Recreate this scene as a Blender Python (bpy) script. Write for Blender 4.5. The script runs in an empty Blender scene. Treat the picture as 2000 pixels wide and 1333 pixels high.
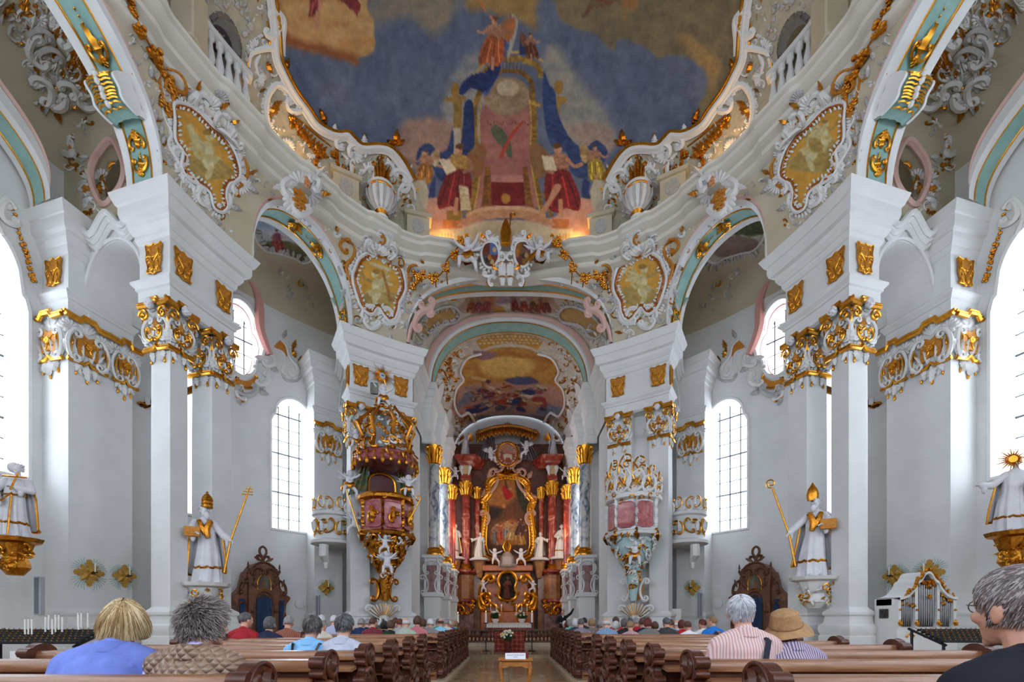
import bpy,bmesh,math,random
import numpy as np
from math import sin,cos,pi,sqrt,atan2,radians
from mathutils import Vector,Matrix
from mathutils.bvhtree import BVHTree
from mathutils.geometry import tessellate_polygon
random.seed(7)
SC=bpy.context.scene
COL=SC.collection
V=Vector
F,CX,CY,H=870.0,995.0,1210.0,1.30
UP=V((0,0,1))
def at(px,py,d):
 return V(((px-CX)*d/F,d,H+(CY-py)*d/F))
def lin(c):
 if isinstance(c,str):
  c=c.lstrip('#');c=[int(c[i:i+2],16)/255 for i in(0,2,4)]
 elif max(c)>1.01:
  c=[x/255 for x in c]
 return tuple(x/12.92 if x<=.04045 else((x+.055)/1.055)**2.4 for x in c)
MATS={}
def new_mat(name):
 m=bpy.data.materials.new(name);m.use_nodes=True
 nt=m.node_tree;b=nt.nodes['Principled BSDF']
 MATS[name]=m
 return m,nt,b
def node(nt,typ,**kw):
 n=nt.nodes.new(typ)
 for k,v in kw.items():
  if k.startswith('i_'):
   n.inputs[k[2:].replace('_',' ')].default_value=v
  else:
   setattr(n,k,v)
 return n
def coords(nt,scale=(1,1,1),kind='Object',rot=(0,0,0)):
 tc=node(nt,'ShaderNodeTexCoord');mp=node(nt,'ShaderNodeMapping')
 mp.inputs['Scale'].default_value=scale;mp.inputs['Rotation'].default_value=rot
 nt.links.new(tc.outputs[kind],mp.inputs['Vector'])
 return mp.outputs['Vector']
def ramp(nt,fac,stops,interp='LINEAR'):
 r=node(nt,'ShaderNodeValToRGB');r.color_ramp.interpolation=interp
 e=r.color_ramp.elements
 while len(e)<len(stops):e.new(.5)
 for el,(p,c)in zip(e,stops):
  el.position=p;el.color=(*lin(c),1)
 nt.links.new(fac,r.inputs['Fac'])
 return r.outputs['Color']
def noise(nt,vec,scale,detail=4,rough=.55,dist=0.0):
 n=node(nt,'ShaderNodeTexNoise');n.inputs['Scale'].default_value=scale
 n.inputs['Detail'].default_value=detail;n.inputs['Roughness'].default_value=rough
 n.inputs['Distortion'].default_value=dist
 nt.links.new(vec,n.inputs['Vector'])
 return n.outputs['Fac']
def bump(nt,b,fac,strength=.2,dist=.02):
 n=node(nt,'ShaderNodeBump');n.inputs['Strength'].default_value=strength;n.inputs['Distance'].default_value=dist
 nt.links.new(fac,n.inputs['Height']);nt.links.new(n.outputs['Normal'],b.inputs['Normal'])
def mat(name,c,rough=.6,metal=0.0,c2=None,scale=6.0,bmp=0.0,spec=None,stretch=(1,1,1),emit=0.0,lo=.35,hi=.65,detail=4,dist=0.0,bscale=None):
 if name in MATS:return MATS[name]
 m,nt,b=new_mat(name)
 b.inputs['Roughness'].default_value=rough;b.inputs['Metallic'].default_value=metal
 if spec is not None:b.inputs['Specular IOR Level'].default_value=spec
 b.inputs['Base Color'].default_value=(*lin(c),1)
 if c2 is not None or bmp:
  f=noise(nt,coords(nt,stretch),scale,detail,.6,dist)
  if c2 is not None:
   nt.links.new(ramp(nt,f,[(lo,c),(hi,c2)]),b.inputs['Base Color'])
  if bmp:
   if bscale:f=noise(nt,coords(nt,stretch),bscale,3)
   bump(nt,b,f,bmp)
 if emit:
  b.inputs['Emission Color'].default_value=(*lin(c),1);b.inputs['Emission Strength'].default_value=emit
 return m
def marble(name,stops,scale=1.6,rough=.18,dist=1.2):
 m,nt,b=new_mat(name)
 f=noise(nt,coords(nt),scale,8,.65,dist)
 nt.links.new(ramp(nt,f,stops),b.inputs['Base Color'])
 b.inputs['Roughness'].default_value=rough
 return m
def vmat(name='painted_fresco',rough=.8,nscale=5.0):
 m,nt,b=new_mat(name)
 a=node(nt,'ShaderNodeVertexColor');a.layer_name='Col'
 f=noise(nt,coords(nt),nscale,5,.65)
 mx=node(nt,'ShaderNodeMix');mx.data_type='RGBA';mx.blend_type='MULTIPLY';mx.inputs[0].default_value=1
 nt.links.new(a.outputs['Color'],mx.inputs[6]);nt.links.new(ramp(nt,f,[(.3,(215,215,215)),(.7,(255,255,255))]),mx.inputs[7])
 nt.links.new(mx.outputs[2],b.inputs['Base Color']);b.inputs['Roughness'].default_value=rough
 return m
def woodmat(name,c1,c2,c3,scale=(1,14,14),rough=.38,nscale=1.5):
 m,nt,b=new_mat(name)
 vec=coords(nt,scale)
 f=noise(nt,vec,nscale,6,.6,.8)
 nt.links.new(ramp(nt,f,[(.25,c1),(.5,c2),(.75,c3)]),b.inputs['Base Color'])
 b.inputs['Roughness'].default_value=rough
 bump(nt,b,f,.12,.01)
 return m
def stripemat(name,ca,cb,scale,axis='X',rough=.85,cc=None,checks=False,duty=.5):
 m,nt,b=new_mat(name)
 def wave(ax):
  w=node(nt,'ShaderNodeTexWave');w.wave_type='BANDS';w.bands_direction=ax
  w.inputs['Scale'].default_value=scale;w.inputs['Distortion'].default_value=.6;w.inputs['Detail'].default_value=1
  nt.links.new(coords(nt),w.inputs['Vector'])
  return ramp(nt,w.outputs['Color'],[(duty-.06,ca),(duty+.06,cb)])
 col=wave(axis)
 if checks:
  mx=node(nt,'ShaderNodeMix');mx.data_type='RGBA';mx.blend_type='MULTIPLY';mx.inputs[0].default_value=.8
  nt.links.new(col,mx.inputs[6]);nt.links.new(wave('Z'),mx.inputs[7]);col=mx.outputs[2]
 nt.links.new(col,b.inputs['Base Color']);b.inputs['Roughness'].default_value=rough
 return m
WHITE=mat('white_plaster',(218,217,214),.75,c2=(226,225,222),scale=1.3)
COVE=mat('cream_plaster',(190,178,150),.8,c2=(200,189,162),scale=1.2)
STUC=mat('white_stucco',(226,224,220),.6,bmp=.15,scale=30)
GREY=mat('grey_stucco',(176,172,170),.7,c2=(196,192,188),scale=9)
GOLD=mat('gold_leaf',(214,140,36),.34,1.0,c2=(236,172,64),scale=14,bmp=.12)
OCHRE=mat('ochre_gilt_panel',(206,140,44),.6,.15,c2=(180,108,26),scale=24,bmp=.35,bscale=40)
AGOLD=mat('antique_gold',(190,112,30),.36,1.0,c2=(226,160,60),scale=18,bmp=.15)
TEAL=mat('teal_stucco',(136,174,164),.75,c2=(152,188,178),scale=3)
PINK=mat('pink_stucco',(214,172,160),.75,c2=(222,184,172),scale=3)
SALMON=mat('salmon_stucco',(222,160,148),.7)
LEAD=mat('lead_bar',(62,64,68),.6)
BLACK=mat('black_iron',(22,22,24),.45)
STATUE=mat('statue_white',(214,211,214),.55,c2=(224,222,224),scale=5)
SKIN=mat('skin',(206,150,124),.5,c2=(214,160,134),scale=9)
CANDLE=mat('candle_wax',(238,236,226),.5)
FLAME=mat('candle_flame',(255,196,110),.5,emit=6)
GLASS=mat('daylit_leaded_glass',(250,251,255),.4)
STONE=mat('grey_stone',(128,124,118),.85,c2=(104,101,98),scale=4,bmp=.3)
DARK=mat('recess_shade',(60,55,50),.9)  # dark tone standing in for the shade inside openings
PANELW=mat('painted_grey_panel',(188,184,176),.8,c2=(164,160,154),scale=14)
RED=marble('red_marble',[(.28,(70,22,18)),(.42,(134,46,36)),(.55,(158,66,50)),(.68,(206,156,128)),(.8,(120,36,30))],1.5)
PINKM=marble('pink_marble',[(.3,(120,44,50)),(.5,(176,96,98)),(.7,(208,140,136))],2.2)
BLUEM=marble('grey_blue_marble',[(.3,(52,60,74)),(.43,(120,128,140)),(.52,(196,194,190)),(.7,(214,206,192)),(.85,(150,146,150))],1.3,dist=2.0)
MAUVE=marble('mauve_marble',[(.3,(92,60,64)),(.5,(140,100,100)),(.7,(172,136,130))],2)
TANM=marble('tan_marble',[(.3,(128,82,50)),(.5,(172,120,76)),(.7,(196,150,104))],1.6)
VCOL=vmat()
WOOD=woodmat('pew_oak',(62,34,20),(94,54,32),(126,78,48))
WOODT=woodmat('worn_pew_rail',(108,66,40),(146,98,64),(180,136,100),rough=.34)
WOODD=woodmat('dark_carved_oak_and_shade',(52,25,15),(84,42,24),(112,60,34),(6,6,6),.42)
WOODC=woodmat('confessional_wood',(80,44,26),(116,68,42),(146,92,58),(5,5,3),.5)
WOODL=woodmat('honey_wood',(150,88,36),(178,112,50),(204,142,74),(2,2,12))
class MB:
 def __init__(s):
  s.v=[];s.f=[];s.M=None
 def add(s,vs,fs):
  o=len(s.v)
  if s.M is not None:s.v+=[tuple(s.M@V(p))for p in vs]
  else:s.v+=[tuple(p)for p in vs]
  s.f+=[tuple(i+o for i in f)for f in fs]
  return s
 def box(s,lo,hi):
  x0,y0,z0=lo;x1,y1,z1=hi
  return s.add([(x0,y0,z0),(x1,y0,z0),(x1,y1,z0),(x0,y1,z0),(x0,y0,z1),(x1,y0,z1),(x1,y1,z1),(x0,y1,z1)],[(0,3,2,1),(4,5,6,7),(0,1,5,4),(1,2,6,5),(2,3,7,6),(3,0,4,7)])
 def cbox(s,c,sz,b=0.0):
  c=V(c);h=[x/2 for x in sz]
  if b<=0:return s.box([c[i]-h[i]for i in range(3)],[c[i]+h[i]for i in range(3)])
  rings=[]
  for z,o in((-h[2],b),(-h[2]+b,0),(h[2]-b,0),(h[2],b)):
   x,y=h[0]-o,h[1]-o
   rings.append([c+V((sx*a,sy*bb,z))for sx,sy,a,bb in((-1,-1,x-b,y),(1,-1,x-b,y),(1,-1,x,y-b),(1,1,x,y-b),(1,1,x-b,y),(-1,1,x-b,y),(-1,1,x,y-b),(-1,-1,x,y-b))])
  return s.loft(rings)
 def loft(s,rings,closed=True,cap=True):
  n=len(rings[0]);vs=[p for r in rings for p in r];fs=[]
  for k in range(len(rings)-1):
   for i in range(n if closed else n-1):
    j=(i+1)%n
    fs.append((k*n+i,k*n+j,(k+1)*n+j,(k+1)*n+i))
  if cap and closed:
   fs.append(tuple(range(n-1,-1,-1)));fs.append(tuple((len(rings)-1)*n+i for i in range(n)))
  return s.add(vs,fs)
 def tube(s,pts,r,n=6,cap=True,flat=1.0,nrm=None):
  pts=[V(p)for p in pts];m=len(pts)
  if m<2:return s
  rr=r if isinstance(r,(list,tuple))else[r]*m
  tang=[(pts[min(i+1,m-1)]-pts[max(i-1,0)]).normalized()for i in range(m)]
  t0=tang[0]
  u=(V(nrm)if nrm is not None else(UP if abs(t0.z)<.9 else V((1,0,0))))
  rings=[]
  for i in range(m):
   t=tang[i];u=u-t*u.dot(t)
   if u.length<1e-6:u=t.orthogonal()
   u.normalize();w=t.cross(u)
   rings.append([pts[i]+u*(cos(2*pi*k/n)*rr[i]*flat)+w*(sin(2*pi*k/n)*rr[i])for k in range(n)])
  return s.loft(rings,True,cap)
 def ell(s,c,r,n=8,m=5,rot=None):
  c=V(c);r=(r,r,r)if isinstance(r,(int,float))else r
  vs=[V((0,0,r[2]))];fs=[]
  for j in range(1,m):
   a=pi*j/m
   for i in range(n):
    b=2*pi*i/n
    vs.append(V((r[0]*sin(a)*cos(b),r[1]*sin(a)*sin(b),r[2]*cos(a))))
  vs.append(V((0,0,-r[2])))
  for i in range(n):
   fs.append((0,1+i,1+(i+1)%n));e=len(vs)-1
   fs.append((e,e-n+(i+1)%n,e-n+i))
  for j in range(m-2):
   for i in range(n):
    a=1+j*n+i;b=1+j*n+(i+1)%n
    fs.append((a,a+n,b+n,b))
  if rot is not None:vs=[rot@p for p in vs]
  return s.add([c+p for p in vs],fs)
 def lathe(s,prof,c=(0,0,0),n=16,axis=None,sx=1.0,sy=1.0):
  c=V(c)
  Q=axis if axis is not None else Matrix.Identity(3)
  rings=[[c+Q@V((r*cos(2*pi*k/n)*sx,r*sin(2*pi*k/n)*sy,z))for k in range(n)]for r,z in prof]
  return s.loft(rings)
 def prism(s,poly,off):
  poly=[V(p)for p in poly];off=V(off);n=len(poly)
  tri=tessellate_polygon([poly])
  vs=poly+[p+off for p in poly]
  fs=[tuple(t)for t in tri]+[tuple(i+n for i in reversed(t))for t in tri]
  fs+=[(i,(i+1)%n,n+(i+1)%n,n+i)for i in range(n)]
  return s.add(vs,fs)
 def grid(s,fn,nu,nv):
  vs=[fn(i/nu,j/nv)for j in range(nv+1)for i in range(nu+1)]
  fs=[(j*(nu+1)+i,j*(nu+1)+i+1,(j+1)*(nu+1)+i+1,(j+1)*(nu+1)+i)for j in range(nv)for i in range(nu)]
  return s.add(vs,fs)
 def otube(s,pts,r,n=6,nrm=None):
  run=[pts[0]];rr=[r[0]]
  for a,b,k in zip(pts,pts[1:],r[1:]):
   if(b-a).length>max(.5,k*14):
    if len(run)>2:s.tube(run,rr,n,nrm=nrm)
    run,rr=[],[]
   run.append(b);rr.append(k)
  if len(run)>2 or(len(run)==2 and len(pts)<4):s.tube(run,rr,n,nrm=nrm)
  return s
 def build(s,name,m,parent=None,smooth=35,fix=True):
  me=bpy.data.meshes.new(name)
  base=parent_loc(parent)
  vs=[(p[0]-base[0],p[1]-base[1],p[2]-base[2])for p in s.v]if base is not None else s.v
  me.from_pydata(vs,[],s.f);me.update()
  if fix:
   bm=bmesh.new();bm.from_mesh(me)
   bmesh.ops.recalc_face_normals(bm,faces=bm.faces);bm.to_mesh(me);bm.free()
  for x in(m if isinstance(m,(list,tuple))else[m]):me.materials.append(x)
  if smooth:
   me.polygons.foreach_set('use_smooth',[True]*len(me.polygons))
   if smooth<179:
    try:me.set_sharp_from_angle(angle=radians(smooth))
    except Exception:pass
  o=bpy.data.objects.new(name,me);COL.objects.link(o)
  if parent is not None:o.parent=parent
  return o
WL={}
def parent_loc(p):
 if p is None:return None
 t=V((0,0,0))
 while p is not None:
  t=t+p.location;p=p.parent
 return t
def thing(name,label,cat,loc=(0,0,0),group=None):
 o=bpy.data.objects.new(name,None);COL.objects.link(o);o.empty_display_size=.1
 o.location=loc
 return tag(o,label,cat,group)
def tag(o,label=None,cat=None,group=None,kind=None):
 if label:o['label']=label
 if cat:o['category']=cat
 if group:o['group']=group
 if kind:o['kind']=kind
 return o
def struct(name,mb,m,parent=None,**k):
 o=mb.build(name,m,parent,**k)
 if parent is None:o['kind']='structure'
 return o
def copy_tree(o,parent=None):
 c=o.copy();COL.objects.link(c);c.parent=parent
 for ch in list(o.children):copy_tree(ch,c)
 return c
def mirror_tree(o,label=None,parent=None):
 c=o.copy();COL.objects.link(c);c.parent=parent
 c.location=(-o.location.x,o.location.y,o.location.z)
 if o.type=='MESH':
  me=o.data.copy();n=len(me.vertices);a=np.empty(n*3,'f')
  me.vertices.foreach_get('co',a);a[0::3]*=-1;me.vertices.foreach_set('co',a)
  me.flip_normals();me.update();c.data=me
 if label:c['label']=label
 for ch in list(o.children):mirror_tree(ch,None,c)
 return c
class Surf:
 def __init__(s,vs,fs):
  s.t=BVHTree.FromPolygons([tuple(p)for p in vs],fs);s.cache={};s.off=0.0
 def hit(s,px,py):
  k=(round(px*2),round(py*2))
  if k not in s.cache:
   d=V(((px-CX)/F,1,(CY-py)/F)).normalized();o=V((0,0,H))
   h=s.t.ray_cast(o,d)
   if h[0]is None:
    n=s.t.find_nearest(o+d*14)
    s.cache[k]=(n[0],n[1]if n[1].dot(d)<0 else-n[1])
   else:
    s.cache[k]=(h[0],h[1]if h[1].dot(d)<0 else-h[1])
  return s.cache[k]
 def __call__(s,px,py,h=0.0):
  p,n=s.hit(px,py)
  return p+n*(h+s.off)
 def pm(s,px,py):
  return s.hit(px,py)[0].y/F
class Plane:
 def __init__(s,o,u,v,k=1.0):
  s.o=V(o);s.u=V(u).normalized();s.v=V(v).normalized();s.n=s.u.cross(s.v);s.k=k
 def __call__(s,x,y,h=0.0):
  return s.o+s.u*(x*s.k)+s.v*(y*s.k)+s.n*h
 def hit(s,x,y):return(s(x,y),s.n)
 def pm(s,x,y):return s.k
def bez(p0,p1,p2,n=10):
 return[((1-t)**2*p0[0]+2*t*(1-t)*p1[0]+t*t*p2[0],(1-t)**2*p0[1]+2*t*(1-t)*p1[1]+t*t*p2[1])for t in[i/n for i in range(n+1)]]
def crom(pts,n=5,closed=False):
 P=list(pts);out=[]
 m=len(P)
 for i in range(m if closed else m-1):
  if closed:a,b,c,d=P[(i-1)%m],P[i],P[(i+1)%m],P[(i+2)%m]
  else:a,b,c,d=P[max(i-1,0)],P[i],P[i+1],P[min(i+2,m-1)]
  for k in range(n):
   t=k/n
   out.append(tuple(.5*((2*b[j])+(-a[j]+c[j])*t+(2*a[j]-5*b[j]+4*c[j]-d[j])*t*t+(-a[j]+3*b[j]-3*c[j]+d[j])*t**3)for j in(0,1)))
 if not closed:out.append(P[-1])
 return out
def line(mb,S,pts,w,h=None,n=6,taper=False,lift=0.0):
 m=len(pts);out=[];rr=[]
 for i,(x,y)in enumerate(pts):
  k=S.pm(x,y);t=i/(m-1)
  r=w*k*((.35+.65*sin(pi*min(max(t,.06),.94)))if taper else 1)
  out.append(S(x,y,lift+r*.35));rr.append(r)
 mb.otube(out,rr,n,nrm=S.hit(*pts[0])[1])
def scroll(mb,S,p0,p1,bend,w,curl=1.0,both=True,n=5,turns=1.15,lift=0.0):
 dx,dy=p1[0]-p0[0],p1[1]-p0[1];L=sqrt(dx*dx+dy*dy)or 1
 c=((p0[0]+p1[0])/2-dy*bend*1.6,(p0[1]+p1[1])/2+dx*bend*1.6)
 mid=bez(p0,c,p1,9)
 sg=1 if bend>0 else-1
 R=L*.17*curl
 def spiral(end,prev,s):
  a0=atan2(end[1]-prev[1],end[0]-prev[0]);out=[]
  ctr=(end[0]-sin(a0)*R*-s,end[1]+cos(a0)*R*-s);b0=atan2(end[1]-ctr[1],end[0]-ctr[0])
  for i in range(1,10):
   t=i/9;r=R*(1-.8*t);b=b0-s*t*2*pi*turns
   out.append((ctr[0]+cos(b)*r,ctr[1]+sin(b)*r))
  return out
 pts=mid+spiral(mid[-1],mid[-2],sg)
 if both:pts=list(reversed(spiral(mid[0],mid[1],-sg)))+pts
 m=len(pts)
 line_t=[]
 rr=[]
 for i,(x,y)in enumerate(pts):
  t=i/(m-1);k=S.pm(x,y)
  r=w*k*(.45+.55*sin(pi*t))
  line_t.append(S(x,y,lift+r*.5));rr.append(r)
 mb.otube(line_t,rr,n,nrm=S.hit(*p0)[1])
 return pts[0],pts[-1]
def leaf(mb,S,p,ang,L,W,lift=0.02,curl=.25):
 ca,sa=cos(ang),sin(ang);k=S.pm(*p)
 prof=[(0,.18),(.12,.5),(.2,.34),(.34,.95),(.44,.6),(.58,.85),(.68,.45),(.82,.5),(.9,.25),(1,.02)]
 vs=[]
 for t,w in prof:
  x=p[0]+ca*L*t;y=p[1]+sa*L*t;hh=(lift/k)*k+L*k*(.10*sin(pi*t)+curl*t*t*.5)
  e=W*w
  vs+=[S(x+sa*e,y-ca*e,hh*.35),S(x,y,hh+L*k*.06),S(x-sa*e,y+ca*e,hh*.35)]
 fs=[]
 if max((vs[i]-vs[1]).length for i in range(len(vs)))>max(1.0,2.6*L*k):return
 for i in range(len(prof)-1):
  a=i*3
  fs+=[(a,a+1,a+4,a+3),(a+1,a+2,a+5,a+4)]
 mb.add(vs,fs)
def drop(mb,S,p,ang,L,W,lift=0.0,n=6):
 ca,sa=cos(ang),sin(ang);k=S.pm(*p);pts=[];rr=[]
 for t,w in((0,.2),(.3,.7),(.65,1),(.9,.7),(1,.12)):
  pts.append(S(p[0]+ca*L*t,p[1]+sa*L*t,lift+W*k*.4));rr.append(W*w*k)
 if(pts[-1]-pts[0]).length<max(.6,L*k*2.2):mb.tube(pts,rr,n,nrm=S.hit(*p)[1])
def shell(mb,S,p,ang,R,spread=2.2,n=7,r0=.2,wf=.42):
 for i in range(n):
  a=ang+spread*(i/(n-1)-.5)
  q=(p[0]+cos(a)*R*r0,p[1]+sin(a)*R*r0)
  drop(mb,S,q,a,R*(1-r0)*(1-.15*abs(i/(n-1)-.5)),R*spread/n*wf)
def fringe(mb,S,pts,L,W,side=1,step=2,lift=0.0,jit=.25):
 for i in range(0,len(pts)-1,step):
  a=atan2(pts[i+1][1]-pts[i][1],pts[i+1][0]-pts[i][0])+side*pi/2+random.uniform(-jit,jit)
  drop(mb,S,pts[i],a,L*random.uniform(.75,1.25),W,lift)
def rosette(mb,S,p,R,n=5,lift=0.0):
 k=S.pm(*p)
 for i in range(n):
  a=2*pi*i/n+random.random()
  mb.ell(S(p[0]+cos(a)*R*.55,p[1]+sin(a)*R*.55,lift+R*k*.35),(R*k*.5,R*k*.5,R*k*.42),6,4)
 mb.ell(S(p[0],p[1],lift+R*k*.6),R*k*.4,6,4)
def garland(mb,S,pts,R,step=1,lift=0.0):
 for i in range(0,len(pts),step):
  rosette(mb,S,(pts[i][0]+random.uniform(-R,R)*.3,pts[i][1]+random.uniform(-R,R)*.3),R*random.uniform(.7,1.15),4,lift)
def inside(p,poly):
 x,y=p;c=False;j=len(poly)-1
 for i in range(len(poly)):
  xi,yi=poly[i];xj,yj=poly[j]
  if(yi>y)!=(yj>y)and x<(xj-xi)*(y-yi)/(yj-yi+1e-12)+xi:c=not c
  j=i
 return c
def cum(pts,d):
 out=[pts[0]];acc=0
 for a,b in zip(pts,pts[1:]):
  L=sqrt((b[0]-a[0])**2+(b[1]-a[1])**2)
  while L>0 and acc+L>=d:
   t=(d-acc)/L;a=(a[0]+(b[0]-a[0])*t,a[1]+(b[1]-a[1])*t);out.append(a)
   L=sqrt((b[0]-a[0])**2+(b[1]-a[1])**2);acc=0
  acc+=L
 return out
def vnoise(x,y,seed=0):
 xi=np.floor(x).astype(np.int64);yi=np.floor(y).astype(np.int64);xf=x-xi;yf=y-yi
 u=xf*xf*(3-2*xf);v=yf*yf*(3-2*yf)
 def h(a,b):
  n=(a*374761393+b*668265263+seed*974711)&0x7fffffff
  n=((n^(n>>13))*1274126177)&0x7fffffff
  return((n^(n>>16))&0xffff)/65535.0
 return(h(xi,yi)*(1-u)+h(xi+1,yi)*u)*(1-v)+(h(xi,yi+1)*(1-u)+h(xi+1,yi+1)*u)*v
def fbm(x,y,seed=0,oct=4):
 s=0;a=.5;t=0
 for i in range(oct):
  s=s+a*vnoise(x,y,seed+i*17);t+=a;a*=.55;x=x*2.03;y=y*2.03
 return s/t
def sdist(X,Y,poly):
 d=np.full(X.shape,1e9);c=np.zeros(X.shape,bool);n=len(poly)
 for i in range(n):
  ax,ay=poly[i];bx,by=poly[(i+1)%n]
  ex,ey=bx-ax,by-ay;L=ex*ex+ey*ey+1e-9
  t=np.clip(((X-ax)*ex+(Y-ay)*ey)/L,0,1)
  d=np.minimum(d,(X-ax-ex*t)**2+(Y-ay-ey*t)**2)
  if abs(ey)>1e-9:
   c^=((ay>Y)!=(by>Y))&(X<ex*(Y-ay)/ey+ax)
 d=np.sqrt(d)
 return np.where(c,d,-d)
def paint(X,Y,base,shapes,seed=3):
 C=np.empty(X.shape+(3,));C[:]=base if not callable(base)else base(X,Y)
 for i,sh in enumerate(shapes):
  poly,col,soft,warp=sh[:4]
  if len(poly)>4 and len(poly)<60 and soft>1.1 or warp>=2:poly=crom(poly,4,True)
  xs=[p[0]for p in poly];ys=[p[1]for p in poly];mg=soft*2+warp+2
  sel=np.where((X>min(xs)-mg)&(X<max(xs)+mg)&(Y>min(ys)-mg)&(Y<max(ys)+mg))
  if len(sel[0])==0:continue
  x=X[sel];y=Y[sel]
  if warp:
   sc=max(warp*2.5,3)
   wx=x+(fbm(x/sc,y/sc,seed+i*5)-.5)*2*warp;wy=y+(fbm(x/sc,y/sc,seed+i*5+99)-.5)*2*warp
  else:wx,wy=x,y
  a=np.clip(sdist(wx,wy,poly)/max(soft,.3)+.5,0,1)[...,None]
  c1=np.array(col,float)
  if len(sh)>4:
   sc=sh[5]if len(sh)>5 else 14
   f=np.clip((fbm(x/sc,y/sc*1.6,seed+i)-.3)/.4,0,1)[...,None]
   cc=c1*(1-f)+np.array(sh[4],float)*f
  else:
   cc=c1*(1+.22*(fbm(x/7,y/7,seed+i*3)[...,None]-.5))
  C[sel]=C[sel]*(1-a)+cc*a
 return C
def set_cols(me,C):
 c=np.clip(C/255.0,0,1);l=np.where(c<=.04045,c/12.92,((c+.055)/1.055)**2.4)
 at_=me.color_attributes.new('Col','FLOAT_COLOR','POINT')
 at_.data.foreach_set('color',np.concatenate([l,np.ones((len(l),1))],1).astype('f').ravel())
def panel(name,S,poly,shapes,base,parent,step=2.0,lift=.03,seed=3,m=None):
 xs=[p[0]for p in poly];ys=[p[1]for p in poly]
 nx=int((max(xs)-min(xs))/step)+2;ny=int((max(ys)-min(ys))/step)+2
 gx=min(xs)+(np.arange(nx+1)-.5)*step;gy=min(ys)+(np.arange(ny+1)-.5)*step
 X,Y=np.meshgrid(gx,gy);D=sdist(X,Y,poly)
 keep=D>-step*.8
 idx=-np.ones(X.shape,int);vs=[];xy=[]
 fs=[]
 for j in range(ny):
  for i in range(nx):
   q=((j,i),(j,i+1),(j+1,i+1),(j+1,i))
   if all(keep[a]for a in q):
    f=[]
    for a in q:
     if idx[a]<0:
      idx[a]=len(vs);vs.append(S(X[a],Y[a],lift));xy.append((X[a],Y[a]))
     f.append(idx[a])
    fs.append(tuple(f))
 mb=MB();mb.add(vs,fs)
 o=mb.build(name,m or VCOL,parent,fix=False,smooth=179)
 xy=np.array(xy)
 set_cols(o.data,paint(xy[:,0],xy[:,1],base,shapes,seed))
 return o
# ================================================================ THE ROOM
OA,OB,YC=11.8,14.0,6.0
def wpt(phi,z,a=OA,b=OB,out=0.0):
 x,y=-a*sin(phi),b*cos(phi)
 n=V((x/(a*a),y/(b*b),0)).normalized()
 return V((x,YC+y,z))+n*out
def phi_px(px,a=OA,b=OB):
 lo,hi=-pi*.75,pi*.75
 k=(px-CX)/F
 best=None
 for i in range(4000):
  ph=lo+(hi-lo)*i/4000
  p=wpt(ph,0,a,b)
  if p.y>1:
   e=abs(p.x/p.y-k)
   if best is None or e<best[0]:best=(e,ph)
 return best[1]
def z_px(py,d):return H+(CY-py)*d/F
WTOP=12.4
LEFTWIN=[]
def win_px(x0,x1):return(phi_px(x1),phi_px(x0))
W_NEAR=win_px(-120,54);W_BAY=win_px(338,383);W_UP=win_px(424,512);W_FAR=win_px(531,616)
W_BACK=[(1.72,1.94),(2.1,2.34),(2.5,2.72),(2.85,3.05)]
SPECS=[(*W_FAR,'tall'),(*W_UP,'lobed'),(*W_BAY,'tall'),(*W_NEAR,'big')]+[(a,b,'big')for a,b in W_BACK]
def hole(kind,u):
 if kind=='lobed':
  c=10.75
  w=abs(u)
  if w<.62:hi=c+.62+.62*sqrt(max(0,1-(w/.64)**2))
  else:hi=c+.52*sqrt(max(0,1-((w-.52)/.48)**2))
  lo=c-(hi-c)*.96
  return lo,hi
 sill,top=(4.55,9.35)
 if kind=='big':sill,top=4.6,9.95
 w=abs(u)
 r=.95 if kind=='tall' else 1.5
 if w>.8:hi=top-r+.22*r*sqrt(max(0,1-((w-.8)/.2)**2))-.02
 else:hi=top-r*.8+r*.8*sqrt(max(0,1-(w/.84)**2))
 return sill,max(hi,sill+.1)
def wall_mesh(sign):
 mb=MB();segs=[];ph=0.305
 specs=sorted(SPECS)
 for a,b,k in specs:
  segs.append((ph,a,None));segs.append((a,b,k));ph=b
 segs.append((ph,pi,None))
 def P(ph,z):p=wpt(ph,z);return V((p.x*sign,p.y,p.z))
 for a,b,k in segs:
  n=max(2,int(abs(b-a)/.035))if k is None else 28
  for i in range(n):
   p0,p1=a+(b-a)*i/n,a+(b-a)*(i+1)/n
   if k is None:zz=[((0,WTOP),(0,WTOP))]
   else:
    h0=hole(k,-1+2*i/n);h1=hole(k,-1+2*(i+1)/n)
    zz=[((0,h0[0]),(0,h1[0])),((h0[1],WTOP),(h1[1],WTOP))]
   for(z0,z1),(z2,z3)in zz:
    mb.add([P(p0,z0),P(p1,z2),P(p1,z3),P(p0,z1)],[(0,1,2,3)])
 return mb
wl=wall_mesh(1);wr=wall_mesh(-1)
struct('wall_left',wl,WHITE,smooth=30);struct('wall_right',wr,WHITE,smooth=30)
S_WALL=Surf(wl.v+wr.v,wl.f+[tuple(i+len(wl.v)for i in f)for f in wr.f])
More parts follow.
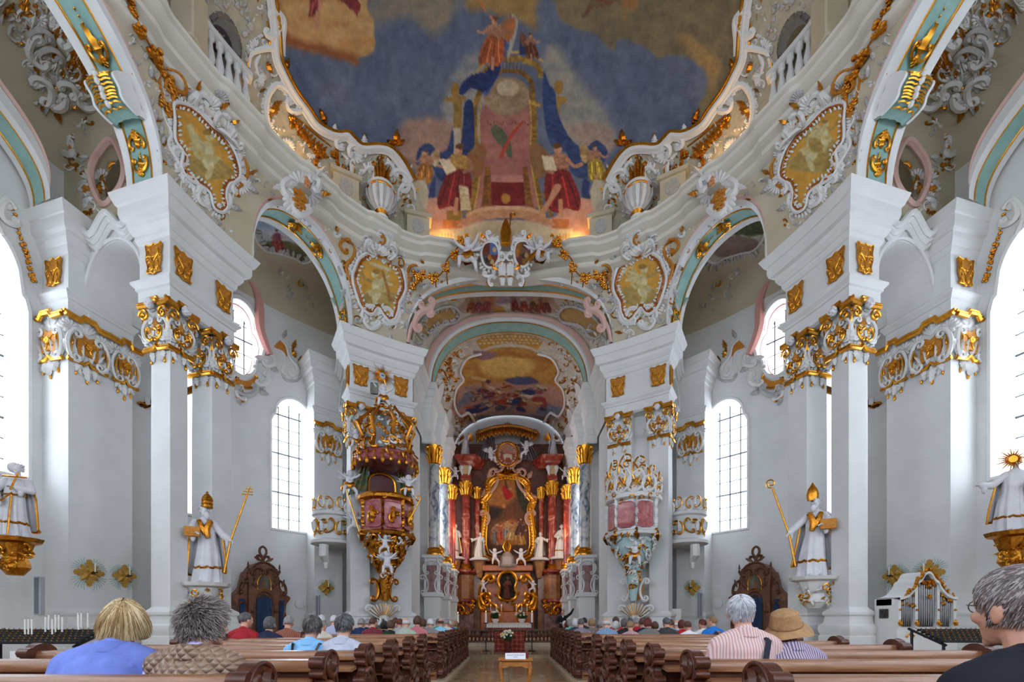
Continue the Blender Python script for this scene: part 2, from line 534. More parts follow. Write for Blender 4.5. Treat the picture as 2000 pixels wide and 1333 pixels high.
def make_window(i,a,b,k,sign):
 def P(ph,z,o=0.0):p=wpt(ph,z,out=o);return V((p.x*sign,p.y,p.z))
 N=24
 def outline(o,sc=1.0):
  us=[-1+2*j/N for j in range(N+1)]
  zc=sum(hole(k,0))/2
  up=[(u,hole(k,u)[1])for u in us];dn=[(u,hole(k,u)[0])for u in reversed(us)]
  out=[]
  for u,z in up+dn:
   ph=(a+b)/2+(b-a)/2*u*sc
   out.append(P(ph,zc+(z-zc)*sc**(.35 if k!='lobed' else 1),o))
  return out
 D=.55 if k!='big' else .8
 r0,r1=outline(0),outline(D,.93)
 m=MB();m.loft([r0,r1],cap=False)
 w=struct('window_%d'%i,m,WHITE);w['label']='daylit leaded window'
 del w['label']
 fr=MB();o1=outline(-.03,1.0);o2=outline(-.05,1.08);o3=outline(0.0,1.13)
 if k!='lobed':fr.loft([outline(.0,1.0),o1,o2,o3],cap=False)
 else:fr.loft([outline(.0,1.0),outline(-.06,1.02),outline(-.10,1.12),outline(0,1.2)],cap=False)
 fr.build('surround',WHITE if k!='lobed' else WHITE,w)
 if k=='lobed':
  q=MB();q.loft([outline(.24,.965),outline(.2,.955),outline(.36,.93),outline(.4,.95)],cap=False);q.build('pink_moulding',SALMON,w)
  q=MB()
  pts=outline(-.05,1.24);zc=10.75
  for sx in(-1,1):
   sel=[]
   for t in range(13):
    u=t/12;z=zc+2.05-2.2*u**1.3
    ph=(a+b)/2+sx*(b-a)/2*(.35+.95*u+.18*sin(u*6.3))
    sel.append(P(ph,z,-.08))
   q.tube(sel,[.05+.06*sin(pi*t/12)+.08*(t/12)for t in range(13)],6)
  q.build('hood_moulding',SALMON,w)
 g=MB();g.add(r1,[tuple(range(len(r1)))]);p=g.build('pane',GLASS,w,smooth=0)
 b_=MB();zlo,zhi=hole(k,0);uc=(a+b)/2
 nx=4 if k!='big' else 6;nz=max(4,int((zhi-zlo)/.48))
 for j in range(1,nx):
  u=-1+2*j/nx;h=hole(k,u);b_.tube([P(uc+(b-a)/2*u*.93,h[0]+.02,D-.03),P(uc+(b-a)/2*u*.93,h[1]-.05,D-.03)],.026,4)
 for j in range(1,nz):
  z=zlo+(zhi-zlo)*j/nz;us=[u/20 for u in range(-20,21)if hole(k,u/20)[0]<z<hole(k,u/20)[1]+.02]
  if len(us)>2:b_.tube([P(uc+(b-a)/2*u*.93,z,D-.03)for u in(us[0],0,us[-1])],(.018 if j%3 else .032),4)
 b_.build('glazing_bar',LEAD,w)
 return w
wi=1
for sgn in(1,-1):
 for a,b,k in SPECS:
  make_window(wi,a,b,k,sgn);wi+=1
nt=GLASS.node_tree;bs=nt.nodes['Principled BSDF']
vec=coords(nt,(1,1,1))
vo=node(nt,'ShaderNodeTexVoronoi');vo.feature='DISTANCE_TO_EDGE';vo.inputs['Scale'].default_value=9;vo.inputs['Randomness'].default_value=.25
nt.links.new(vec,vo.inputs['Vector'])
cr=ramp(nt,vo.outputs['Distance'],[(.015,(150,150,152)),(.05,(224,237,255))])
nt.links.new(cr,bs.inputs['Emission Color']);bs.inputs['Emission Strength'].default_value=8.5
nt.links.new(cr,bs.inputs['Base Color'])
fl=MB();fl.add([(-14,-9,0),(14,-9,0),(14,30,0),(-14,30,0)],[(0,1,2,3)])
m,nt,b=new_mat('limestone_floor')
bk=node(nt,'ShaderNodeTexBrick');bk.offset=0;bk.inputs['Scale'].default_value=1.0;bk.inputs['Mortar Size'].default_value=.006
bk.inputs['Brick Width'].default_value=.8;bk.inputs['Row Height'].default_value=.8
bk.inputs['Color1'].default_value=(*lin((188,166,134)),1);bk.inputs['Color2'].default_value=(*lin((168,142,108)),1);bk.inputs['Mortar'].default_value=(*lin((120,100,76)),1)
nt.links.new(coords(nt),bk.inputs['Vector'])
f=noise(nt,coords(nt),3,6,.6)
mx=node(nt,'ShaderNodeMix');mx.data_type='RGBA';mx.blend_type='MULTIPLY';mx.inputs[0].default_value=1
nt.links.new(bk.outputs['Color'],mx.inputs[6]);nt.links.new(ramp(nt,f,[(.3,(205,200,195)),(.7,(255,255,255))]),mx.inputs[7]);nt.links.new(mx.outputs[2],b.inputs['Base Color'])
b.inputs['Roughness'].default_value=.16
struct('floor',fl,m)
class Plan:
 def __init__(s,P0,P1,W,sag=0.0):
  s.P0=V((*P0,0));d=V((*P1,0))-s.P0;s.L=d.length;s.t=d.normalized()
  n=V((-s.t.y,s.t.x,0));s.n=n if n.dot(s.P0-V((0,YC,0)))>0 else-n
  s.W=W;s.sag=sag
 def p(s,a,r,z=0.0):
  u=a/s.L
  q=s.P0+s.t*a+s.n*(r+4*s.sag*u*(1-u));q.z=z
  return q
 def ring(s,o,z,a0=0,a1=None,r0=0,r1=None,k=8):
  a1=s.L if a1 is None else a1;r1=s.W if r1 is None else r1
  inn=[s.p(a0-o+(a1-a0+2*o)*i/k,r0-o,z)for i in range(k+1)]
  out=[s.p(a0-o+(a1-a0+2*o)*i/k,r1+o,z)for i in range(k,-1,-1)]
  return inn+out
 def mir(s):
  q=Plan((-s.P0.x,s.P0.y),(-(s.P0+s.t*s.L).x,(s.P0+s.t*s.L).y),s.W,s.sag);return q
CORN=[(.0,9.85),(.04,9.88),(.07,9.96),(.07,10.02),(.10,10.04),(.16,10.15),(.17,10.26),(.26,10.30),(.29,10.40),(.29,10.56),(.33,10.58),(.40,10.74),(.42,10.80),(.3,10.83)]
ENT=[(-.04,8.45),(.02,8.5),(.02,8.78),(.06,8.80),(.06,8.84),(.13,8.92),(.13,8.97),(.02,9.02),(.0,9.06)]
BASE=[(.24,0),(.24,.62),(.2,.64),(.2,.9),(.17,.93),(.2,1.0),(.21,1.08),(.2,1.15),(.13,1.2),(.11,1.3),(.1,1.36),(.14,1.4),(.14,1.46),(.1,1.5),(.04,1.54),(0,1.58)]
def entab(pl,kk=1.0,cap=True):
 mb=MB()
 mb.loft([pl.ring(o*kk,z)for o,z in ENT+CORN],cap=cap)
 return mb
NEAR=Plan((-7.62,10.0),(-7.2,11.6),.9,.04)
FAR=Plan((-5.26,14.75),(-3.44,15.87),.67,.05)
PIER1=Plan((-10.3,10.4),(-9.95,11.75),1.2,.02)
PIER2=Plan((-7.05,16.1),(-6.3,16.8),1.2,.02)
def shaft(pl,a0,a1,r0,r1,rnd=0.0):
 mb=MB()
 def ring(o,z):
  if not rnd:return pl.ring(o,z,a0,a1,r0,r1,2)
  pts=[pl.p(a1+o,r0-o,z),pl.p(a1+o,r1+o,z)]
  c=(a0+rnd,r0+rnd)
  ends=[]
  R=rnd+o
  for k in range(9):
   t=pi/2*k/8
   ends.append(pl.p(a0+rnd-R*sin(t),r1-rnd+R*cos(t),z))
  ends2=[pl.p(a0-o,r0-o,z)]
  return pts+ends+ends2
 mb.loft([ring(o*.9,z)for o,z in BASE]+[ring(0,3.0),ring(0,5.5),ring(-.01,8.6)])
 return mb
def both(name,fn,m,**k):
 mb=fn();o=struct(name,mb,m,**k);mirror_tree(o);return o
both('pillar',lambda:shaft(NEAR,.02,.46,.02,.78,.30),WHITE)
both('pillar',lambda:shaft(NEAR,1.10,1.62,.02,.66),WHITE)
both('pillar',lambda:shaft(FAR,.0,.64,.02,.64),WHITE)
both('pillar',lambda:shaft(FAR,1.24,2.1,.02,.64),WHITE)
both('pillar',lambda:MB().loft([PIER1.ring(o*.6,z)for o,z in BASE]+[PIER1.ring(0,8.6)]),WHITE)
both('pillar',lambda:MB().loft([PIER2.ring(o*.6,z)for o,z in BASE]+[PIER2.ring(0,8.6)]),WHITE)
for nm,pl,kk in(('entablature',NEAR,1),('entablature',FAR,1),('entablature',PIER1,.75),('entablature',PIER2,.75)):
 both('trim_'+nm,lambda:entab(pl,kk),WHITE,smooth=17)
both('wall_recess',lambda:MB().loft([FAR.ring(0,z,.6,1.3,.42,.6,2)for z in(0,8.6)]),WHITE)
def bridge(pl,r0,r1,a0,a1,zs,zt=10.3,top=10.8):
 mb=MB();n=20;c=(r0+r1)/2;R=(r1-r0)/2
 arc=[(c-R*cos(pi*i/n),zs+(zt-zs)*sin(pi*i/n))for i in range(n+1)]
 for aa,bb in((a0,a1),):
  for i in range(n):
   (ra,za),(rb,zb)=arc[i],arc[i+1]
   mb.add([pl.p(aa,ra,za),pl.p(aa,rb,zb),pl.p(aa,rb,top),pl.p(aa,ra,top)],[(0,1,2,3)])
   mb.add([pl.p(bb,ra,za),pl.p(bb,rb,zb),pl.p(bb,rb,top),pl.p(bb,ra,top)],[(3,2,1,0)])
   mb.add([pl.p(aa,ra,za),pl.p(aa,rb,zb),pl.p(bb,rb,zb),pl.p(bb,ra,za)],[(0,1,2,3)])
 mb.tube([pl.p(a0-.02,r+(.05 if r>c else-.05)*0,z+.06)for r,z in arc],.045,6)
 prof=[]
 for i in range(n+1):
  t=i/n;r=r0-.1+(r1-r0+.2)*t;zz=top-.35+.22*cos(4*pi*t)-.1*sin(pi*t)
  prof.append((r,zz))
 for dz,o in((0,.05),(.1,.12),(.2,.2)):
  mb.tube([pl.p(a0-o,r,z+dz)for r,z in prof],.07,6)
 return mb
both('wall_bridge',lambda:bridge(NEAR,.9,2.75,.1,1.55,9.1,10.25),WHITE)
both('wall_bridge',lambda:bridge(FAR,.67,2.3,.1,.7,8.9,9.9),WHITE)
def cpt(phi,z):
 t=min(max((z-10.8)/2.7,-.2),1)
 a=8.0-.2*t;b=10.7-.9*t
 return V((-a*sin(phi),YC+b*cos(phi),z))
def phi_y(y,a=7.95,b=10.4,left=True):return math.acos(max(-1,min(1,(y-YC)/b)))
BAYS=[(-.47,.47,13.42,'choir'),(phi_y(14.05),phi_y(11.55),12.75,'side'),(phi_y(9.5),phi_y(2.5),13.15,'long')]
def zlow(phi,bay):
 a,b,zt,k=bay
 u=abs((phi-(a+b)/2)/((b-a)/2));u=min(u,1)
 e=2.2 if k!='long' else 2.4
 return 10.8+(zt-10.8)*(1-u**e)**(1/e)
def cove_mesh(sign):
 mb=MB()
 segs=[];ph=0.0
 a,b=0.0,BAYS[0][1]
 segs.append((0.0,b,BAYS[0]));ph=b
 for bay in BAYS[1:]:
  segs.append((ph,bay[0],None));segs.append((bay[0],bay[1],bay));ph=bay[1]
 segs.append((ph,pi,None))
 for a,b,bay in segs:
  n=40 if bay else max(3,int((b-a)/.04))
  for i in range(n):
   def ph(i):
    t=i/n
    if bay and bay[3]=='choir':t=sin(t*pi/2)
    elif bay:t=.5-.5*cos(pi*t)
    return a+(b-a)*t
   p0,p1=ph(i),ph(i+1)
   l0=zlow(p0,bay)if bay else 10.8;l1=zlow(p1,bay)if bay else 10.8
   M=6
   for j in range(M):
    q=[]
    for p,l,jj in((p0,l0,j),(p1,l1,j),(p1,l1,j+1),(p0,l0,j+1)):
     v=cpt(p,l+(13.9-l)*jj/M);v.x*=sign;q.append(v)
    mb.add(q,[(0,1,2,3)])
 return mb
cl,cr_=cove_mesh(1),cove_mesh(-1)
struct('wall_vault',cl,COVE,smooth=40);struct('wall_vault',cr_,COVE,smooth=40)
sc=MB();sc.grid(lambda u,v:cpt(-2.2+4.4*u,10.6+3.3*v),160,14)
S_COVE=Surf(sc.v,sc.f)
sc=MB();sc.grid(lambda u,v:V((-7.32*sin(-1.2+2.4*u),YC+9.2*cos(-1.2+2.4*u),11.6+3.6*v)),120,8)
S_ARMS=Surf(sc.v,sc.f)
def bay_pts(bay,off,out,n=44):
 a,b,zt,k=bay;pts=[]
 for i in range(n+1):
  t=.5-.5*cos(pi*i/n);ph=a+(b-a)*t
  z=zlow(ph,bay);p=cpt(ph,z)
  d=V((p.x/60,(p.y-YC)/110,0)).normalized()
  q=p+d*out;q.z+=off;pts.append(q)
 return pts
def soffit(bay,D):
 w=MB();w.loft([bay_pts(bay,-.06,-.06),bay_pts(bay,.10,-.08),bay_pts(bay,.12,.0)],closed=False)
 w.loft([bay_pts(bay,-.06,-.06),bay_pts(bay,-.02,.2)],closed=False)
 w.loft([bay_pts(bay,-.02,D-.2),bay_pts(bay,-.06,D),bay_pts(bay,.2,D)],closed=False)
 t=MB();t.loft([bay_pts(bay,-.01,.2),bay_pts(bay,.0,D/2),bay_pts(bay,-.01,D-.2)],closed=False)
 g=MB();g.tube(bay_pts(bay,-.02,.21),.022,5);g.tube(bay_pts(bay,-.02,D-.21),.022,5)
 p=MB();p.loft([bay_pts(bay,.12,-.03),bay_pts(bay,.2,-.06),bay_pts(bay,.26,-.02)],closed=False)
 return w,t,g,p
for bay,D in((BAYS[1],.9),(BAYS[2],.95),(BAYS[0],.8)):
 w,t,g,p=soffit(bay,D)
 sides=(1,)if bay[3]=='choir' else(1,-1)
 w=struct('trim_arch',w,WHITE,smooth=50)
 t.build('teal_soffit',TEAL,w);g.build('gilt_edge',GOLD,w);p.build('pink_edge',PINK,w)
 if bay[3]!='choir':mirror_tree(w)
def amb_mesh(sign):
 mb=MB()
 def P(u,v):
  ph=.32+(pi-.32)*u
  o=wpt(ph,WTOP);i=cpt(ph,13.3)
  if v<.5:
   t=v/.5;q=o.lerp(i,.42*(1-cos(t*pi/2)));q.z=WTOP-.05+1.35*sin(t*pi/2)
  else:
   t=(v-.5)/.5;q=o.lerp(i,.42+.62*t);q.z=WTOP+1.3-.3*t*t
  q.x*=sign
  return q
 mb.grid(P,120,20)
 return mb
al,ar=amb_mesh(1),amb_mesh(-1)
struct('ceiling_ambulatory',al,COVE,smooth=60);struct('ceiling_ambulatory',ar,COVE,smooth=60)
S_AMB=Surf(al.v+ar.v,al.f+[tuple(i+len(al.v)for i in f)for f in ar.f])
def diaphragm(pl,r0,r1,a,c,R,zt=13.6,n=48,th=.3):
 mb=MB()
 def edge(t):
  x,z=cos(t),sin(t);k=1/max(abs(x)/((r1-r0)/2),abs(z)/((zt-10.75)/2))
  return((r0+r1)/2+x*k,(zt+10.75)/2+z*k)
 def oval(t):
  m=1+.06*sin(4*t+.6)+.05*cos(2*t)
  return(c[0]+R[0]*m*cos(t),c[1]+R[1]*m*sin(t))
 for aa in(a,a+th):
  rings=[[pl.p(aa,*f(2*pi*i/n))for i in range(n)]for f in(oval,edge)]
  mb.loft(rings,cap=False)
 mb.loft([[pl.p(aa,*oval(2*pi*i/n))for i in range(n)]for aa in(a,a+th)],cap=False)
 fr=MB()
 pts=[pl.p(a-.02,*oval(2*pi*i/n))for i in range(n+1)]
 fr.tube(pts,.075,6)
 return mb,fr
for pl,r0,r1,c,R in((NEAR,-.2,4.2,(2.05,11.95),(.5,.75)),(FAR,-.1,3.3,(.85,11.6),(.36,.65))):
 d,fr=diaphragm(pl,r0,r1,.12,c,R)
 o=struct('wall_diaphragm',d,COVE,smooth=40);fr.build('pink_oval_moulding',PINK,o)
 mirror_tree(o)
 if pl is NEAR:DIA_L=d
S_DIA=Surf(DIA_L.v+[(-x,y,z)for x,y,z in DIA_L.v],DIA_L.f+[tuple(i+len(DIA_L.v)for i in f)for f in DIA_L.f])
def ringline(phi,o,z):
 br=0
 for c in(.33,.56,.80,1.04,1.30):
  d=abs(abs(phi)-c)
  if d<.07:br=.09*min(1,(.07-d)/.02)
 a,b=7.78,9.70
 x,y=-a*sin(phi),b*cos(phi);n=V((x/(a*a),y/(b*b),0)).normalized()
 k=min(max((abs(phi)-.16)/.36,0),1);z-=.36*k*k*(3-2*k)
 return V((x,YC+y,z))-n*(o+br)
RPROF=[(-.35,13.28),(.0,13.3),(.09,13.33),(.09,13.45),(.0,13.47),(.0,13.55),(.2,13.6),(.22,13.69),(.1,13.71),(.12,13.76),(.36,13.85),(.38,13.95),(.28,13.97),(.42,14.03),(.44,14.09),(.0,14.1),(-.35,14.1)]
rm=MB();NR=640
rm.loft([[ringline(-pi+2*pi*i/NR,o,z)for o,z in RPROF]for i in range(NR+1)],closed=True,cap=False)
gv=MB();gv.grid(lambda u,v:cpt(-2.2+4.4*u,10.6+3.3*v),160,14)
S_FACE=Surf(gv.v+rm.v,gv.f+[tuple(i+len(gv.v)for i in f)for f in rm.f])
struct('trim_gallery',rm,mat('cream_moulding',(222,216,202),.7),smooth=22)
# ================================================================ CEILING: painted oval vault
def ell_poly(cx,cy,rx,ry,n=18,rot=0):
 return[(cx+rx*cos(2*pi*i/n)*cos(rot)-ry*sin(2*pi*i/n)*sin(rot),cy+rx*cos(2*pi*i/n)*sin(rot)+ry*sin(2*pi*i/n)*cos(rot))for i in range(n)]
def mirp(p):return[(2*CX-x,y)for x,y in p]
DA,DB,DZ,DH=7.9,9.85,13.95,4.5
EDGE_L=[(525,-60),(538,0),(545,60),(548,110),(560,140),(580,178),(606,214),(622,238),(642,252),(660,258),(680,257),(694,270),(708,282),(738,281),(760,285),(776,297),(790,315),(801,334),(810,352),(830,352),(838,375),(834,400),(826,430),(826,462),(838,484)]
EDGE=EDGE_L+[(x,y+40)for x,y in reversed(mirp(EDGE_L)[-1:])]+list(reversed(mirp(EDGE_L)))
FRES=[(425,-900),(470,-400),(505,-180)]+EDGE_L+[(838,520),(1152,520)]+list(reversed(mirp(EDGE_L)))+[(1485,-180),(1520,-400),(1565,-900)]
def sky(X,Y):
 a=fbm(X/60,Y/90,5)[...,None];b=fbm(X/22,Y/40,9)[...,None]
 c=np.array((86,98,128.))*(1-a)+np.array((116,122,136.))*a
 c=c+(b-.5)*26
 return c
BLUE,DBLUE,TAN,ORG,FLESH,REDC,OLV=(48,66,118),(34,48,92),(168,128,56),(178,98,48),(196,140,108),(140,38,40),(112,98,66)
def stroke(pts,w):
 pts=crom(pts,4)if len(pts)>2 else pts;a,b=[],[]
 for i in range(len(pts)):
  p,q=pts[max(i-1,0)],pts[min(i+1,len(pts)-1)];l=sqrt((q[0]-p[0])**2+(q[1]-p[1])**2)or 1;nx,ny=-(q[1]-p[1])/l*w/2,(q[0]-p[0])/l*w/2
  a.append((pts[i][0]+nx,pts[i][1]+ny));b.append((pts[i][0]-nx,pts[i][1]-ny))
 return a+b[::-1]
def fig(x,y,s,robe,robe2,flip=1,wing=None):
 out=[]
 f=flip
 if wing:out.append(([(x-f*.1*s,y+.22*s),(x-f*.3*s,y-.02*s),(x-f*.42*s,y+.05*s),(x-f*.38*s,y+.35*s),(x-f*.25*s,y+.5*s)],wing,2,2,(150,110,70)))
 dk=tuple(c*.55 for c in robe);lt=tuple(min(255,c*1.3+10)for c in robe)
 P=lambda u,v:(x+f*u*s,y+v*s)
 out.append(([P(-.12,.16),P(.1,.14),P(.15,.3),P(.12,.44),P(-.12,.44),P(-.15,.3)],robe2,1.2,.6,tuple(c*.72 for c in robe2),6))
 out.append(([P(-.15,.4),P(.13,.38),P(.24,.56),P(.32,.78),P(.3,.97),P(.12,.93),P(.0,1.0),P(-.15,.92),P(-.2,.66)],robe,1.2,1,tuple(c*.7 for c in robe),6))
 for k in range(4):out.append((stroke([P(-.08+.07*k,.46),P(-.08+.1*k,.7),P(-.1+.13*k,.92)],max(.8,.022*s)),dk if k%2 else lt,1,0))
 out.append((stroke([P(.03,.8),P(.05,1.06)],.06*s),FLESH,1,0));out.append((stroke([P(.12,.2),P(.24,.32),P(.36,.28)],.055*s),FLESH,1,0));out.append((stroke([P(-.13,.2),P(-.2,.34),P(-.06,.42)],.055*s),tuple(c*.85 for c in FLESH),1,0))
 out.append((ell_poly(*P(.0,.07),.062*s,.08*s,12),FLESH,1,0));out.append((ell_poly(*P(-.015,.02),.068*s,.05*s,10),(104,68,38),1,0));out.append((ell_poly(*P(.025,.08),.03*s,.04*s,8),(216,164,132),1,0))
 return out
FSH=[([(690,-300),(900,-300),(900,-20),(860,60),(800,30),(730,40),(715,0)],(150,136,112),30,26,(120,116,112),40),([(500,-300),(700,-260),(722,-40),(716,14),(730,40),(732,84),(724,106),(702,112),(698,126),(684,122),(650,104),(606,100),(572,88),(550,72),(535,0)],(190,140,84),5,4,(210,168,110),26),([(545,60),(590,80),(640,92),(690,108),(698,126),(640,108),(590,98),(550,82)],(150,88,48),12,6),([(600,-60),(660,-70),(706,10),(698,32),(676,8),(650,-6),(630,0),(612,34),(602,32),(606,0)],(150,56,58),1.1,1,(112,34,40),7),(stroke([(632,-40),(626,10),(618,44)],9),FLESH,1.0,0),(stroke([(619,40),(616,58)],6),FLESH,1.0,0),(stroke([(648,-30),(660,-6)],9),FLESH,1.0,0),(stroke([(606,30),(612,8),(628,-8)],3),(196,96,90),1,0),([(880,-200),(1060,-200),(1050,30),(1045,62),(1015,40),(950,20),(905,0)],(172,138,84),16,10,(150,118,70),30),([(860,290),(866,200),(885,140),(905,118),(940,100),(955,180),(945,260),(900,300)],(160,156,148),14,10,(132,136,144),26),([(1055,120),(1085,90),(1135,160),(1180,220),(1200,280),(1150,290),(1105,270),(1085,200)],(166,158,142),22,8,(142,142,140),30),([(790,240),(850,230),(890,260),(890,330),(800,330),(770,285)],(176,142,122),18,8,(160,124,108),24),([(1180,300),(1105,260),(1150,240),(1200,262)],(172,146,130),16,8),([(1085,-60),(1090,30),(1120,56),(1165,70),(1200,96),(1212,78),(1250,88),(1290,112),(1330,110),(1365,125),(1384,150),(1378,190),(1364,214),(1375,232),(1420,190),(1450,120),(1470,0),(1480,-300),(1100,-300)],(122,108,80),7,9,(140,122,88),30),([(1325,66),(1370,84),(1408,130),(1395,180),(1372,220),(1385,150),(1350,110)],(166,132,82),14,6),([(1170,-40),(1205,-40),(1200,4),(1160,16),(1142,34),(1136,30),(1150,8)],(110,116,74),2,1,(130,60,50),10),([(1205,-20),(1250,-30),(1240,20),(1222,16),(1222,38),(1218,38),(1216,6)],(164,118,72),2,1),([(946,205),(1036,205),(1042,300),(1046,412),(926,412),(938,300)],(178,120,106),2,0,(160,100,92),30),(ell_poly(990,188,46,38),(172,146,116),2,0,(150,122,94),14),(ell_poly(992,172,22,16),(196,174,140),2,0),([(868,192),(906,186),(910,196),(902,206),(902,280),(884,280),(886,206),(872,200)],(168,134,70),1.2,0,(136,104,48),8),(ell_poly(889,176,8,15),(160,118,54),1.2,0),([(884,250),(900,250),(901,330),(884,330)],(190,178,156),1.2,0),([(1084,190),(1108,192),(1104,202),(1094,208),(1092,226),(1086,226)],(164,128,62),1.2,0),(ell_poly(1091,170,9,14),(164,122,56),1.2,0),*[(q,c,1.0,0,c2,7)for q,c,c2 in((stroke([(914,424),(926,372),(930,320),(926,250),(928,206),(940,178)],11),(168,128,48),(120,86,30)),(stroke([(924,420),(935,360),(938,300),(936,240),(940,196)],3),(216,180,90),(180,140,60)),(stroke([(1062,424),(1050,372),(1042,320),(1044,250),(1042,206),(1038,178)],11),(168,128,48),(120,86,30)),(stroke([(1056,420),(1044,360),(1036,300),(1038,240),(1034,196)],3),(216,180,90),(180,140,60)),(stroke([(934,186),(946,160),(968,144),(992,138),(1018,142),(1036,158),(1042,184)],9),(150,108,40),(110,76,24)),(stroke([(930,168),(948,140),(970,122),(996,114),(1026,118),(1050,130),(1058,150)],12),(184,146,62),(136,100,40)),(stroke([(922,150),(946,124),(968,110),(996,102),(1030,106),(1062,120)],4),(214,178,88),(190,150,66)),(stroke([(898,424),(906,396),(916,376)],8),(170,130,50),(120,86,30)),(stroke([(1078,424),(1070,396),(1062,376)],8),(170,130,50),(120,86,30)),(stroke([(918,206),(934,200)],8),(206,168,80),(150,110,44)),(stroke([(1036,200),(1056,206)],8),(206,168,80),(150,110,44)),(stroke([(918,312),(936,318)],6),(206,168,80),(150,110,44)),(stroke([(1036,318),(1056,312)],6),(206,168,80),(150,110,44)))],*[(stroke([(956+6.5*k,150-8*sin(pi*k/10)),(952+7.4*k,128-14*sin(pi*k/10))],1.6),(112,76,26),.8,0)for k in range(11)],*[(stroke([(990,186),(990+40*cos(a),186+30*sin(a))],.8),(140,110,80),.8,0)for a in(.2,.6,1.0,1.57,2.1,2.5,2.9)],*[(stroke([(950+18*k,236),(959+18*k,244),(968+18*k,236)],1.2),(120,62,50),.8,0)for k in range(5)],([(958,342),(1022,342),(1024,356),(956,356)],(190,130,116),1.2,0),([(952,356),(1030,356),(1034,402),(946,402)],(134,30,30),1.2,0,(112,22,24),10),([(948,326),(958,326),(960,400),(940,406)],(160,104,40),1.2,0,(110,70,26),6),([(1020,326),(1030,326),(1042,406),(1026,400)],(160,104,40),1.2,0,(110,70,26),6),(ell_poly(988,388,9,10),(184,128,52),1.5,1),([(968,244),(984,256),(998,282),(1000,308),(994,308),(980,286),(964,270),(958,250)],(92,100,72),1.5,2),([(1024,238),(1010,256),(996,276),(982,308),(976,308),(986,282),(1002,256),(1018,240)],(186,70,48),1.5,2),([(1000,28),(1008,36),(998,80),(986,112),(972,150),(952,186),(940,178),(958,150),(966,112),(974,76),(984,44)],(108,120,156),1.5,1,(70,84,130),7),([(1000,30),(1012,44),(1002,90),(990,118),(996,80)],(172,166,150),1.2,0),([(962,120),(972,112),(976,140),(950,180),(922,172),(904,186),(896,180),(904,160),(926,144),(948,140)],(40,56,112),1.5,1,(28,40,84),7),([(1016,76),(1040,96),(1048,112),(1014,106)],(44,58,104),1.5,1),([(1062,140),(1072,164),(1084,180),(1090,222),(1112,268),(1140,290),(1164,274),(1186,294),(1178,320),(1160,344),(1130,348),(1112,330),(1108,300),(1082,290),(1068,260),(1060,200)],(62,84,130),1.5,1,(42,60,104),9),([(884,250),(886,300),(876,346),(858,352),(846,330),(838,306),(824,296),(820,320),(812,318),(818,290),(838,280),(856,296),(874,290)],(58,76,122),1.5,1,(38,54,98),8),([(908,200),(924,204),(926,300),(914,330),(900,300),(904,250)],(50,68,118),1.5,1,(36,50,94),8),([(842,360),(850,346),(848,400),(838,416),(818,412),(830,396)],(44,62,112),1.5,1),([(1140,350),(1152,356),(1150,380),(1168,404),(1160,412),(1144,402),(1136,376)],(44,62,112),1.5,1),([(806,400),(900,392),(900,426),(1078,426),(1090,394),(1186,400),(1190,530),(800,530)],(206,156,136),4,3,(190,140,120),30),([(866,428),(902,428),(902,446),(866,446)],(190,116,62),1.2,0),([(1078,428),(1112,428),(1110,446),(1078,446)],(190,116,62),1.2,0),([(872,412),(900,410),(900,430),(872,430)],(140,112,44),1.2,0),([(912,418),(940,406),(990,402),(1036,406),(1064,418),(1062,424),(1036,414),(990,410),(940,414),(914,424)],(216,170,128),1.2,0),([(912,424),(940,414),(990,410),(1036,414),(1064,424),(1086,442),(1040,430),(990,426),(940,430),(892,444)],(188,132,92),1.2,0,(204,150,110),8),([(888,450),(940,434),(990,430),(1042,434),(1092,450),(1118,446),(1118,452),(1146,460),(1152,530),(828,530),(834,460),(860,448)],(206,192,158),2,0,(196,178,142),30),([(858,448),(888,448),(886,490),(858,490)],(214,196,156),1.2,0),([(1088,448),(1118,448),(1118,490),(1088,490)],(214,196,156),1.2,0),]
for k in range(4):
 FSH+=[([(862+k*6,456),(865+k*6,456),(865+k*6,488),(862+k*6,488)],(176,148,104),.8,0),([(1092+k*6,456),(1095+k*6,456),(1095+k*6,488),(1092+k*6,488)],(176,148,104),.8,0)]
FSH+=fig(896,284,128,REDC,(206,160,80),-1,(150,92,52))+fig(1090,282,134,(150,36,34),FLESH,1,(136,100,56))
FSH+=[([(856,310),(878,312),(892,332),(872,342)],(222,206,172),1,0),([(1058,304),(1080,306),(1088,334),(1064,332)],(222,206,172),1,0),([(1084,360),(1096,366),(1076,398),(1062,420),(1052,418),(1070,390)],FLESH,1.2,0),([(896,362),(914,366),(920,410),(900,412)],(222,208,170),1.5,1,(180,160,120),6)]
FSH+=fig(966,34,96,(202,104,52),FLESH,-1,(190,108,60))+fig(1036,66,50,(120,66,40),FLESH,1,(110,60,44))
FSH+=[([(962,34),(946,22),(936,2),(942,4),(950,24),(966,44)],(200,120,66),1.2,0)]
FSH+=fig(832,294,66,(196,128,52),FLESH,-1,(206,186,150))+fig(1162,284,72,(200,168,60),FLESH,1,(206,176,110))
cm=MB();NPH=560
phs=[]
for i in range(NPH+1):
 t=-1+2*i/NPH;phs.append(1.38*t)
phs+=[1.38+(2*pi-2.76)*i/40 for i in range(1,40)]
ths=[pi/2*.62*j/190 for j in range(191)]+[pi/2*(.62+.38*j/12)for j in range(1,13)]
vs=[]
for th in ths:
 for ph in phs:
  vs.append((-DA*cos(th)*sin(ph),YC+DB*cos(th)*cos(ph),DZ-.25+(DH+.25)*sin(th)))
n=len(phs);fs=[]
for j in range(len(ths)-1):
 for i in range(n):
  fs.append((j*n+i,j*n+(i+1)%n,(j+1)*n+(i+1)%n,(j+1)*n+i))
cm.add(vs,fs);ceil_o=cm.build('ceiling',VCOL,None,smooth=179,fix=False);ceil_o['kind']='structure'
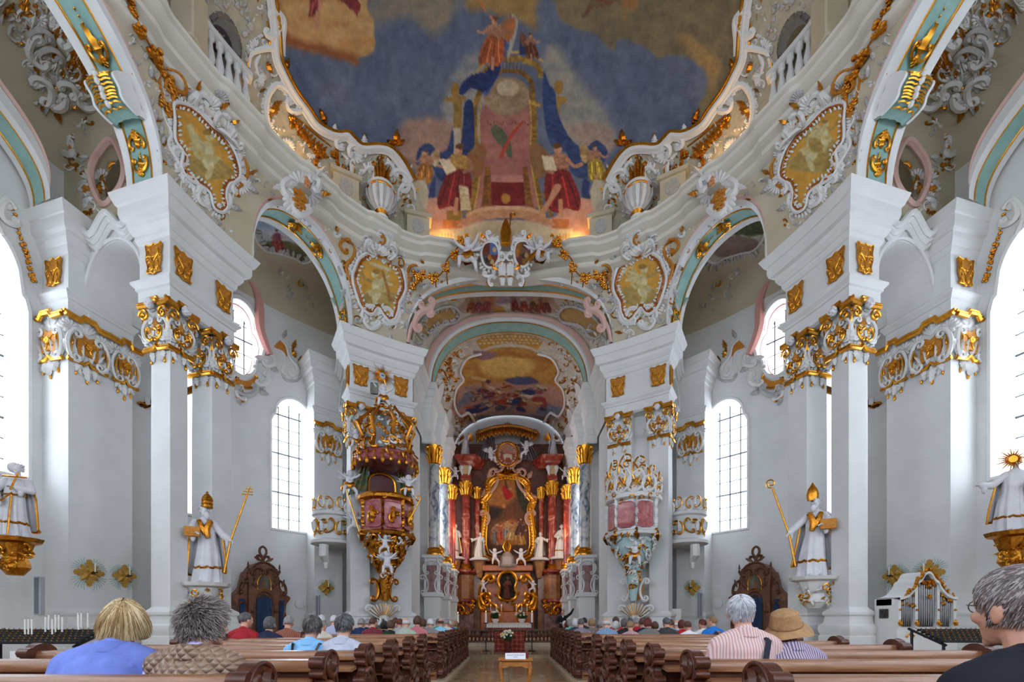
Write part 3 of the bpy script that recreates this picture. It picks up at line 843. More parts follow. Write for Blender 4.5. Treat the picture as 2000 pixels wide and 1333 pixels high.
A=np.array(vs);yy=np.maximum(A[:,1],.5)
PX=CX+A[:,0]*F/yy;PY=CY-(A[:,2]-H)*F/yy
rho=np.sqrt((A[:,0]/DA)**2+((A[:,1]-YC)/DB)**2)
front=A[:,1]>7.0
C=paint(np.where(front,PX,800+A[:,0]*60),np.where(front,PY,A[:,1]*60),sky,FSH)
stucco=np.array((194,184,158.))+(fbm(A[:,0]*2,A[:,2]*2,4)[:,None]-.5)*16
sd=sdist(PX,PY,FRES)
wf=np.where(front,np.clip(sd/1.5+.5,0,1),(rho<.91).astype(float))[:,None]
set_cols(ceil_o.data,C*wf+stucco*(1-wf))
S_CEIL=Surf(vs,fs)
def edge_line(pts):
 g=MB();w=MB();w2=MB()
 L=crom(pts,5)
 line(g,S_CEIL,L,3.2,lift=.05,n=6)
 def off(L,d):
  out=[]
  for i in range(len(L)):
   a=L[max(i-1,0)];b=L[min(i+1,len(L)-1)];dx,dy=b[0]-a[0],b[1]-a[1];l=sqrt(dx*dx+dy*dy)or 1
   out.append((L[i][0]-dy/l*d,L[i][1]+dx/l*d))
  return out
 line(w,S_CEIL,off(L,8),5.0,lift=.03);line(w,S_CEIL,off(L,16),3.0,lift=.02);line(w,S_CEIL,off(L,12),4.0,lift=.0)
 return g,w
g,w=edge_line(EDGE_L[:19])
eo=struct('trim_fresco_edge',w,STUC);g.build('gilt_edge',GOLD,eo);mirror_tree(eo)
# ================================================================ CHOIR
CW,CS,CTOP=3.5,11.0,13.75
def choir_v(u,y,lift=0.0):
 th=pi/2*(1-u)
 e=.86
 c,s_=cos(th),sin(th)
 x=CW*(abs(c)**e)*(1 if c>0 else-1)
 k=1-.0*(y-16)
 return V((x*(1-lift/CW),y,CS+(CTOP-CS)*abs(s_)**e-lift))
cv=MB();NU,NV=200,170
yv=[16.0+11.2*(j/NV)**1.0 for j in range(NV+1)]
vs=[choir_v(-1+2*i/NU,y)for y in yv for i in range(NU+1)]
fs=[(j*(NU+1)+i,j*(NU+1)+i+1,(j+1)*(NU+1)+i+1,(j+1)*(NU+1)+i)for j in range(NV)for i in range(NU)]
cv.add(vs,fs)
co=cv.build('ceiling_choir',VCOL,None,smooth=179,fix=False);co['kind']='structure'
S_CHO=Surf([tuple(v)for v in vs],fs)
A=np.array([tuple(v)for v in vs]);PX=CX+A[:,0]*F/A[:,1];PY=CY-(A[:,2]-H)*F/A[:,1]
CFR_L=[(995,678),(962,681),(940,690),(918,696),(906,706),(898,726),(904,742),(890,760),(886,790),(898,812),(915,806),(930,826),(960,822),(995,820)]
CFR=CFR_L+list(reversed(mirp(CFR_L)))
GOLDEN=(206,152,62)
CSH=[(CFR,(202,154,74),1.2,0,(184,126,54),18),(ell_poly(990,716,54,22),(226,186,100),10,3),([(900,700),(940,692),(990,686),(1050,696),(1085,704),(1080,712),(1040,702),(985,696),(930,702)],(176,116,50),6,3),([(925,686),(970,690),(960,700),(940,704)],(158,118,126),3,3),([(890,770),(920,752),(960,748),(1010,744),(1060,748),(1095,762),(1104,800),(1080,824),(900,824)],(196,148,124),6,6,(176,130,120),14),([(906,770),(940,758),(930,776),(890,800)],(122,124,140),4,4),([(1060,790),(1100,796),(1090,816),(1050,806)],(122,130,150),4,4),([(985,742),(1030,736),(1052,748),(1010,752)],(84,86,126),3,2),([(1000,778),(1030,764),(1046,770),(1016,790)],(226,212,186),3,2),([(958,768),(985,774),(992,792),(960,788)],(176,62,50),2,2),([(910,800),(950,786),(964,792),(930,808)],(52,64,116),2,2),([(1040,778),(1062,776),(1068,796),(1046,792)],(160,66,60),2,2),([(938,740),(946,738),(952,770),(944,772)],(172,116,58),1.2,0),([(920,734),(958,742),(956,748),(920,740)],(216,180,120),1.2,0),([(940,812),(1050,812),(1060,826),(930,826)],(120,100,104),3,2),*[(ell_poly(900+190*vnoise(np.array([k*3.7]),np.array([1.3]),5)[0],742+72*vnoise(np.array([k*5.1]),np.array([7.7]),9)[0],6+8*((k*7)%5)/4,2.5+2.5*((k*3)%4)/3,12,.4*sin(k)),((196,150,120),(60,74,120),(170,66,54),(226,206,176),(120,100,110),(206,160,84),(150,120,124))[k%7],2,2,((170,110,90),(40,50,90),(120,44,40),(190,160,130))[k%4],4)for k in range(60)],([(930,668),(938,658),(962,654),(995,652),(1028,654),(1052,658),(1060,668),(1050,684),(1030,676),(995,670),(960,676),(940,684)],GOLDEN,1,0),]
for r in range(3):
 for k in range(14):
  x=938+k*8.6+(r%2)*4.3;y=657+r*6+abs(x-995)*.05
  CSH.append(([(x-3,y),(x,y-2.4),(x+3,y),(x,y+2.4)],(226,214,190),.6,0))
SC1=[(905,612),(906,590),(914,576),(940,566),(995,562),(1050,566),(1076,576),(1084,590),(1086,612)]
CSH+=[(SC1,(176,150,130),1.2,0,(192,166,140),14),([(966,562),(966,606),(930,606),(936,570)],(176,122,90),2,1),([(1000,564),(1040,566),(1030,590),(970,596)],(170,150,166),4,2),([(975,596),(1005,592),(1014,608),(990,612)],(214,206,180),1.5,1),([(966,598),(984,600),(988,612),(964,612)],(190,146,62),1.5,1)]
for x,c1,c2 in((922,(160,86,44),(196,160,120)),(936,(150,72,84),(200,160,130)),(952,(158,70,76),(214,160,120)),(1004,(150,60,54),(130,130,90)),(1022,(170,66,54),(222,206,180)),(1040,(120,72,54),(206,160,110)),(1056,(168,76,50),(140,90,60)),(1066,(120,52,48),(196,150,110))):
 CSH+=fig(x,574+abs(x-990)*.06,34,c1,c2,1 if x>990 else-1)
OCF=[(812,646),(822,626),(838,612),(862,600),(884,598),(898,612),(890,628),(868,632),(850,640),(838,656),(822,660)]
CSH+=[(OCF,(196,158,96),1.2,0,(184,142,80),10),(mirp(OCF),(196,158,96),1.2,0,(184,142,80),10)]
set_cols(co.data,paint(PX,PY,lambda X,Y:np.array((212,203,182.))+(fbm(X/9,Y/9,8)[...,None]-.5)*20,CSH,21))
def carch(y0,lift):return[choir_v(-1+2*i/60,y0,lift)for i in range(61)]
y2=18.35
w=MB();w.loft([carch(y2-.3,0),carch(y2-.3,.26),carch(y2-.2,.3),carch(y2+.5,.3),carch(y2+.6,.26),carch(y2+.6,0)],closed=False)
o=struct('trim_choir_arch',w,WHITE,smooth=50)
t=MB();t.loft([carch(y2-.16,.315),carch(y2+.16,.318),carch(y2+.46,.315)],closed=False);t.build('teal_soffit',TEAL,o)
p=MB();p.loft([carch(y2-.33,.02),carch(y2-.36,.1),carch(y2-.33,.2)],closed=False);p.build('pink_edge',PINK,o)
g=MB();g.tube(carch(y2-.17,.32),.02,4);g.tube(carch(y2+.47,.32),.02,4);g.build('gilt_edge',GOLD,o)
CEND=27.0
def cwall(sg):
 mb=MB()
 x=3.52*sg
 mb.box((min(x,x+.4*sg),15.95,0),(max(x,x+.4*sg),17.5,11.05))
 xo=4.7*sg
 for y0,y1,z0,z1 in((17.5,19.2,0,11.4),(20.6,22.0,0,11.4),(23.4,CEND+.4,0,11.4),(19.2,20.6,0,4.4),(22.0,23.4,0,4.4),(19.2,20.6,8,11.4),(22.0,23.4,8,11.4)):
  mb.box((min(xo,xo+.3*sg),y0,z0),(max(xo,xo+.3*sg),y1,z1))
 return mb
both('wall_choir',lambda:cwall(-1),WHITE)
both('wall_choir_spandrel',lambda:MB().box((-4.2,15.7,10.9),(-3.45,27.2,11.15)),WHITE)
for sg in(-1,1):
 for y0 in(19.2,22.0):
  g=MB();g.add([(4.85*sg,y0,4.4),(4.85*sg,y0+1.4,4.4),(4.85*sg,y0+1.4,8),(4.85*sg,y0,8)],[(0,1,2,3)]);w=struct('window_%d'%wi,g,GLASS,smooth=0);wi+=1
  b=MB()
  for k in range(1,7):b.tube([(4.83*sg,y0,4.4+.52*k),(4.83*sg,y0+1.4,4.4+.52*k)],.02,4)
  for k in range(1,3):b.tube([(4.83*sg,y0+.47*k,4.4),(4.83*sg,y0+.47*k,8)],.02,4)
  b.build('glazing_bar',LEAD,w)
cb=MB();cb.box((-5,CEND+.3,0),(5,CEND+.6,14));struct('wall_choir_back',cb,WHITE)
CCOL=[18.5,21.2,23.9]
def cent():
 mb=MB()
 def ln(o,z):
  x0=-3.42
  pts=[(x0+o,15.85-o),(x0+o,17.5+o)]
  for c in CCOL:
   pts+=[(x0+o-.12,c-.42-o),(x0+.22+o,c-.4-o),(x0+.22+o,c+.4+o),(x0+o-.12,c+.42+o)]
  pts.append((x0+o,26.8))
  return[V((x,y,z))for x,y in pts]
 mb.loft([ln(o*.62,z)for o,z in ENT+CORN]+[[V((-4.3,p.y,10.83))for p in ln(0,0)]],closed=False)
 return mb
both('trim_choir_entablature',cent,WHITE,smooth=25)
# ================================================================ CAPITALS AND FRIEZE PLAQUES
def cr(sc,ox,oy,pts):return[(x/sc+ox,y/sc+oy)for x,y in pts]
def facepl(pl,a0,a1,r,side,z):
 if side=='n':
  c=pl.p((a0+a1)/2,r,z);u=pl.t;n=-pl.n
 else:
  c=pl.p(a0,r,z);u=pl.n;n=-pl.t
 if u.cross(UP).dot(n)<0:u=-u
 return Plane(c,u,UP)
def face_parts(S,w,style,P,edge=(1,1)):
 h=w/2;k=min(1,max(.62,w/.62))
 top=[(-h-.13,1.22),(-h*.5,1.2),(-h*.32,1.3),(h*.32,1.3),(h*.5,1.2),(h+.13,1.22)]
 for dz,r in((0,.05),(.07,.036)):line(P['abacus'],S,[(x*(1+dz),y+dz)for x,y in top],r,n=6,lift=.1)
 line(P['lower_band'],S,[(-h-.06,.24),(-h*.25,.25),(0,.34),(h*.25,.25),(h+.06,.24)],.045,n=6,lift=.04)
 line(P['lower_band'],S,[(-h-.05,.3),(-h*.3,.31)],.02,n=5,lift=.05);line(P['lower_band'],S,[(h+.05,.3),(h*.3,.31)],.02,n=5,lift=.05)
 for sx in(-1,1):
  if style=='head':
   v=MB();c=(sx*(h*.86),1.0)
   sp=[(c[0]+cos(t*.5)*(.15-.0075*t)*sx,c[1]+sin(t*.5)*(.15-.0075*t))for t in range(0,20)]
   line(v,S,sp+[c],.03,n=6,lift=.12);line(v,S,[(c[0]+sx*.13,c[1]+.02),(c[0]+sx*.1,c[1]-.2),(c[0]+sx*.02,c[1]-.34)],.024,n=5,taper=True,lift=.06)
   P['volute'].append(v)
   scroll(P['acanthus'],S,(sx*h*.75,.42),(sx*h*.2,.72),.28*sx,.04*k,lift=.05);scroll(P['acanthus'],S,(sx*h*.95,.5),(sx*h*.62,.95),-.3*sx,.04*k,lift=.06)
   scroll(P['gilding'],S,(sx*h*.3,.42),(sx*h*.66,.7),-.3*sx,.026,lift=.1)
  else:
   scroll(P['acanthus'],S,(sx*h*.98,.3),(sx*h*.9,.95),-.16*sx,.05*k,lift=.05)
   shell(P['acanthus'],S,(sx*h*.92,1.0),pi/2-sx*.9,.2,3.2,7);line(P['gilding'],S,[(sx*h*1.0,.4),(sx*h*1.05,.6),(sx*h*.92,.82)],.02,taper=True,lift=.1)
  for q in range(3):leaf(P['acanthus'],S,(sx*h*(.25+.3*q),.34),pi/2-sx*(.1+.25*q),.34*k,.085,curl=.5)
  leaf(P['acanthus'],S,(sx*h*.62,.26),-pi/2-sx*.3,.3*k,.09);drop(P['gilding'],S,(sx*h*.62,.1),-pi/2,.16,.03)
  drop(P['gilding'],S,(sx*h*.9,.78),-pi/2,.2,.035,.05)
 if style=='head':
  c=S(0,1.18,.2);rot=Matrix((S.u,S.n,S.v)).transposed()
  hd=MB()
  hd.ell(c,(.085,.085,.105),10,7,rot);hd.ell(c+S.n*.085-S.v*.01,(.018,.022,.022),6,4,rot)
  for sx in(-1,1):
   hd.ell(c+S.n*.055-S.v*.04+S.u*sx*.04,(.032,.03,.03),6,4,rot)
   for q in range(3):hd.ell(c+S.u*sx*(.03+.025*q)+S.v*(.085-.035*q)+S.n*.03,.034,6,4)
  P['cherub_head'].append(hd)
  shell(P['acanthus'],S,(0,1.2),pi/2,.27,3.4,9,.3)
  leaf(P['acanthus'],S,(-.1,1.08),pi+.6,.22,.07);leaf(P['acanthus'],S,(.1,1.08),-.6,.22,.07)
  drop(P['plaque'],S,(0,.98),-pi/2,.34,.09,0);scroll(P['gilding'],S,(-.12,.62),(.12,.62),.4,.03,lift=.08)
  shell(P['acanthus'],S,(0,.5),pi/2,.3*k,2.6,7);shell(P['gilding'],S,(0,.34),pi/2,.16,1.8,5)
 else:
  pts=crom([(-h*.5,.42),(-h*.62,.7),(-h*.4,.98),(0,.9),(h*.4,.98),(h*.62,.7),(h*.5,.42),(0,.5)],4,True)
  P['plaque'].prism([S(x,y,.015)for x,y in pts],S.n*.05)
  shell(P['acanthus'],S,(0,1.0),pi/2,.36*k,1.5,7,.1);leaf(P['acanthus'],S,(0,1.1),pi/2,.42*k,.1)
  shell(P['acanthus'],S,(0,.46),pi/2,.17,2.6,7);leaf(P['acanthus'],S,(0,.3),-pi/2,.42*k,.14);leaf(P['acanthus'],S,(-.1,.28),-pi/2-.5,.3*k,.09);leaf(P['acanthus'],S,(.1,.28),-pi/2+.5,.3*k,.09)
  drop(P['gilding'],S,(0,-.02),-pi/2,.16,.035);rosette(P['gilding'],S,(0,.7),.09,6,.05)
  for sx in(-1,1):scroll(P['gilding'],S,(sx*.05,.56),(sx*h*.5,.86),.3*sx,.02,lift=.06)
def capital(frames,label,style,loc,group=None):
 t=thing('pillar_capital',label,'capital',loc,group)
 P={'abacus':MB(),'lower_band':MB(),'acanthus':MB(),'gilding':MB(),'plaque':MB(),'volute':[],'cherub_head':[]}
 for S,w in frames:face_parts(S,w,style,P)
 for k,m in(('abacus',GOLD),('lower_band',GOLD),('acanthus',STUC),('gilding',GOLD),('plaque',OCHRE)):P[k].v and P[k].build(k,m,t)
 for v in P['volute']:v.build('volute',GOLD,t)
 for v in P['cherub_head']:v.build('cherub_head',STATUE,t)
 return t
CZ=7.15
caps=[([(facepl(NEAR,.02,.46,.02,'n',CZ),.5),(facepl(NEAR,.02,0,.36,'c',CZ),.62)],'head',(-7.5,10.1,CZ),'gilt capital with cherub heads on the nearest {} pillar'),([(facepl(NEAR,1.1,1.62,.02,'n',CZ),.5),(facepl(NEAR,1.1,0,.34,'c',CZ),.6)],'head',(-7.3,11.2,CZ),'gilt capital with cherub heads just behind the nearest {} pillar'),([(facepl(FAR,0,.64,.02,'n',CZ),.62),(facepl(FAR,0,0,.34,'c',CZ),.6)],'head',(-5.2,14.9,CZ),'gilt cherub capital on the pillar nearer the {} aisle beside the choir'),([(facepl(FAR,1.24,2.1,.02,'n',CZ),.7)],'head',(-3.9,15.5,CZ),'gilt cherub capital on the pillar at the {} edge of the choir arch'),([(facepl(PIER1,0,0,.55,'c',CZ),.8),(facepl(PIER1,.0,.75,.0,'n',CZ),.72)],'shell',(-10.2,10.5,CZ),'gilt shell capital on the {} wall pier by the big window'),([(facepl(PIER1,1.0,1.4,.0,'n',CZ),.5)],'shell',(-9.9,11.6,CZ),'gilt shell capital half hidden behind the nearest {} pillar'),([(facepl(PIER2,0,1.02,.0,'n',CZ),.8)],'shell',(-6.7,16.5,CZ),'gilt shell capital above the small {} balcony'),]
for fr,st,loc,lab in caps:
 t=capital(fr,lab.format('left'),st,loc);mirror_tree(t,lab.format('right'))
def plaque(S,w,h,label):
 t=thing('frieze_plaque',label,'plaque',S(0,0))
 pts=crom([(-w*.5,h*.5),(-w*.2,h*.44),(0,h*.52),(w*.2,h*.44),(w*.5,h*.5),(w*.44,h*.2),(w*.47,0),(w*.36,-h*.28),(w*.42,-h*.45),(w*.15,-h*.46),(0,-h*.52),(-w*.15,-h*.46),(-w*.42,-h*.45),(-w*.36,-h*.28),(-w*.47,0),(-w*.44,h*.2)],3,True)
 b=MB();b.prism([S(x,y,.01)for x,y in pts],S.n*.03);b.build('ground',OCHRE,t,smooth=20)
 r=MB();line(r,S,pts+[pts[0]],.014,n=5,lift=.04)
 for sx in(-1,1):
  scroll(r,S,(sx*w*.05,-h*.36),(sx*w*.3,h*.1),.25*sx,.014,lift=.04);scroll(r,S,(sx*w*.32,h*.3),(sx*w*.06,h*.05),.3*sx,.013,lift=.04);scroll(r,S,(sx*w*.28,-h*.1),(sx*w*.2,-h*.36),.3*sx,.012,lift=.04)
 r.build('relief',GOLD,t)
 return t
FZ=9.45
for S,w,h,lab in((facepl(NEAR,.0,.6,-.01,'n',FZ),.42,.62,'gilt frieze plaque on nave side of nearest {} pillar, front one of two'),(facepl(NEAR,1.12,1.6,-.01,'n',FZ),.42,.62,'gilt frieze plaque on nave side of nearest {} pillar, farther one of two'),(facepl(NEAR,-.01,0,.42,'c',FZ),.46,.66,'upright gilt frieze plaque facing the pews on nearest {} pillar'),(facepl(PIER1,-.01,0,.42,'c',FZ),.5,.62,'gilt frieze plaque facing the pews on {} wall pier'),(facepl(FAR,.04,.62,-.01,'n',FZ),.5,.66,'gilt frieze plaque over the outer {} pillar beside the choir'),(facepl(FAR,1.4,2.0,-.01,'n',FZ),.5,.66,'gilt frieze plaque over the {} pillar next to the choir arch'),(facepl(FAR,-.01,0,.3,'c',FZ),.3,.66,'narrow gilt frieze plaque on the aisle side of {} choir pillar')):
 t=plaque(S,w,h,lab.format('left'));mirror_tree(t,lab.format('right'))
S=facepl(FAR,.7,1.36,-.03,'n',9.62)
t=thing('sunburst','gilt sunburst with pale round centre above the pulpit canopy','sunburst',S(0,0))
r=MB()
for i in range(34):
 a=2*pi*i/34;L=(.5 if i%4==0 else .36 if i%2 else .28)
 r.tube([S(cos(a)*.1,sin(a)*.1,.08),S(cos(a)*L,sin(a)*L,.05)],[.022,.003],4)
r.build('ray',GOLD,t)
r=MB();r.lathe([(.0,.13),(.09,.12),(.13,.06),(.13,0)],S(0,0),16,Matrix((S.u,S.v,S.n)).transposed());r.build('disc',mat('pale_blue_stucco',(184,200,212),.7),t)
r=MB();r.ell(S(0,0,.13),(.06,.02,.025),8,5,Matrix((S.u,S.n,S.v)).transposed());r.build('eye',STONE,t)
# ================================================================ GENERIC STUCCO FIELDS
def rocaille(parent,S,poly,n,seed,size=(10,24),mix=(5,4,3),lift=0.0,excl=None):
 R=random.Random(seed);w,g,au=MB(),MB(),MB()
 xs=[p[0]for p in poly];ys=[p[1]for p in poly];k=0;tries=0
 while k<n and tries<n*30:
  tries+=1
  p=(R.uniform(min(xs),max(xs)),R.uniform(min(ys),max(ys)))
  if not inside(p,poly)or(excl and inside(p,excl)):continue
  k+=1;s=R.uniform(*size);a=R.uniform(0,2*pi);q=(p[0]+cos(a)*s,p[1]+sin(a)*s)
  c=R.choices((w,g,au),mix)[0];typ=R.random()
  if typ<.42:scroll(c,S,p,q,R.choice((-1,1))*R.uniform(.2,.42),s*.1,lift=lift)
  elif typ<.72:leaf(c,S,p,a,s*.95,s*.26,lift=.015+lift)
  elif typ<.88:shell(c,S,p,a,s*.75,R.uniform(1.4,2.8),R.randint(5,7))
  else:garland(c,S,[p,((p[0]+q[0])/2,(p[1]+q[1])/2),q],s*.17)
 for c,nm,m in((w,'white_rocaille',STUC),(g,'grey_rocaille',GREY),(au,'gilt_rocaille',AGOLD)):
  if c.v:c.build(nm,m,parent)['kind']='stuff'
FRAMEC=mat('russet_gilt',(160,84,30),.5,.6,c2=(190,116,44),scale=20)
def cartouche(label,out,S,shapes,base,deco,seed,cat='cartouche'):
 ctr=(sum(p[0]for p in out)/len(out),sum(p[1]for p in out)/len(out))
 t=thing('stucco_cartouche',label,cat,S(*ctr))
 O=crom(out,4,True)
 panel('painted_panel',S,O,shapes,base,t,2.0,.03,seed)
 f=MB();wav=[(x+R_(1.2),y+R_(1.2))for x,y in cum(O+[O[0]],4)]
 line(f,S,wav+[wav[0]],2.6,n=5,lift=.04);f.build('inner_frame',FRAMEC,t)
 def off(d):return[(x+(x-ctr[0])/sqrt((x-ctr[0])**2+(y-ctr[1])**2)*d,y+(y-ctr[1])/sqrt((x-ctr[0])**2+(y-ctr[1])**2)*d)for x,y in O]
 f=MB();o2=cum(off(6)+[off(6)[0]],5);line(f,S,o2+[o2[0]],3.2,n=5,lift=.04)
 sgn=1 if sum((b[0]-a[0])*(b[1]+a[1])for a,b in zip(O,O[1:]+O[:1]))>0 else-1
 fringe(f,S,cum(off(8),6),10,2.6,sgn,1,0,.4)
 fringe(f,S,cum(off(-1),9),8,2.0,-sgn,1,.05,.6);f.build('outer_frame',STUC,t)
 S=S_FACE
 sc_=lambda f:[(ctr[0]+(x-ctr[0])*f,ctr[1]+(y-ctr[1])*f)for x,y in O]
 rocaille(t,S,sc_(1.5),64,seed,(7,17),(6,5,3),0,sc_(1.12))
 for d in deco:
  kind,col=d[0],d[1]
  mb=MB()
  if kind=='s':scroll(mb,S,d[2],d[3],d[4],d[5])
  elif kind=='l':line(mb,S,crom(d[2],5),d[3],taper=True)
  elif kind=='sh':shell(mb,S,d[2],d[3],d[4],d[5],8)
  elif kind=='f':leaf(mb,S,d[2],d[3],d[4],d[5])
  elif kind=='g':garland(mb,S,cum(crom(d[2],5),d[3]*1.1),d[3])
  elif kind=='fr':fringe(mb,S,cum(crom(d[2],5),d[4]*2.3),d[3],d[4],d[5],1)
  nm={'s':'scroll','l':'moulding','sh':'shell','f':'leaf','g':'garland','fr':'fringe'}[kind]
  mb.build(nm,col,t)
 return t
def R_(a):return random.uniform(-a,a)
def dm(deco):
 out=[]
 for d in deco:
  e=list(d)
  for i in range(2,len(e)):
   if isinstance(e[i],tuple):e[i]=(2*CX-e[i][0],e[i][1])
   elif isinstance(e[i],list):e[i]=mirp(e[i])
  if d[0]=='s':e[4]=-e[4]
  if d[0]in('sh','f'):e[3]=pi-e[3]
  if d[0]=='fr':e[5]=-e[5]
  out.append(tuple(e))
 return out
YEL=(224,166,66);PALE=(216,200,140)
def limb(a,b,w):
 return ell_poly((a[0]+b[0])/2,(a[1]+b[1])/2,sqrt((b[0]-a[0])**2+(b[1]-a[1])**2)/2+w*.5,w,14,atan2(b[1]-a[1],b[0]-a[0]))
def sepia(x,y,s,f=1,tilt=0):
 P,D,L=PALE,(184,152,84),(226,212,160)
 X=lambda u,v:(x+f*u*s,y+v*s)
 o=[]
 for u,v,a,b in((0,.4,.5,.18),(-.3,.28,.26,.16),(.25,.46,.3,.14),(-.1,.52,.34,.12)):o.append((ell_poly(*X(u,v),a*s,b*s,16),(196,168,98),4,3,(176,142,72),9))
 for k in range(4):o.append((limb(X(-.08,-.12),X(-.3-.04*k,-.4+.12*k),.045*s),L if k%2 else(206,188,130),1,0))
 for a,b,w,c in(((.1,-.12),(.32,-.2),.05,D),((.32,-.2),(.4,-.36),.04,D),((-.02,.16),(.26,.2),.095,P),((.26,.2),(.28,.46),.065,D),((-.06,.18),(.08,.36),.1,L),((.08,.36),(-.02,.58),.065,P),((-.02,-.14),(.0,.14),.15,P),((.03,-.06),(.03,.1),.09,L),((-.12,-.14),(-.28,.04),.055,P),((-.28,.04),(-.16,.16),.045,P)):o.append((limb(X(*a),X(*b),w*s),c,1,0))
 o+=[(ell_poly(*X(.05,-.33),.105*s,.115*s,14),P,1,0),(ell_poly(*X(.01,-.4),.11*s,.07*s,12),(170,130,62),1,0),(ell_poly(*X(.1,-.31),.05*s,.06*s,10),L,1,0),(limb(X(-.14,.1),X(.16,.14),.05*s),(214,190,120),1,0)]
 return o
LF=cr(5.127,620,380,[(470,640),(560,608),(650,645),(730,690),(800,745),(835,830),(850,940),(828,1010),(790,1080),(785,1150),(745,1240),(700,1240),(650,1180),(600,1110),(545,1180),(485,1150),(440,1090),(410,1000),(378,900),(372,820),(398,740),(422,680)])
LN=cr(3.173,0,0,[(1080,662),(1160,672),(1230,722),(1300,800),(1370,862),(1430,960),(1462,1060),(1450,1112),(1400,1132),(1380,1200),(1392,1270),(1360,1302),(1312,1270),(1290,1180),(1232,1132),(1172,1098),(1132,1030),(1142,950),(1092,880),(1086,760)])
dLF=[('l',OCHRE,cr(5.127,620,380,[(255,440),(340,480),(370,560),(350,640),(300,690),(285,760),(320,870),(370,960),(400,1040),(390,1110),(450,1190)]),3.6),('s',OCHRE,(678,466),(672,494),.5,3),('s',STUC,(652,455),(664,462),.5,3),('l',STUC,cr(5.127,620,380,[(360,650),(330,760),(380,850),(420,960),(410,1090)]),3.2),('l',OCHRE,cr(5.127,620,380,[(1000,715),(940,710),(905,770),(915,860),(900,960),(860,1060)]),3.6),('l',STUC,cr(5.127,620,380,[(900,720),(880,800),(890,920),(850,1010)]),3),('sh',STUC,(738,500),-pi/2,26,2.6),('sh',STUC,(720,490),-pi/2-.5,18,2.0),('sh',STUC,(758,490),-pi/2+.5,18,2.0),('s',STUC,(742,488),(748,452),.4,3),('s',OCHRE,(744,476),(748,462),.5,2.2),('sh',AGOLD,(745,496),pi/2,10,2),('s',STUC,(728,500),(716,472),-.4,3.2),('s',STUC,(764,505),(768,478),.4,3),('sh',GREY,(724,478),-2.4,20,1.8),('sh',STUC,(756,466),-.6,14,2.2),('s',STUC,(706,618),(730,600),-.4,4),('s',STUC,(766,622),(742,604),.4,4),('s',STUC,(710,630),(740,636),.4,4),('s',STUC,(780,610),(752,632),-.4,4),('sh',STUC,(735,628),pi/2,14,2.4),('s',GREY,(790,585),(800,612),.3,3.2),('s',GREY,(694,592),(704,628),-.3,3.2),('f',STUC,(700,548),-2.2,14,5),('f',STUC,(776,578),-1.2,22,5),('f',STUC,(770,594),-.9,18,5),('f',STUC,(698,530),-1.9,16,5),('f',STUC,(697,566),-2.2,15,5),('f',STUC,(700,586),-2.4,13,4),('f',GREY,(668,540),-2.0,22,5),('f',GREY,(664,520),-1.7,20,5),('f',GREY,(674,565),2.0,22,5),('f',GREY,(670,590),1.9,20,5),('f',GREY,(810,580),.4,20,5),('f',GREY,(806,600),1.1,24,5),('f',GREY,(816,560),-.3,16,4),('f',GREY,(796,625),1.7,20,5),('f',GREY,(690,630),2.2,20,5),('f',GREY,(760,650),1.4,20,5),('fr',AGOLD,[(674,520),(682,540),(692,558)],7,1.6,1),('fr',AGOLD,[(802,530),(800,552),(794,580)],7,1.6,-1),('f',AGOLD,(660,452),-1.9,12,5),('f',AGOLD,(828,516),-2.2,12,4),('g',AGOLD,[(808,532),(814,545),(806,566)],6)]
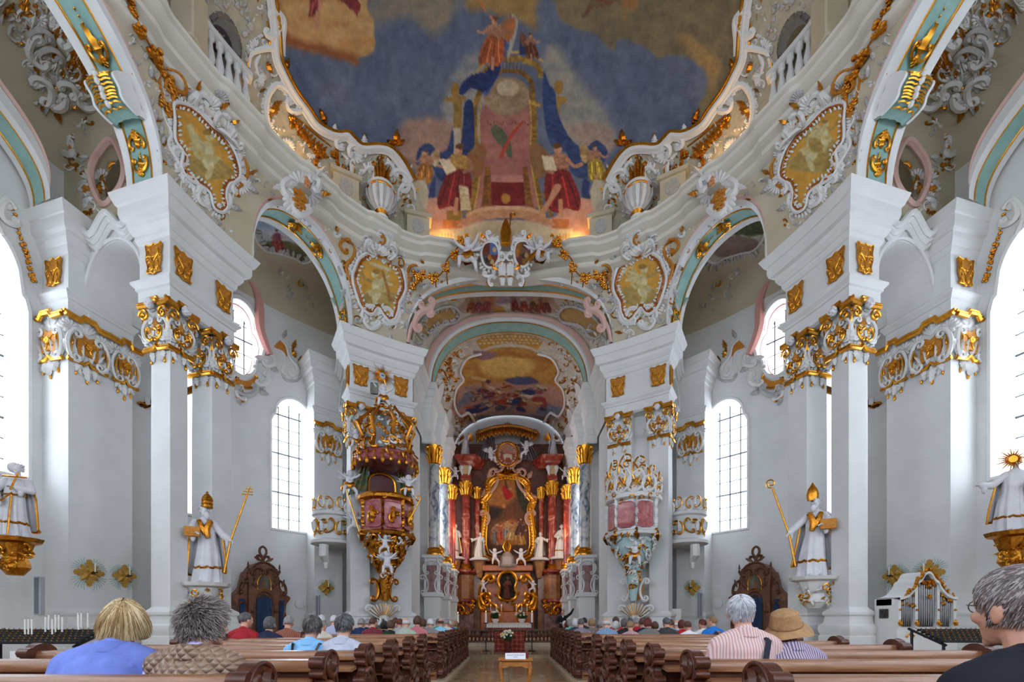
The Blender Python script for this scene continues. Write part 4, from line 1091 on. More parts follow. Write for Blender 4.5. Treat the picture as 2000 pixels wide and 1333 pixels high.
dLN=[('l',OCHRE,cr(3.173,0,0,[(1010,430),(985,500),(1010,620),(1040,720),(1070,660),(1075,570),(1150,570),(1140,500),(1100,450),(1030,420)]),4),('s',OCHRE,(330,150),(338,182),.5,4),('g',AGOLD,[(320,140),(334,168),(336,190)],9),('l',STUC,cr(3.173,0,0,[(1000,640),(1020,740),(1060,830),(1040,900),(1100,1010),(1130,1100),(1190,1150),(1240,1240),(1300,1310)]),4),('l',STUC,cr(3.173,0,0,[(1180,640),(1260,700),(1330,770),(1400,820),(1470,900),(1480,1000),(1490,1080)]),5),('l',OCHRE,cr(3.173,0,0,[(1490,960),(1530,1020),(1525,1100),(1480,1160),(1420,1190)]),3.4),('s',STUC,(372,190),(410,196),-.4,5),('s',STUC,(398,182),(386,214),.4,5),('sh',STUC,(405,210),-.8,26,2.4),('sh',GREY,(425,195),-.6,22,2.2),('s',STUC,(420,240),(444,226),-.4,5),('sh',STUC,(440,258),-.4,24,2.4),('s',STUC,(452,262),(470,288),.4,4),('sh',STUC,(462,300),0,18,2.2),('f',AGOLD,(430,212),-.6,22,7),('f',AGOLD,(448,240),-.2,20,6),('f',AGOLD,(386,180),-1.4,22,6),('s',STUC,(344,290),(352,330),-.4,5),('sh',GREY,(345,300),pi,18,2.2),('s',STUC,(360,345),(386,372),-.3,5),('s',STUC,(390,370),(400,402),.4,5),('sh',STUC,(392,380),2.0,20,2.4),('s',STUC,(430,410),(446,380),.4,4),('s',STUC,(474,350),(452,372),.4,5),('sh',STUC,(470,360),.6,22,2.2),('f',GREY,(480,350),.2,24,6),('f',GREY,(486,362),.8,24,6),('f',GREY,(448,400),.5,26,7),('f',GREY,(398,408),1.6,24,6),('f',GREY,(366,366),2.2,26,6),('f',GREY,(350,345),2.4,22,6),('f',GREY,(300,190),2.0,24,6),('f',GREY,(306,215),1.8,24,6),('f',GREY,(316,240),1.7,24,6),('f',GREY,(322,262),1.9,20,6),('f',GREY,(296,130),1.7,22,6),('f',GREY,(290,100),2.0,20,6),('g',AGOLD,[(250,-6),(258,12),(262,26)],10),('g',AGOLD,[(266,50),(276,60),(282,76)],11),('g',AGOLD,[(300,100),(312,116),(316,128)],11),('l',AGOLD,[(264,24),(272,48),(286,76),(300,100)],2),('g',AGOLD,[(318,200),(326,208),(330,222)],8),('f',AGOLD,(456,372),.9,18,6),('f',AGOLD,(486,340),-.4,18,6)]
cartouche('yellow painted cartouche of a seated putto with cross, {} of the choir arch'.format('left'),LF,S_COVE,sepia(735,560,72,-1)+[([(722,512),(764,526),(762,532),(722,518)],(222,208,160),1,0),([(748,526),(766,590),(760,592),(744,530)],(190,130,60),1,0)],YEL,dLF,5)
cartouche('yellow painted cartouche of a putto with radiant star, right of the choir arch',mirp(LF),S_COVE,sepia(1255,552,76,1)+[([(1218+cos(a)*(20 if i%2 else 6),528+sin(a)*(20 if i%2 else 6))for i,a in enumerate([2*pi*j/20 for j in range(20)])],(238,226,180),2,0)],YEL,dm(dLF),6)
cartouche('yellow painted cartouche of a winged putto over the nearest left pillar',LN,S_COVE,sepia(404,296,92,1)+[([(362,246),(372,240),(392,290),(380,300)],PALE,1.5,1)],YEL,dLN,7)
cartouche('yellow painted cartouche of two putti over the nearest right pillar',mirp(LN),S_COVE,sepia(1588,280,92,-1)+sepia(1612,262,60,1),YEL,dm(dLN),8)
# ================================================================ STUCCO BETWEEN GALLERY CORNICE AND PAINTING (left, then mirrored)
def c2(pts):return cr(3.173,480,0,pts)
def stucco(name,label,S,items,loc_px,cat='stucco ornament',mir=None,fields=()):
 t=thing(name,label,cat,S(*loc_px))
 for it in items:
  kind,col=it[0],it[1];mb=MB()
  nm={'s':'scroll','l':'moulding','sh':'shell','f':'leaf','g':'garland','fr':'fringe'}[kind]
  if kind=='s':scroll(mb,S,it[2],it[3],it[4],it[5])
  elif kind=='l':line(mb,S,crom(it[2],5),it[3],taper=True)
  elif kind=='sh':shell(mb,S,it[2],it[3],it[4],it[5],8)
  elif kind=='f':leaf(mb,S,it[2],it[3],it[4],it[5])
  elif kind=='g':garland(mb,S,cum(crom(it[2],5),it[3]*1.1),it[3])
  elif kind=='fr':fringe(mb,S,cum(crom(it[2],5),it[4]*2.3),it[3],it[4],it[5],1)
  mb.build(nm,col,t)
 for k,(poly,n,sd,sz,mix)in enumerate(fields):rocaille(t,S,poly,n,sd,sz,mix)
 if mir:mirror_tree(t,mir)
 return t
stucco('stucco_scrollwork','tall white C-scroll with gilt leaf at the lamp-lit left end of the cove',S_CEIL,[('l',STUC,c2([(285,650),(255,565),(195,525),(140,580),(120,680),(140,790),(190,880),(210,905)]),5.5),('fr',STUC,c2([(280,640),(250,565),(195,528),(140,580),(122,690),(142,790),(185,870)]),9,2.6,1),('fr',STUC,c2([(280,640),(250,565),(195,528),(140,580),(122,690),(142,790),(185,870)]),8,2.4,-1),('f',AGOLD,c2([(150,720)])[0],-1.0,34,11),('f',AGOLD,c2([(165,660)])[0],-.5,22,8),('l',AGOLD,c2([(150,760),(160,690),(200,640)]),2),('s',STUC,c2([(200,900)])[0],c2([(250,980)])[0],-.4,5),('f',AGOLD,c2([(215,880)])[0],2.0,26,9),('l',AGOLD,c2([(180,930),(190,1000),(240,1050),(300,1080)]),2.2),('sh',STUC,c2([(240,920)])[0],-.6,22,2.2),('s',STUC,c2([(250,640)])[0],c2([(330,690)])[0],.4,5),('l',AGOLD,c2([(260,640),(290,690),(350,690)]),2)],(530,260),mir='tall white C-scroll with gilt leaf at the lamp-lit right end of the cove')
stucco('stucco_valance','gilt tasselled valance with rosettes hung below the painting, left side',S_CEIL,[('g',AGOLD,c2([(285,735),(320,780)]),8),('g',AGOLD,c2([(360,850),(390,890)]),8),('g',AGOLD,c2([(450,950),(480,960)]),8),('g',AGOLD,c2([(540,960),(570,940)]),8),('fr',AGOLD,c2([(310,730),(370,790),(450,870),(530,930)]),22,4,1),('l',AGOLD,c2([(290,720),(350,760),(440,840),(530,910)]),2.4),('l',AGOLD,c2([(300,780),(380,890),(460,970),(550,970)]),2.2),('g',AGOLD,c2([(568,990),(572,1040)]),5),('fr',AGOLD,c2([(340,800),(400,870),(480,930)]),12,2.4,1)],(600,270),'stucco valance',mir='gilt tasselled valance with rosettes hung below the painting, right side')
stucco('stucco_scrollwork','large gilt C-scroll with leaf sprays in the middle of the left cove',S_CEIL,[('l',AGOLD,c2([(600,960),(655,1000),(668,1065),(640,1150),(560,1205),(495,1200)]),2.8),('l',STUC,c2([(590,950),(640,1000),(652,1065),(625,1140),(550,1190)]),4.5),('f',AGOLD,c2([(600,1140)])[0],-1.2,30,9),('f',AGOLD,c2([(620,1090)])[0],-1.9,24,8),('f',AGOLD,c2([(560,1180)])[0],-2.6,24,8),('f',AGOLD,c2([(640,1060)])[0],-1.3,20,6),('g',AGOLD,c2([(380,1070),(420,1030),(430,1000)]),5),('g',AGOLD,c2([(440,1060),(470,1110),(460,1160)]),6),('f',AGOLD,c2([(430,1030)])[0],-1.2,18,6),('f',AGOLD,c2([(420,1060)])[0],-2.6,18,6),('sh',STUC,c2([(520,1230)])[0],pi/2,18,2.4),('sh',STUC,c2([(580,1240)])[0],pi/2,18,2.4),('s',STUC,c2([(500,1210)])[0],c2([(620,1220)])[0],.2,5),('s',STUC,c2([(680,900)])[0],c2([(640,960)])[0],.4,5),('sh',STUC,c2([(660,960)])[0],.4,22,2.6),('f',GREY,c2([(640,960)])[0],1.8,24,8)],(660,340),mir='large gilt C-scroll with leaf sprays in the middle of the right cove')
stucco('stucco_shell','white rocaille shell framing an oval lamp and gilt trellis, left cove',S_ARMS,[('sh',STUC,c2([(335,1150)])[0],-1.9,30,2.4),('sh',STUC,c2([(330,1240)])[0],2.6,34,2.6),('sh',GREY,c2([(390,1200)])[0],.2,28,2.6),('s',STUC,c2([(260,1120)])[0],c2([(240,1210)])[0],.4,6),('s',STUC,c2([(400,1100)])[0],c2([(440,1180)])[0],-.4,6),('s',STUC,c2([(280,1290)])[0],c2([(390,1310)])[0],.4,6),('g',OCHRE,c2([(300,1190),(350,1220),(360,1280),(310,1290),(300,1230),(340,1250)]),9),('g',mat('oval_lamp',(214,150,100),.5),c2([(370,1120),(372,1150)]),7),('f',STUC,c2([(240,1150)])[0],2.9,26,8),('f',STUC,c2([(430,1100)])[0],-.8,28,8),('f',AGOLD,c2([(450,1190)])[0],.3,24,8)],(586,380),'stucco shell',mir='white rocaille shell framing an oval lamp and gilt trellis, right cove')
stucco('stucco_rocaille','crowded white rocaille with gilt edges around an urn, left of the painted throne',S_CEIL,[('l',STUC,c2([(720,1080),(760,1040),(800,1060),(790,1110),(760,1140),(790,1200)]),4.5),('fr',STUC,c2([(720,1090),(750,1045),(800,1050)]),12,3,-1),('l',STUC,c2([(860,1020),(890,1010),(915,1045),(895,1085),(860,1080),(850,1045)]),3.4),('l',AGOLD,c2([(840,980),(870,950),(900,990),(930,960)]),2.4),('s',STUC,c2([(930,1060)])[0],c2([(1000,1120)])[0],-.3,5),('s',STUC,c2([(960,1180)])[0],c2([(1010,1160)])[0],.4,4),('l',STUC,c2([(940,1250),(950,1180),(1000,1130),(1040,1170),(1050,1240)]),4),('l',AGOLD,c2([(960,1240),(970,1210),(1000,1190),(1020,1230)]),2),('fr',STUC,c2([(950,1000),(1000,1060),(1030,1120)]),10,2.6,1),('f',STUC,c2([(740,980)])[0],-1.4,28,8),('f',AGOLD,c2([(930,900)])[0],-1.5,32,9),('f',AGOLD,c2([(935,905)])[0],-.7,20,7),('f',AGOLD,c2([(920,905)])[0],-2.4,20,7),('f',AGOLD,c2([(500,770)])[0],-2.0,34,8),('f',STUC,c2([(545,850)])[0],-1.5,26,9),('f',STUC,c2([(735,910)])[0],-1.6,24,8),('f',AGOLD,c2([(738,860)])[0],-1.6,12,4),('s',STUC,c2([(560,870)])[0],c2([(590,920)])[0],.4,5),('l',AGOLD,c2([(870,1060),(880,1110),(860,1150)]),2.4),('f',AGOLD,c2([(240,440)])[0],-1.3,26,8)],(740,340),mir='crowded white rocaille with gilt edges around an urn, right of the painted throne',fields=[(c2([(700,960),(900,920),(1010,1010),(1060,1150),(1080,1290),(1040,1330),(900,1300),(760,1290),(690,1160),(620,1240),(600,1290),(540,1180)]),84,3,(8,17),(6,3,4))])
stucco('stucco_scrollwork','stacked rocaille scrolls beside the left upper edge of the painting',S_CEIL,[('l',STUC,c2([(20,420),(30,340),(80,310),(150,300),(190,330),(210,400),(230,350)]),5),('l',AGOLD,c2([(10,440),(22,350),(75,318)]),2),('s',STUC,c2([(120,210)])[0],c2([(210,180)])[0],.45,6),('l',AGOLD,c2([(130,130),(150,190),(200,190)]),2.6),('s',STUC,c2([(150,80)])[0],c2([(215,130)])[0],-.45,6),('l',STUC,c2([(190,60),(235,120),(230,240),(238,350)]),5),('fr',AGOLD,c2([(208,160),(222,240),(226,320)]),7,2,1),('s',AGOLD,c2([(150,260)])[0],c2([(170,290)])[0],.5,3),('l',STUC,c2([(170,0),(200,70),(215,110)]),4),('l',AGOLD,c2([(165,-10),(195,50),(210,60)]),2.4),('f',GREY,c2([(60,400)])[0],.9,30,9),('f',AGOLD,c2([(130,380)])[0],1.2,26,7),('f',STUC,c2([(100,430)])[0],1.6,34,10),('l',STUC,c2([(80,470),(60,400),(90,340)]),4),('sh',STUC,c2([(60,300)])[0],-2.4,20,2.2)],(520,100),mir='stacked rocaille scrolls beside the right upper edge of the painting',fields=[([(480,-20),(510,-20),(540,20),(548,90),(520,130),(500,100),(486,50)],26,12,(8,16),(5,4,4)),([(488,120),(520,150),(514,190),(498,190)],7,13,(9,16),(5,4,2))])
def urn():
 p=S_ARMS(748,430,-.12);p=V((p.x,p.y,13.7))
 t=thing('stucco_urn','white fluted urn with gilt plume on the cornice, left of the painted throne','urn',p)
 b=MB();b.lathe([(.0,0),(.2,.02),(.22,.08),(.12,.14),(.1,.22),(.3,.36),(.4,.6),(.42,.8),(.36,.9),(.4,.94),(.4,1.0),(.0,1.0)],p,20);b.build('vase',STUC,t)
 r=MB()
 for i in range(12):
  a=2*pi*i/12;r.tube([p+V((cos(a)*q,sin(a)*q,z))for q,z in((.2,.3),(.36,.45),(.44,.62),(.45,.8))],.04,5)
 r.build('flute',GREY,t)
 g=MB();g.lathe([(.43,.8),(.45,.84),(.43,.88)],p,20);g.lathe([(.14,.16),(.2,.24),(.14,.3)],p,12)
 for i in range(14):
  a=2*pi*i/14;L=.6+.5*random.random();g.tube([p+V((cos(a)*.1,sin(a)*.1,.98)),p+V((cos(a)*.22,sin(a)*.2,1+L*.6)),p+V((cos(a)*(.32 if i%2 else .1),sin(a)*.2,1+L))],[.04,.05,.008],5)
 g.build('plume',AGOLD,t)
 mirror_tree(t,'white fluted urn with gilt plume on the cornice, right of the painted throne')
urn()
for x,lab in((685,'outer'),(822,'inner')):
 p=S_ARMS(x,420 if x<700 else 470,-.3);a=atan2(-p.x,(p.y-YC));rot=Matrix.Rotation(a*.8,3,'Z')
 b=MB();
 for lo,hi in(((-.42,-.14,0),(.42,.5,.12)),((-.36,-.08,.12),(.36,.5,.74)),((-.44,-.16,.74),(.44,.5,.86))):
  o=len(b.v);b.box(lo,hi);b.v[o:]=[tuple(rot@V(q)+V((p.x,p.y,13.72 if x<700 else 13.8)))for q in b.v[o:]]
 t=thing('gallery_pedestal','plain stucco pedestal on the cornice, %s one beside the left urn'%lab,'pedestal',(p.x,p.y,13.75));b.build('block',COVE,t,smooth=0)
 g=MB();n=14;g.prism([rot@V((.2*cos(2*pi*i/n),-.1,.43+.24*sin(2*pi*i/n)))+V((p.x,p.y,13.72 if x<700 else 13.8))for i in range(n)],rot@V((0,.04,0)));g.build('grey_inlay',PANELW,t,smooth=0)
 mirror_tree(t,'plain stucco pedestal on the cornice, %s one beside the right urn'%lab)
def gallery_side():
 Sx=S_CEIL
 t=thing('gallery_balustrade','white stucco balustrade on the cornice at the upper left','balustrade',(-7.1,11,13.7))
 phs=[phi_px_ring(x)for x in(388,492)]
 N=24;r=MB();pts=[]
 for i in range(N+1):
  ph=phs[0]+(phs[1]-phs[0])*i/N;a,b=7.62,9.55
  pts.append(V((-a*sin(ph),YC+b*cos(ph),13.73)))
 r.loft([[p+V((0,0,.98)),p+V((.07,-.07,1.0)),p+V((.07,-.07,1.12)),p+V((-.07,.07,1.12)),p+V((-.07,.07,.98))]for p in pts]);r.build('handrail',WHITE,t)
 r=MB();r.loft([[p+V((.07,-.07,0)),p+V((.07,-.07,.1)),p+V((-.07,.07,.1)),p+V((-.07,.07,0))]for p in pts]);r.build('plinth',WHITE,t)
 for i in range(1,N,4):
  b=MB();b.lathe([(.07,.1),(.07,.16),(.04,.2),(.09,.36),(.1,.46),(.05,.7),(.045,.82),(.08,.86),(.08,.98)],pts[i],10);b.build('baluster',WHITE,t)
 b=MB();p=pts[0];b.cbox(p+V((-.02,-.25,.62)),(.5,.5,1.24),.03);b.build('end_pier',COVE,t)
 mirror_tree(t,'white stucco balustrade on the cornice at the upper right')
 out=crom([(404,62),(412,40),(430,28),(448,40),(462,66),(468,96),(462,124),(452,150),(430,130),(408,100)],4,True)
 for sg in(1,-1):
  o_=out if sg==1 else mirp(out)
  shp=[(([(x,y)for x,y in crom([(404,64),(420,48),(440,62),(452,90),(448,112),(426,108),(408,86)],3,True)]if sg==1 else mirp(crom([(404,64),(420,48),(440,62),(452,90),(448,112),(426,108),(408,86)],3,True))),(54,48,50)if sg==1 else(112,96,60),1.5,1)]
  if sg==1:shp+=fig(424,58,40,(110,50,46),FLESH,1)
  t=thing('grotto_niche','grotto niche with stone arch and painted-in shade at upper %s balustrade'%('left' if sg==1 else 'right'),'niche',S_CEIL(*(o_[0])))
  panel('painted_recess_shade',S_CEIL,o_,shp,(128,122,112),t,2.0,.02,31)  # shade of the hollow painted on the vault surface, no recess built
  st=MB();seg=cum(o_[4:34],15)
  for a,b in zip(seg,seg[1:]):line(st,S_CEIL,[a,(a[0]*.1+b[0]*.9,a[1]*.1+b[1]*.9)],7,n=4,lift=-.05)
  st.build('voussoir',STONE,t)
  rr=MB();ctr=(436,88)if sg==1 else(1554,88)
  for k in range(90):
   a=2*pi*random.random();d=random.uniform(1.3,1.75);q=(ctr[0]+cos(a)*34*d,ctr[1]+sin(a)*58*d-4)
   if q[1]>-20:drop(rr,S_CEIL,q,random.uniform(0,2*pi),random.uniform(5,12),random.uniform(2.5,4))
  rr.build('rough_rim',GREY,t)
def phi_px_ring(px):return phi_px(px,7.62,9.55)
gallery_side()
# ================================================================ AMBULATORY STUCCO (left, mirrored)
def c1(pts):return cr(3.173,0,0,pts)
TILE=mat('gilt_trellis',(196,116,30),.5,.3,c2=(222,150,56),scale=26,bmp=.8)
def near_amb():
 for S,poly,lab in((S_AMB,[(420,280),(475,285),(560,345),(640,470),(605,535),(560,585),(480,520),(412,430),(450,400)],'gilt trellis field in scrollwork on the left aisle vault'),):
  poly=c1(poly)
  t=thing('stucco_trellis',lab,'stucco ornament',S(*poly[0]))
  p=MB();O=crom(poly,3,True)
  o_=panel('trellis',S,O,[],(205,130,40),t,3.0,.02,4,TILE)
  g=MB()
  xs=range(120,214,7)
  for x in xs:
   for dirn in(1,-1):
    seg=[q for q in[(x+dirn*k*2.0,84+k*3.4)for k in range(-24,40)]if inside(q,O)]
    if len(seg)>2:line(g,S,seg,.9,n=4,lift=.02)
  g.build('lattice',AGOLD,t)
  w=MB();gr=MB();au=MB()
  for a,b,bd,m in(((66,70),(80,130),.35,w),((80,100),(122,110),-.35,gr),((70,150),(96,200),-.35,w),((100,210),(128,190),.4,w),((150,190),(192,206),.35,w),((118,80),(140,84),.4,w),((60,62),(100,66),-.3,gr),((120,160),(150,186),-.3,w),((176,110),(196,130),.4,w)):
   scroll(m,S,a,b,bd,6)
  for q in((60,60),(90,66),(76,120),(70,160),(110,170),(140,190),(160,60),(180,90)):shell(gr,S,q,random.uniform(0,6),26,2.4,7)
  for q,a in(((62,100),-1.8),((78,84),.8),((66,120),1.2),((90,190),2),((108,214),1.2),((80,200),.6),((126,66),-1.6),((150,70),-.6),((130,205),.2)):leaf(au,S,q,a,28,8)
  w.build('white_rocaille',STUC,t);gr.build('grey_rocaille',GREY,t);au.build('gilt_rocaille',AGOLD,t)
  rocaille(t,S,c1([(0,0),(340,0),(540,200),(620,460),(560,640),(420,680),(220,640),(180,480),(190,280),(60,160)]),110,17,(12,28),(6,5,3))
  mirror_tree(t,lab.replace('left','right'))
 poly=c1([(340,880),(420,720),(520,640),(560,760),(520,900),(540,1040),(640,1090),(800,960),(840,1100),(720,1180),(660,1260),(560,1330),(500,1250),(500,1120),(430,1040)])
 t=thing('stucco_rocaille','shell and scroll stucco around the oval opening above the left aisle arch','stucco ornament',S_DIA(*poly[0]))
 rocaille(t,S_DIA,poly,80,23,(10,22),(6,4,5))
 w,au=MB(),MB()
 for a,b in(((150,210),(140,245)),((136,240),(132,275)),((128,275),(142,308))):scroll(w,S_DIA,a,b,.42,6);drop(au,S_DIA,((a[0]+b[0])/2+2,(a[1]+b[1])/2-8),1.2,22,4)
 for q in((176,352),(196,348),(216,352),(236,344)):shell(w,S_DIA,q,-pi/2,20,2.4,7)
 for q in((172,372),(190,372),(208,366),(226,360)):rosette(au,S_DIA,q,8)
 w.build('shell_rim',STUC,t);au.build('gilt_ground',OCHRE,t)
 mirror_tree(t,'shell and scroll stucco around the oval opening above the right aisle arch')
near_amb()
def under_bridge():
 poly=cr(3.173,0,400,[(600,520),(640,440),(720,380),(800,370),(865,420),(860,520),(780,640),(700,560)])
 S=S_WALL if False else S_AMB
 t=thing('stucco_rocaille','white stucco with gilt trellis in the vault behind the left arch','stucco ornament',S(*poly[0]))
 rocaille(t,S,poly,34,5,(9,18),(6,4,3))
 au=MB();garland(au,S,cum(crom(cr(3.173,0,400,[(650,460),(700,470),(760,490),(800,500),(740,540)]),4),7),6);au.build('gilt_trellis',OCHRE,t)
 mirror_tree(t,'white stucco with gilt trellis in the vault behind the right arch')
under_bridge()
def bay_frame(bay,sgn=-1):
 P0,P1=bay_pts(bay,-.03,.2,200),bay_pts(bay,-.03,(.95 if bay[3]=='long' else .9)-.2,200)
 return P0,P1
def proj(p):return(CX+p.x*F/p.y,CY-(p.z-H)*F/p.y)
def console(bay,y0,y1,label,cond):
 P0,P1=bay_frame(bay)
 idx=[i for i in range(201)if P0[i].y>1 and y0<proj(P0[i])[1]<y1 and cond(P0[i])]
 if len(idx)<4:print('console',label,len(idx));return
 i0,i1=idx[0],idx[-1];n=24
 t=thing('arch_console',label,'console',P0[(i0+i1)//2])
 def row(k,lat,extra=0.0):
  f=i0+(i1-i0)*k/n;i=int(f)
  a,b=P0[i].lerp(P0[min(i+1,200)],f-i),P1[i].lerp(P1[min(i+1,200)],f-i)
  c=a.lerp(b,lat);inn=V((-c.x*.6,(bay_mid-c.y),-.9));inn=(inn-(b-a).normalized()*inn.dot((b-a).normalized())).normalized()
  tt=k/n
  bulge=.10+.30*sin(pi*tt)**.8*(1 if True else 0)+.06*sin(3*pi*tt)
  return c+inn*(bulge+extra)
 bay_mid=(P0[0].y+P0[200].y)/2
 body=MB();R=[]
 for k in range(n+1):R.append([row(k,-.05,-.4),row(k,-.05,.0)]+[row(k,l,.05*sin(pi*l)+.02*abs(sin(3*pi*l)))for l in[j/12 for j in range(13)]]+[row(k,1.05,0),row(k,1.05,-.4)])
 body.loft(R,closed=False);body.build('scaled_face',TEAL,t)
 e=MB()
 for l in(-.08,1.08):e.loft([[row(k,l,-.35),row(k,l,.06),row(k,l+(.1 if l>0 else-.1),.06),row(k,l+(.1 if l>0 else-.1),-.35)]for k in range(n+1)],closed=False)
 e.build('side_volute',WHITE,t)
 g=MB();w=MB()
 for k in range(2,n,2):
  g.tube([row(k+.6*abs(sin(3*pi*l)),l,.07+.04*sin(pi*l))for l in[j/18 for j in range(19)]],.018,4)
  if k%4==0:w.ell(row(k,.5,.12),(.06,.06,.06),6,4)
 g.build('gilt_scale_edge',GOLD,t);w.build('bead',STUC,t)
 mirror_tree(t,label.replace('left','right'))
console(BAYS[2],150,240,'teal scaled console on the big left arch above the nearest pillar',lambda p:p.y>6.5)
console(BAYS[1],505,585,'teal scaled console low on the left arch beside the choir pillar',lambda p:p.y>12.8)
def soffit_gilding(bay,ranges,label,cond):
 P0,P1=bay_frame(bay);D=(P1[100]-P0[100]).length
 t=thing('soffit_ornament',label,'gilt ornament',P0[150]);g=MB()
 for y0,y1 in ranges:
  idx=[i for i in range(201)if P0[i].y>1 and y0<proj(P0[i])[1]<y1 and cond(P0[i])]
  if len(idx)<3:continue
  i0,i1=idx[0],idx[-1]
  L=sum((P0[i+1]-P0[i]).length for i in range(i0,i1));up=V((0,0,1))
  class Q:
   def __call__(s,x,y,h=0):
    f=i0+(i1-i0)*min(max(y/L,0),1);i=min(int(f),199);a,b=P0[i].lerp(P0[i+1],f-i),P1[i].lerp(P1[i+1],f-i)
    c=a.lerp(b,x/D);return c+s.hit(x,y)[1]*h
   def hit(s,x,y):
    f=i0+(i1-i0)*min(max(y/L,0),1);i=min(int(f),199);tt=P0[i+1]-P0[i];n=tt.cross(P1[i]-P0[i]).normalized()
    return P0[i],(n if n.z<0 else-n)
   def pm(s,x,y):return 1.0
  S=Q();m=D*.5;e=D*.14
  line(g,S,[(e,.02),(e,L*.98),(D-e,L*.98),(D-e,.02),(e,.02)],.022,n=5,lift=.02)
  for yy,sg in((L*.1,1),(L*.9,-1)):
   leaf(g,S,(m,yy),sg*pi/2,min(.5,L*.3),.12);scroll(g,S,(m,yy),(e,yy+sg*.2),.3*sg,.03,lift=.02);scroll(g,S,(m,yy),(D-e,yy+sg*.2),-.3*sg,.03,lift=.02);rosette(g,S,(m,yy),.09,6)
  for k in range(5):drop(g,S,(m,L*(.28+.05*k)),pi/2,.05,.02)
 g.build('gilding',GOLD,t);mirror_tree(t,label.replace('left','right'))
soffit_gilding(BAYS[2],((-160,140),(245,345)),'gilt framing on the teal band of the big left arch',lambda p:p.y>6.0)
soffit_gilding(BAYS[1],((400,500),(590,690)),'gilt framing on the teal band of the left arch beside the choir pillar',lambda p:p.y>12.6)
def outer_band():
 n=60;a,b=phi_px(96,10.9,13.1),phi_px(96,10.9,13.1)+.95
 def row(o,dz):
  out=[]
  for i in range(n+1):
   t=.5-.5*cos(pi*i/n);ph=a+(b-a)*t;u=abs(2*t-1);z=10.8+2.1*(1-u**2.4)**(1/2.4)
   p=wpt(ph,z+dz,10.9,13.1);out.append(p+V((p.x,(p.y-YC),0)).normalized()*o)
  return out
 w=MB();w.loft([row(-.05,.25),row(-.05,-.04),row(.15,-.02),row(.15,.0)],closed=False);w.loft([row(.6,0),row(.6,-.02),row(.78,-.04),row(.78,.3)],closed=False)
 o=struct('trim_wall_arch',w,WHITE,smooth=50)
 t=MB();t.loft([row(.15,0),row(.6,0)],closed=False);t.build('teal_soffit',TEAL,o)
 g=MB();g.tube(row(.16,-.01),.022,5);g.tube(row(.59,-.01),.022,5);g.build('gilt_edge',GOLD,o)
 p=MB();p.loft([row(-.05,.27),row(-.08,.36),row(-.02,.44)],closed=False);p.build('pink_edge',PINK,o)
 mirror_tree(o)
outer_band()
AV=cr(3.173,480,400,[(30,60),(60,-60),(140,-110),(240,40),(330,150),(400,260),(415,330),(360,360),(300,330),(200,300),(120,280),(60,200)])
def aisle_scene(o_,shp,base,label):
 t=thing('aisle_fresco',label,'ceiling painting',S_AMB(*o_[0]));O=crom(o_,3,True)
 panel('painted_field',S_AMB,O,shp,base,t,2.0,.015,9);f=MB();line(f,S_AMB,O+[O[0]],2.4,n=5);f.build('moulding',STUC,t)
 rr=MB();fringe(rr,S_AMB,cum(O,6),14,3,1,1,0,.9);rr.build('rocaille_rim',GREY,t)
aisle_scene(AV,[([(490,480),(560,470),(620,510),(600,520),(500,490)],(120,112,70),4,3),([(490,400),(560,410),(590,450),(500,440)],(160,180,200),8,5)]+fig(541,448,50,(196,84,76),(150,80,110),1),(190,196,198),'pale painted scene with red-robed figure on the left aisle vault')
aisle_scene(mirp(AV),[([(1400,470),(1440,460),(1480,470),(1470,500),(1400,500)],(150,124,110),3,2),([(1420,430),(1470,420),(1500,450),(1470,460),(1430,455)],(96,104,52),4,5,(60,70,36),8),([(1470,500),(1520,440),(1530,470),(1490,500)],(150,90,52),3,3),(ell_poly(1448,428,12,8),(160,70,50),2,2)],(196,190,176),'painted landscape with tree and house on the right aisle vault')
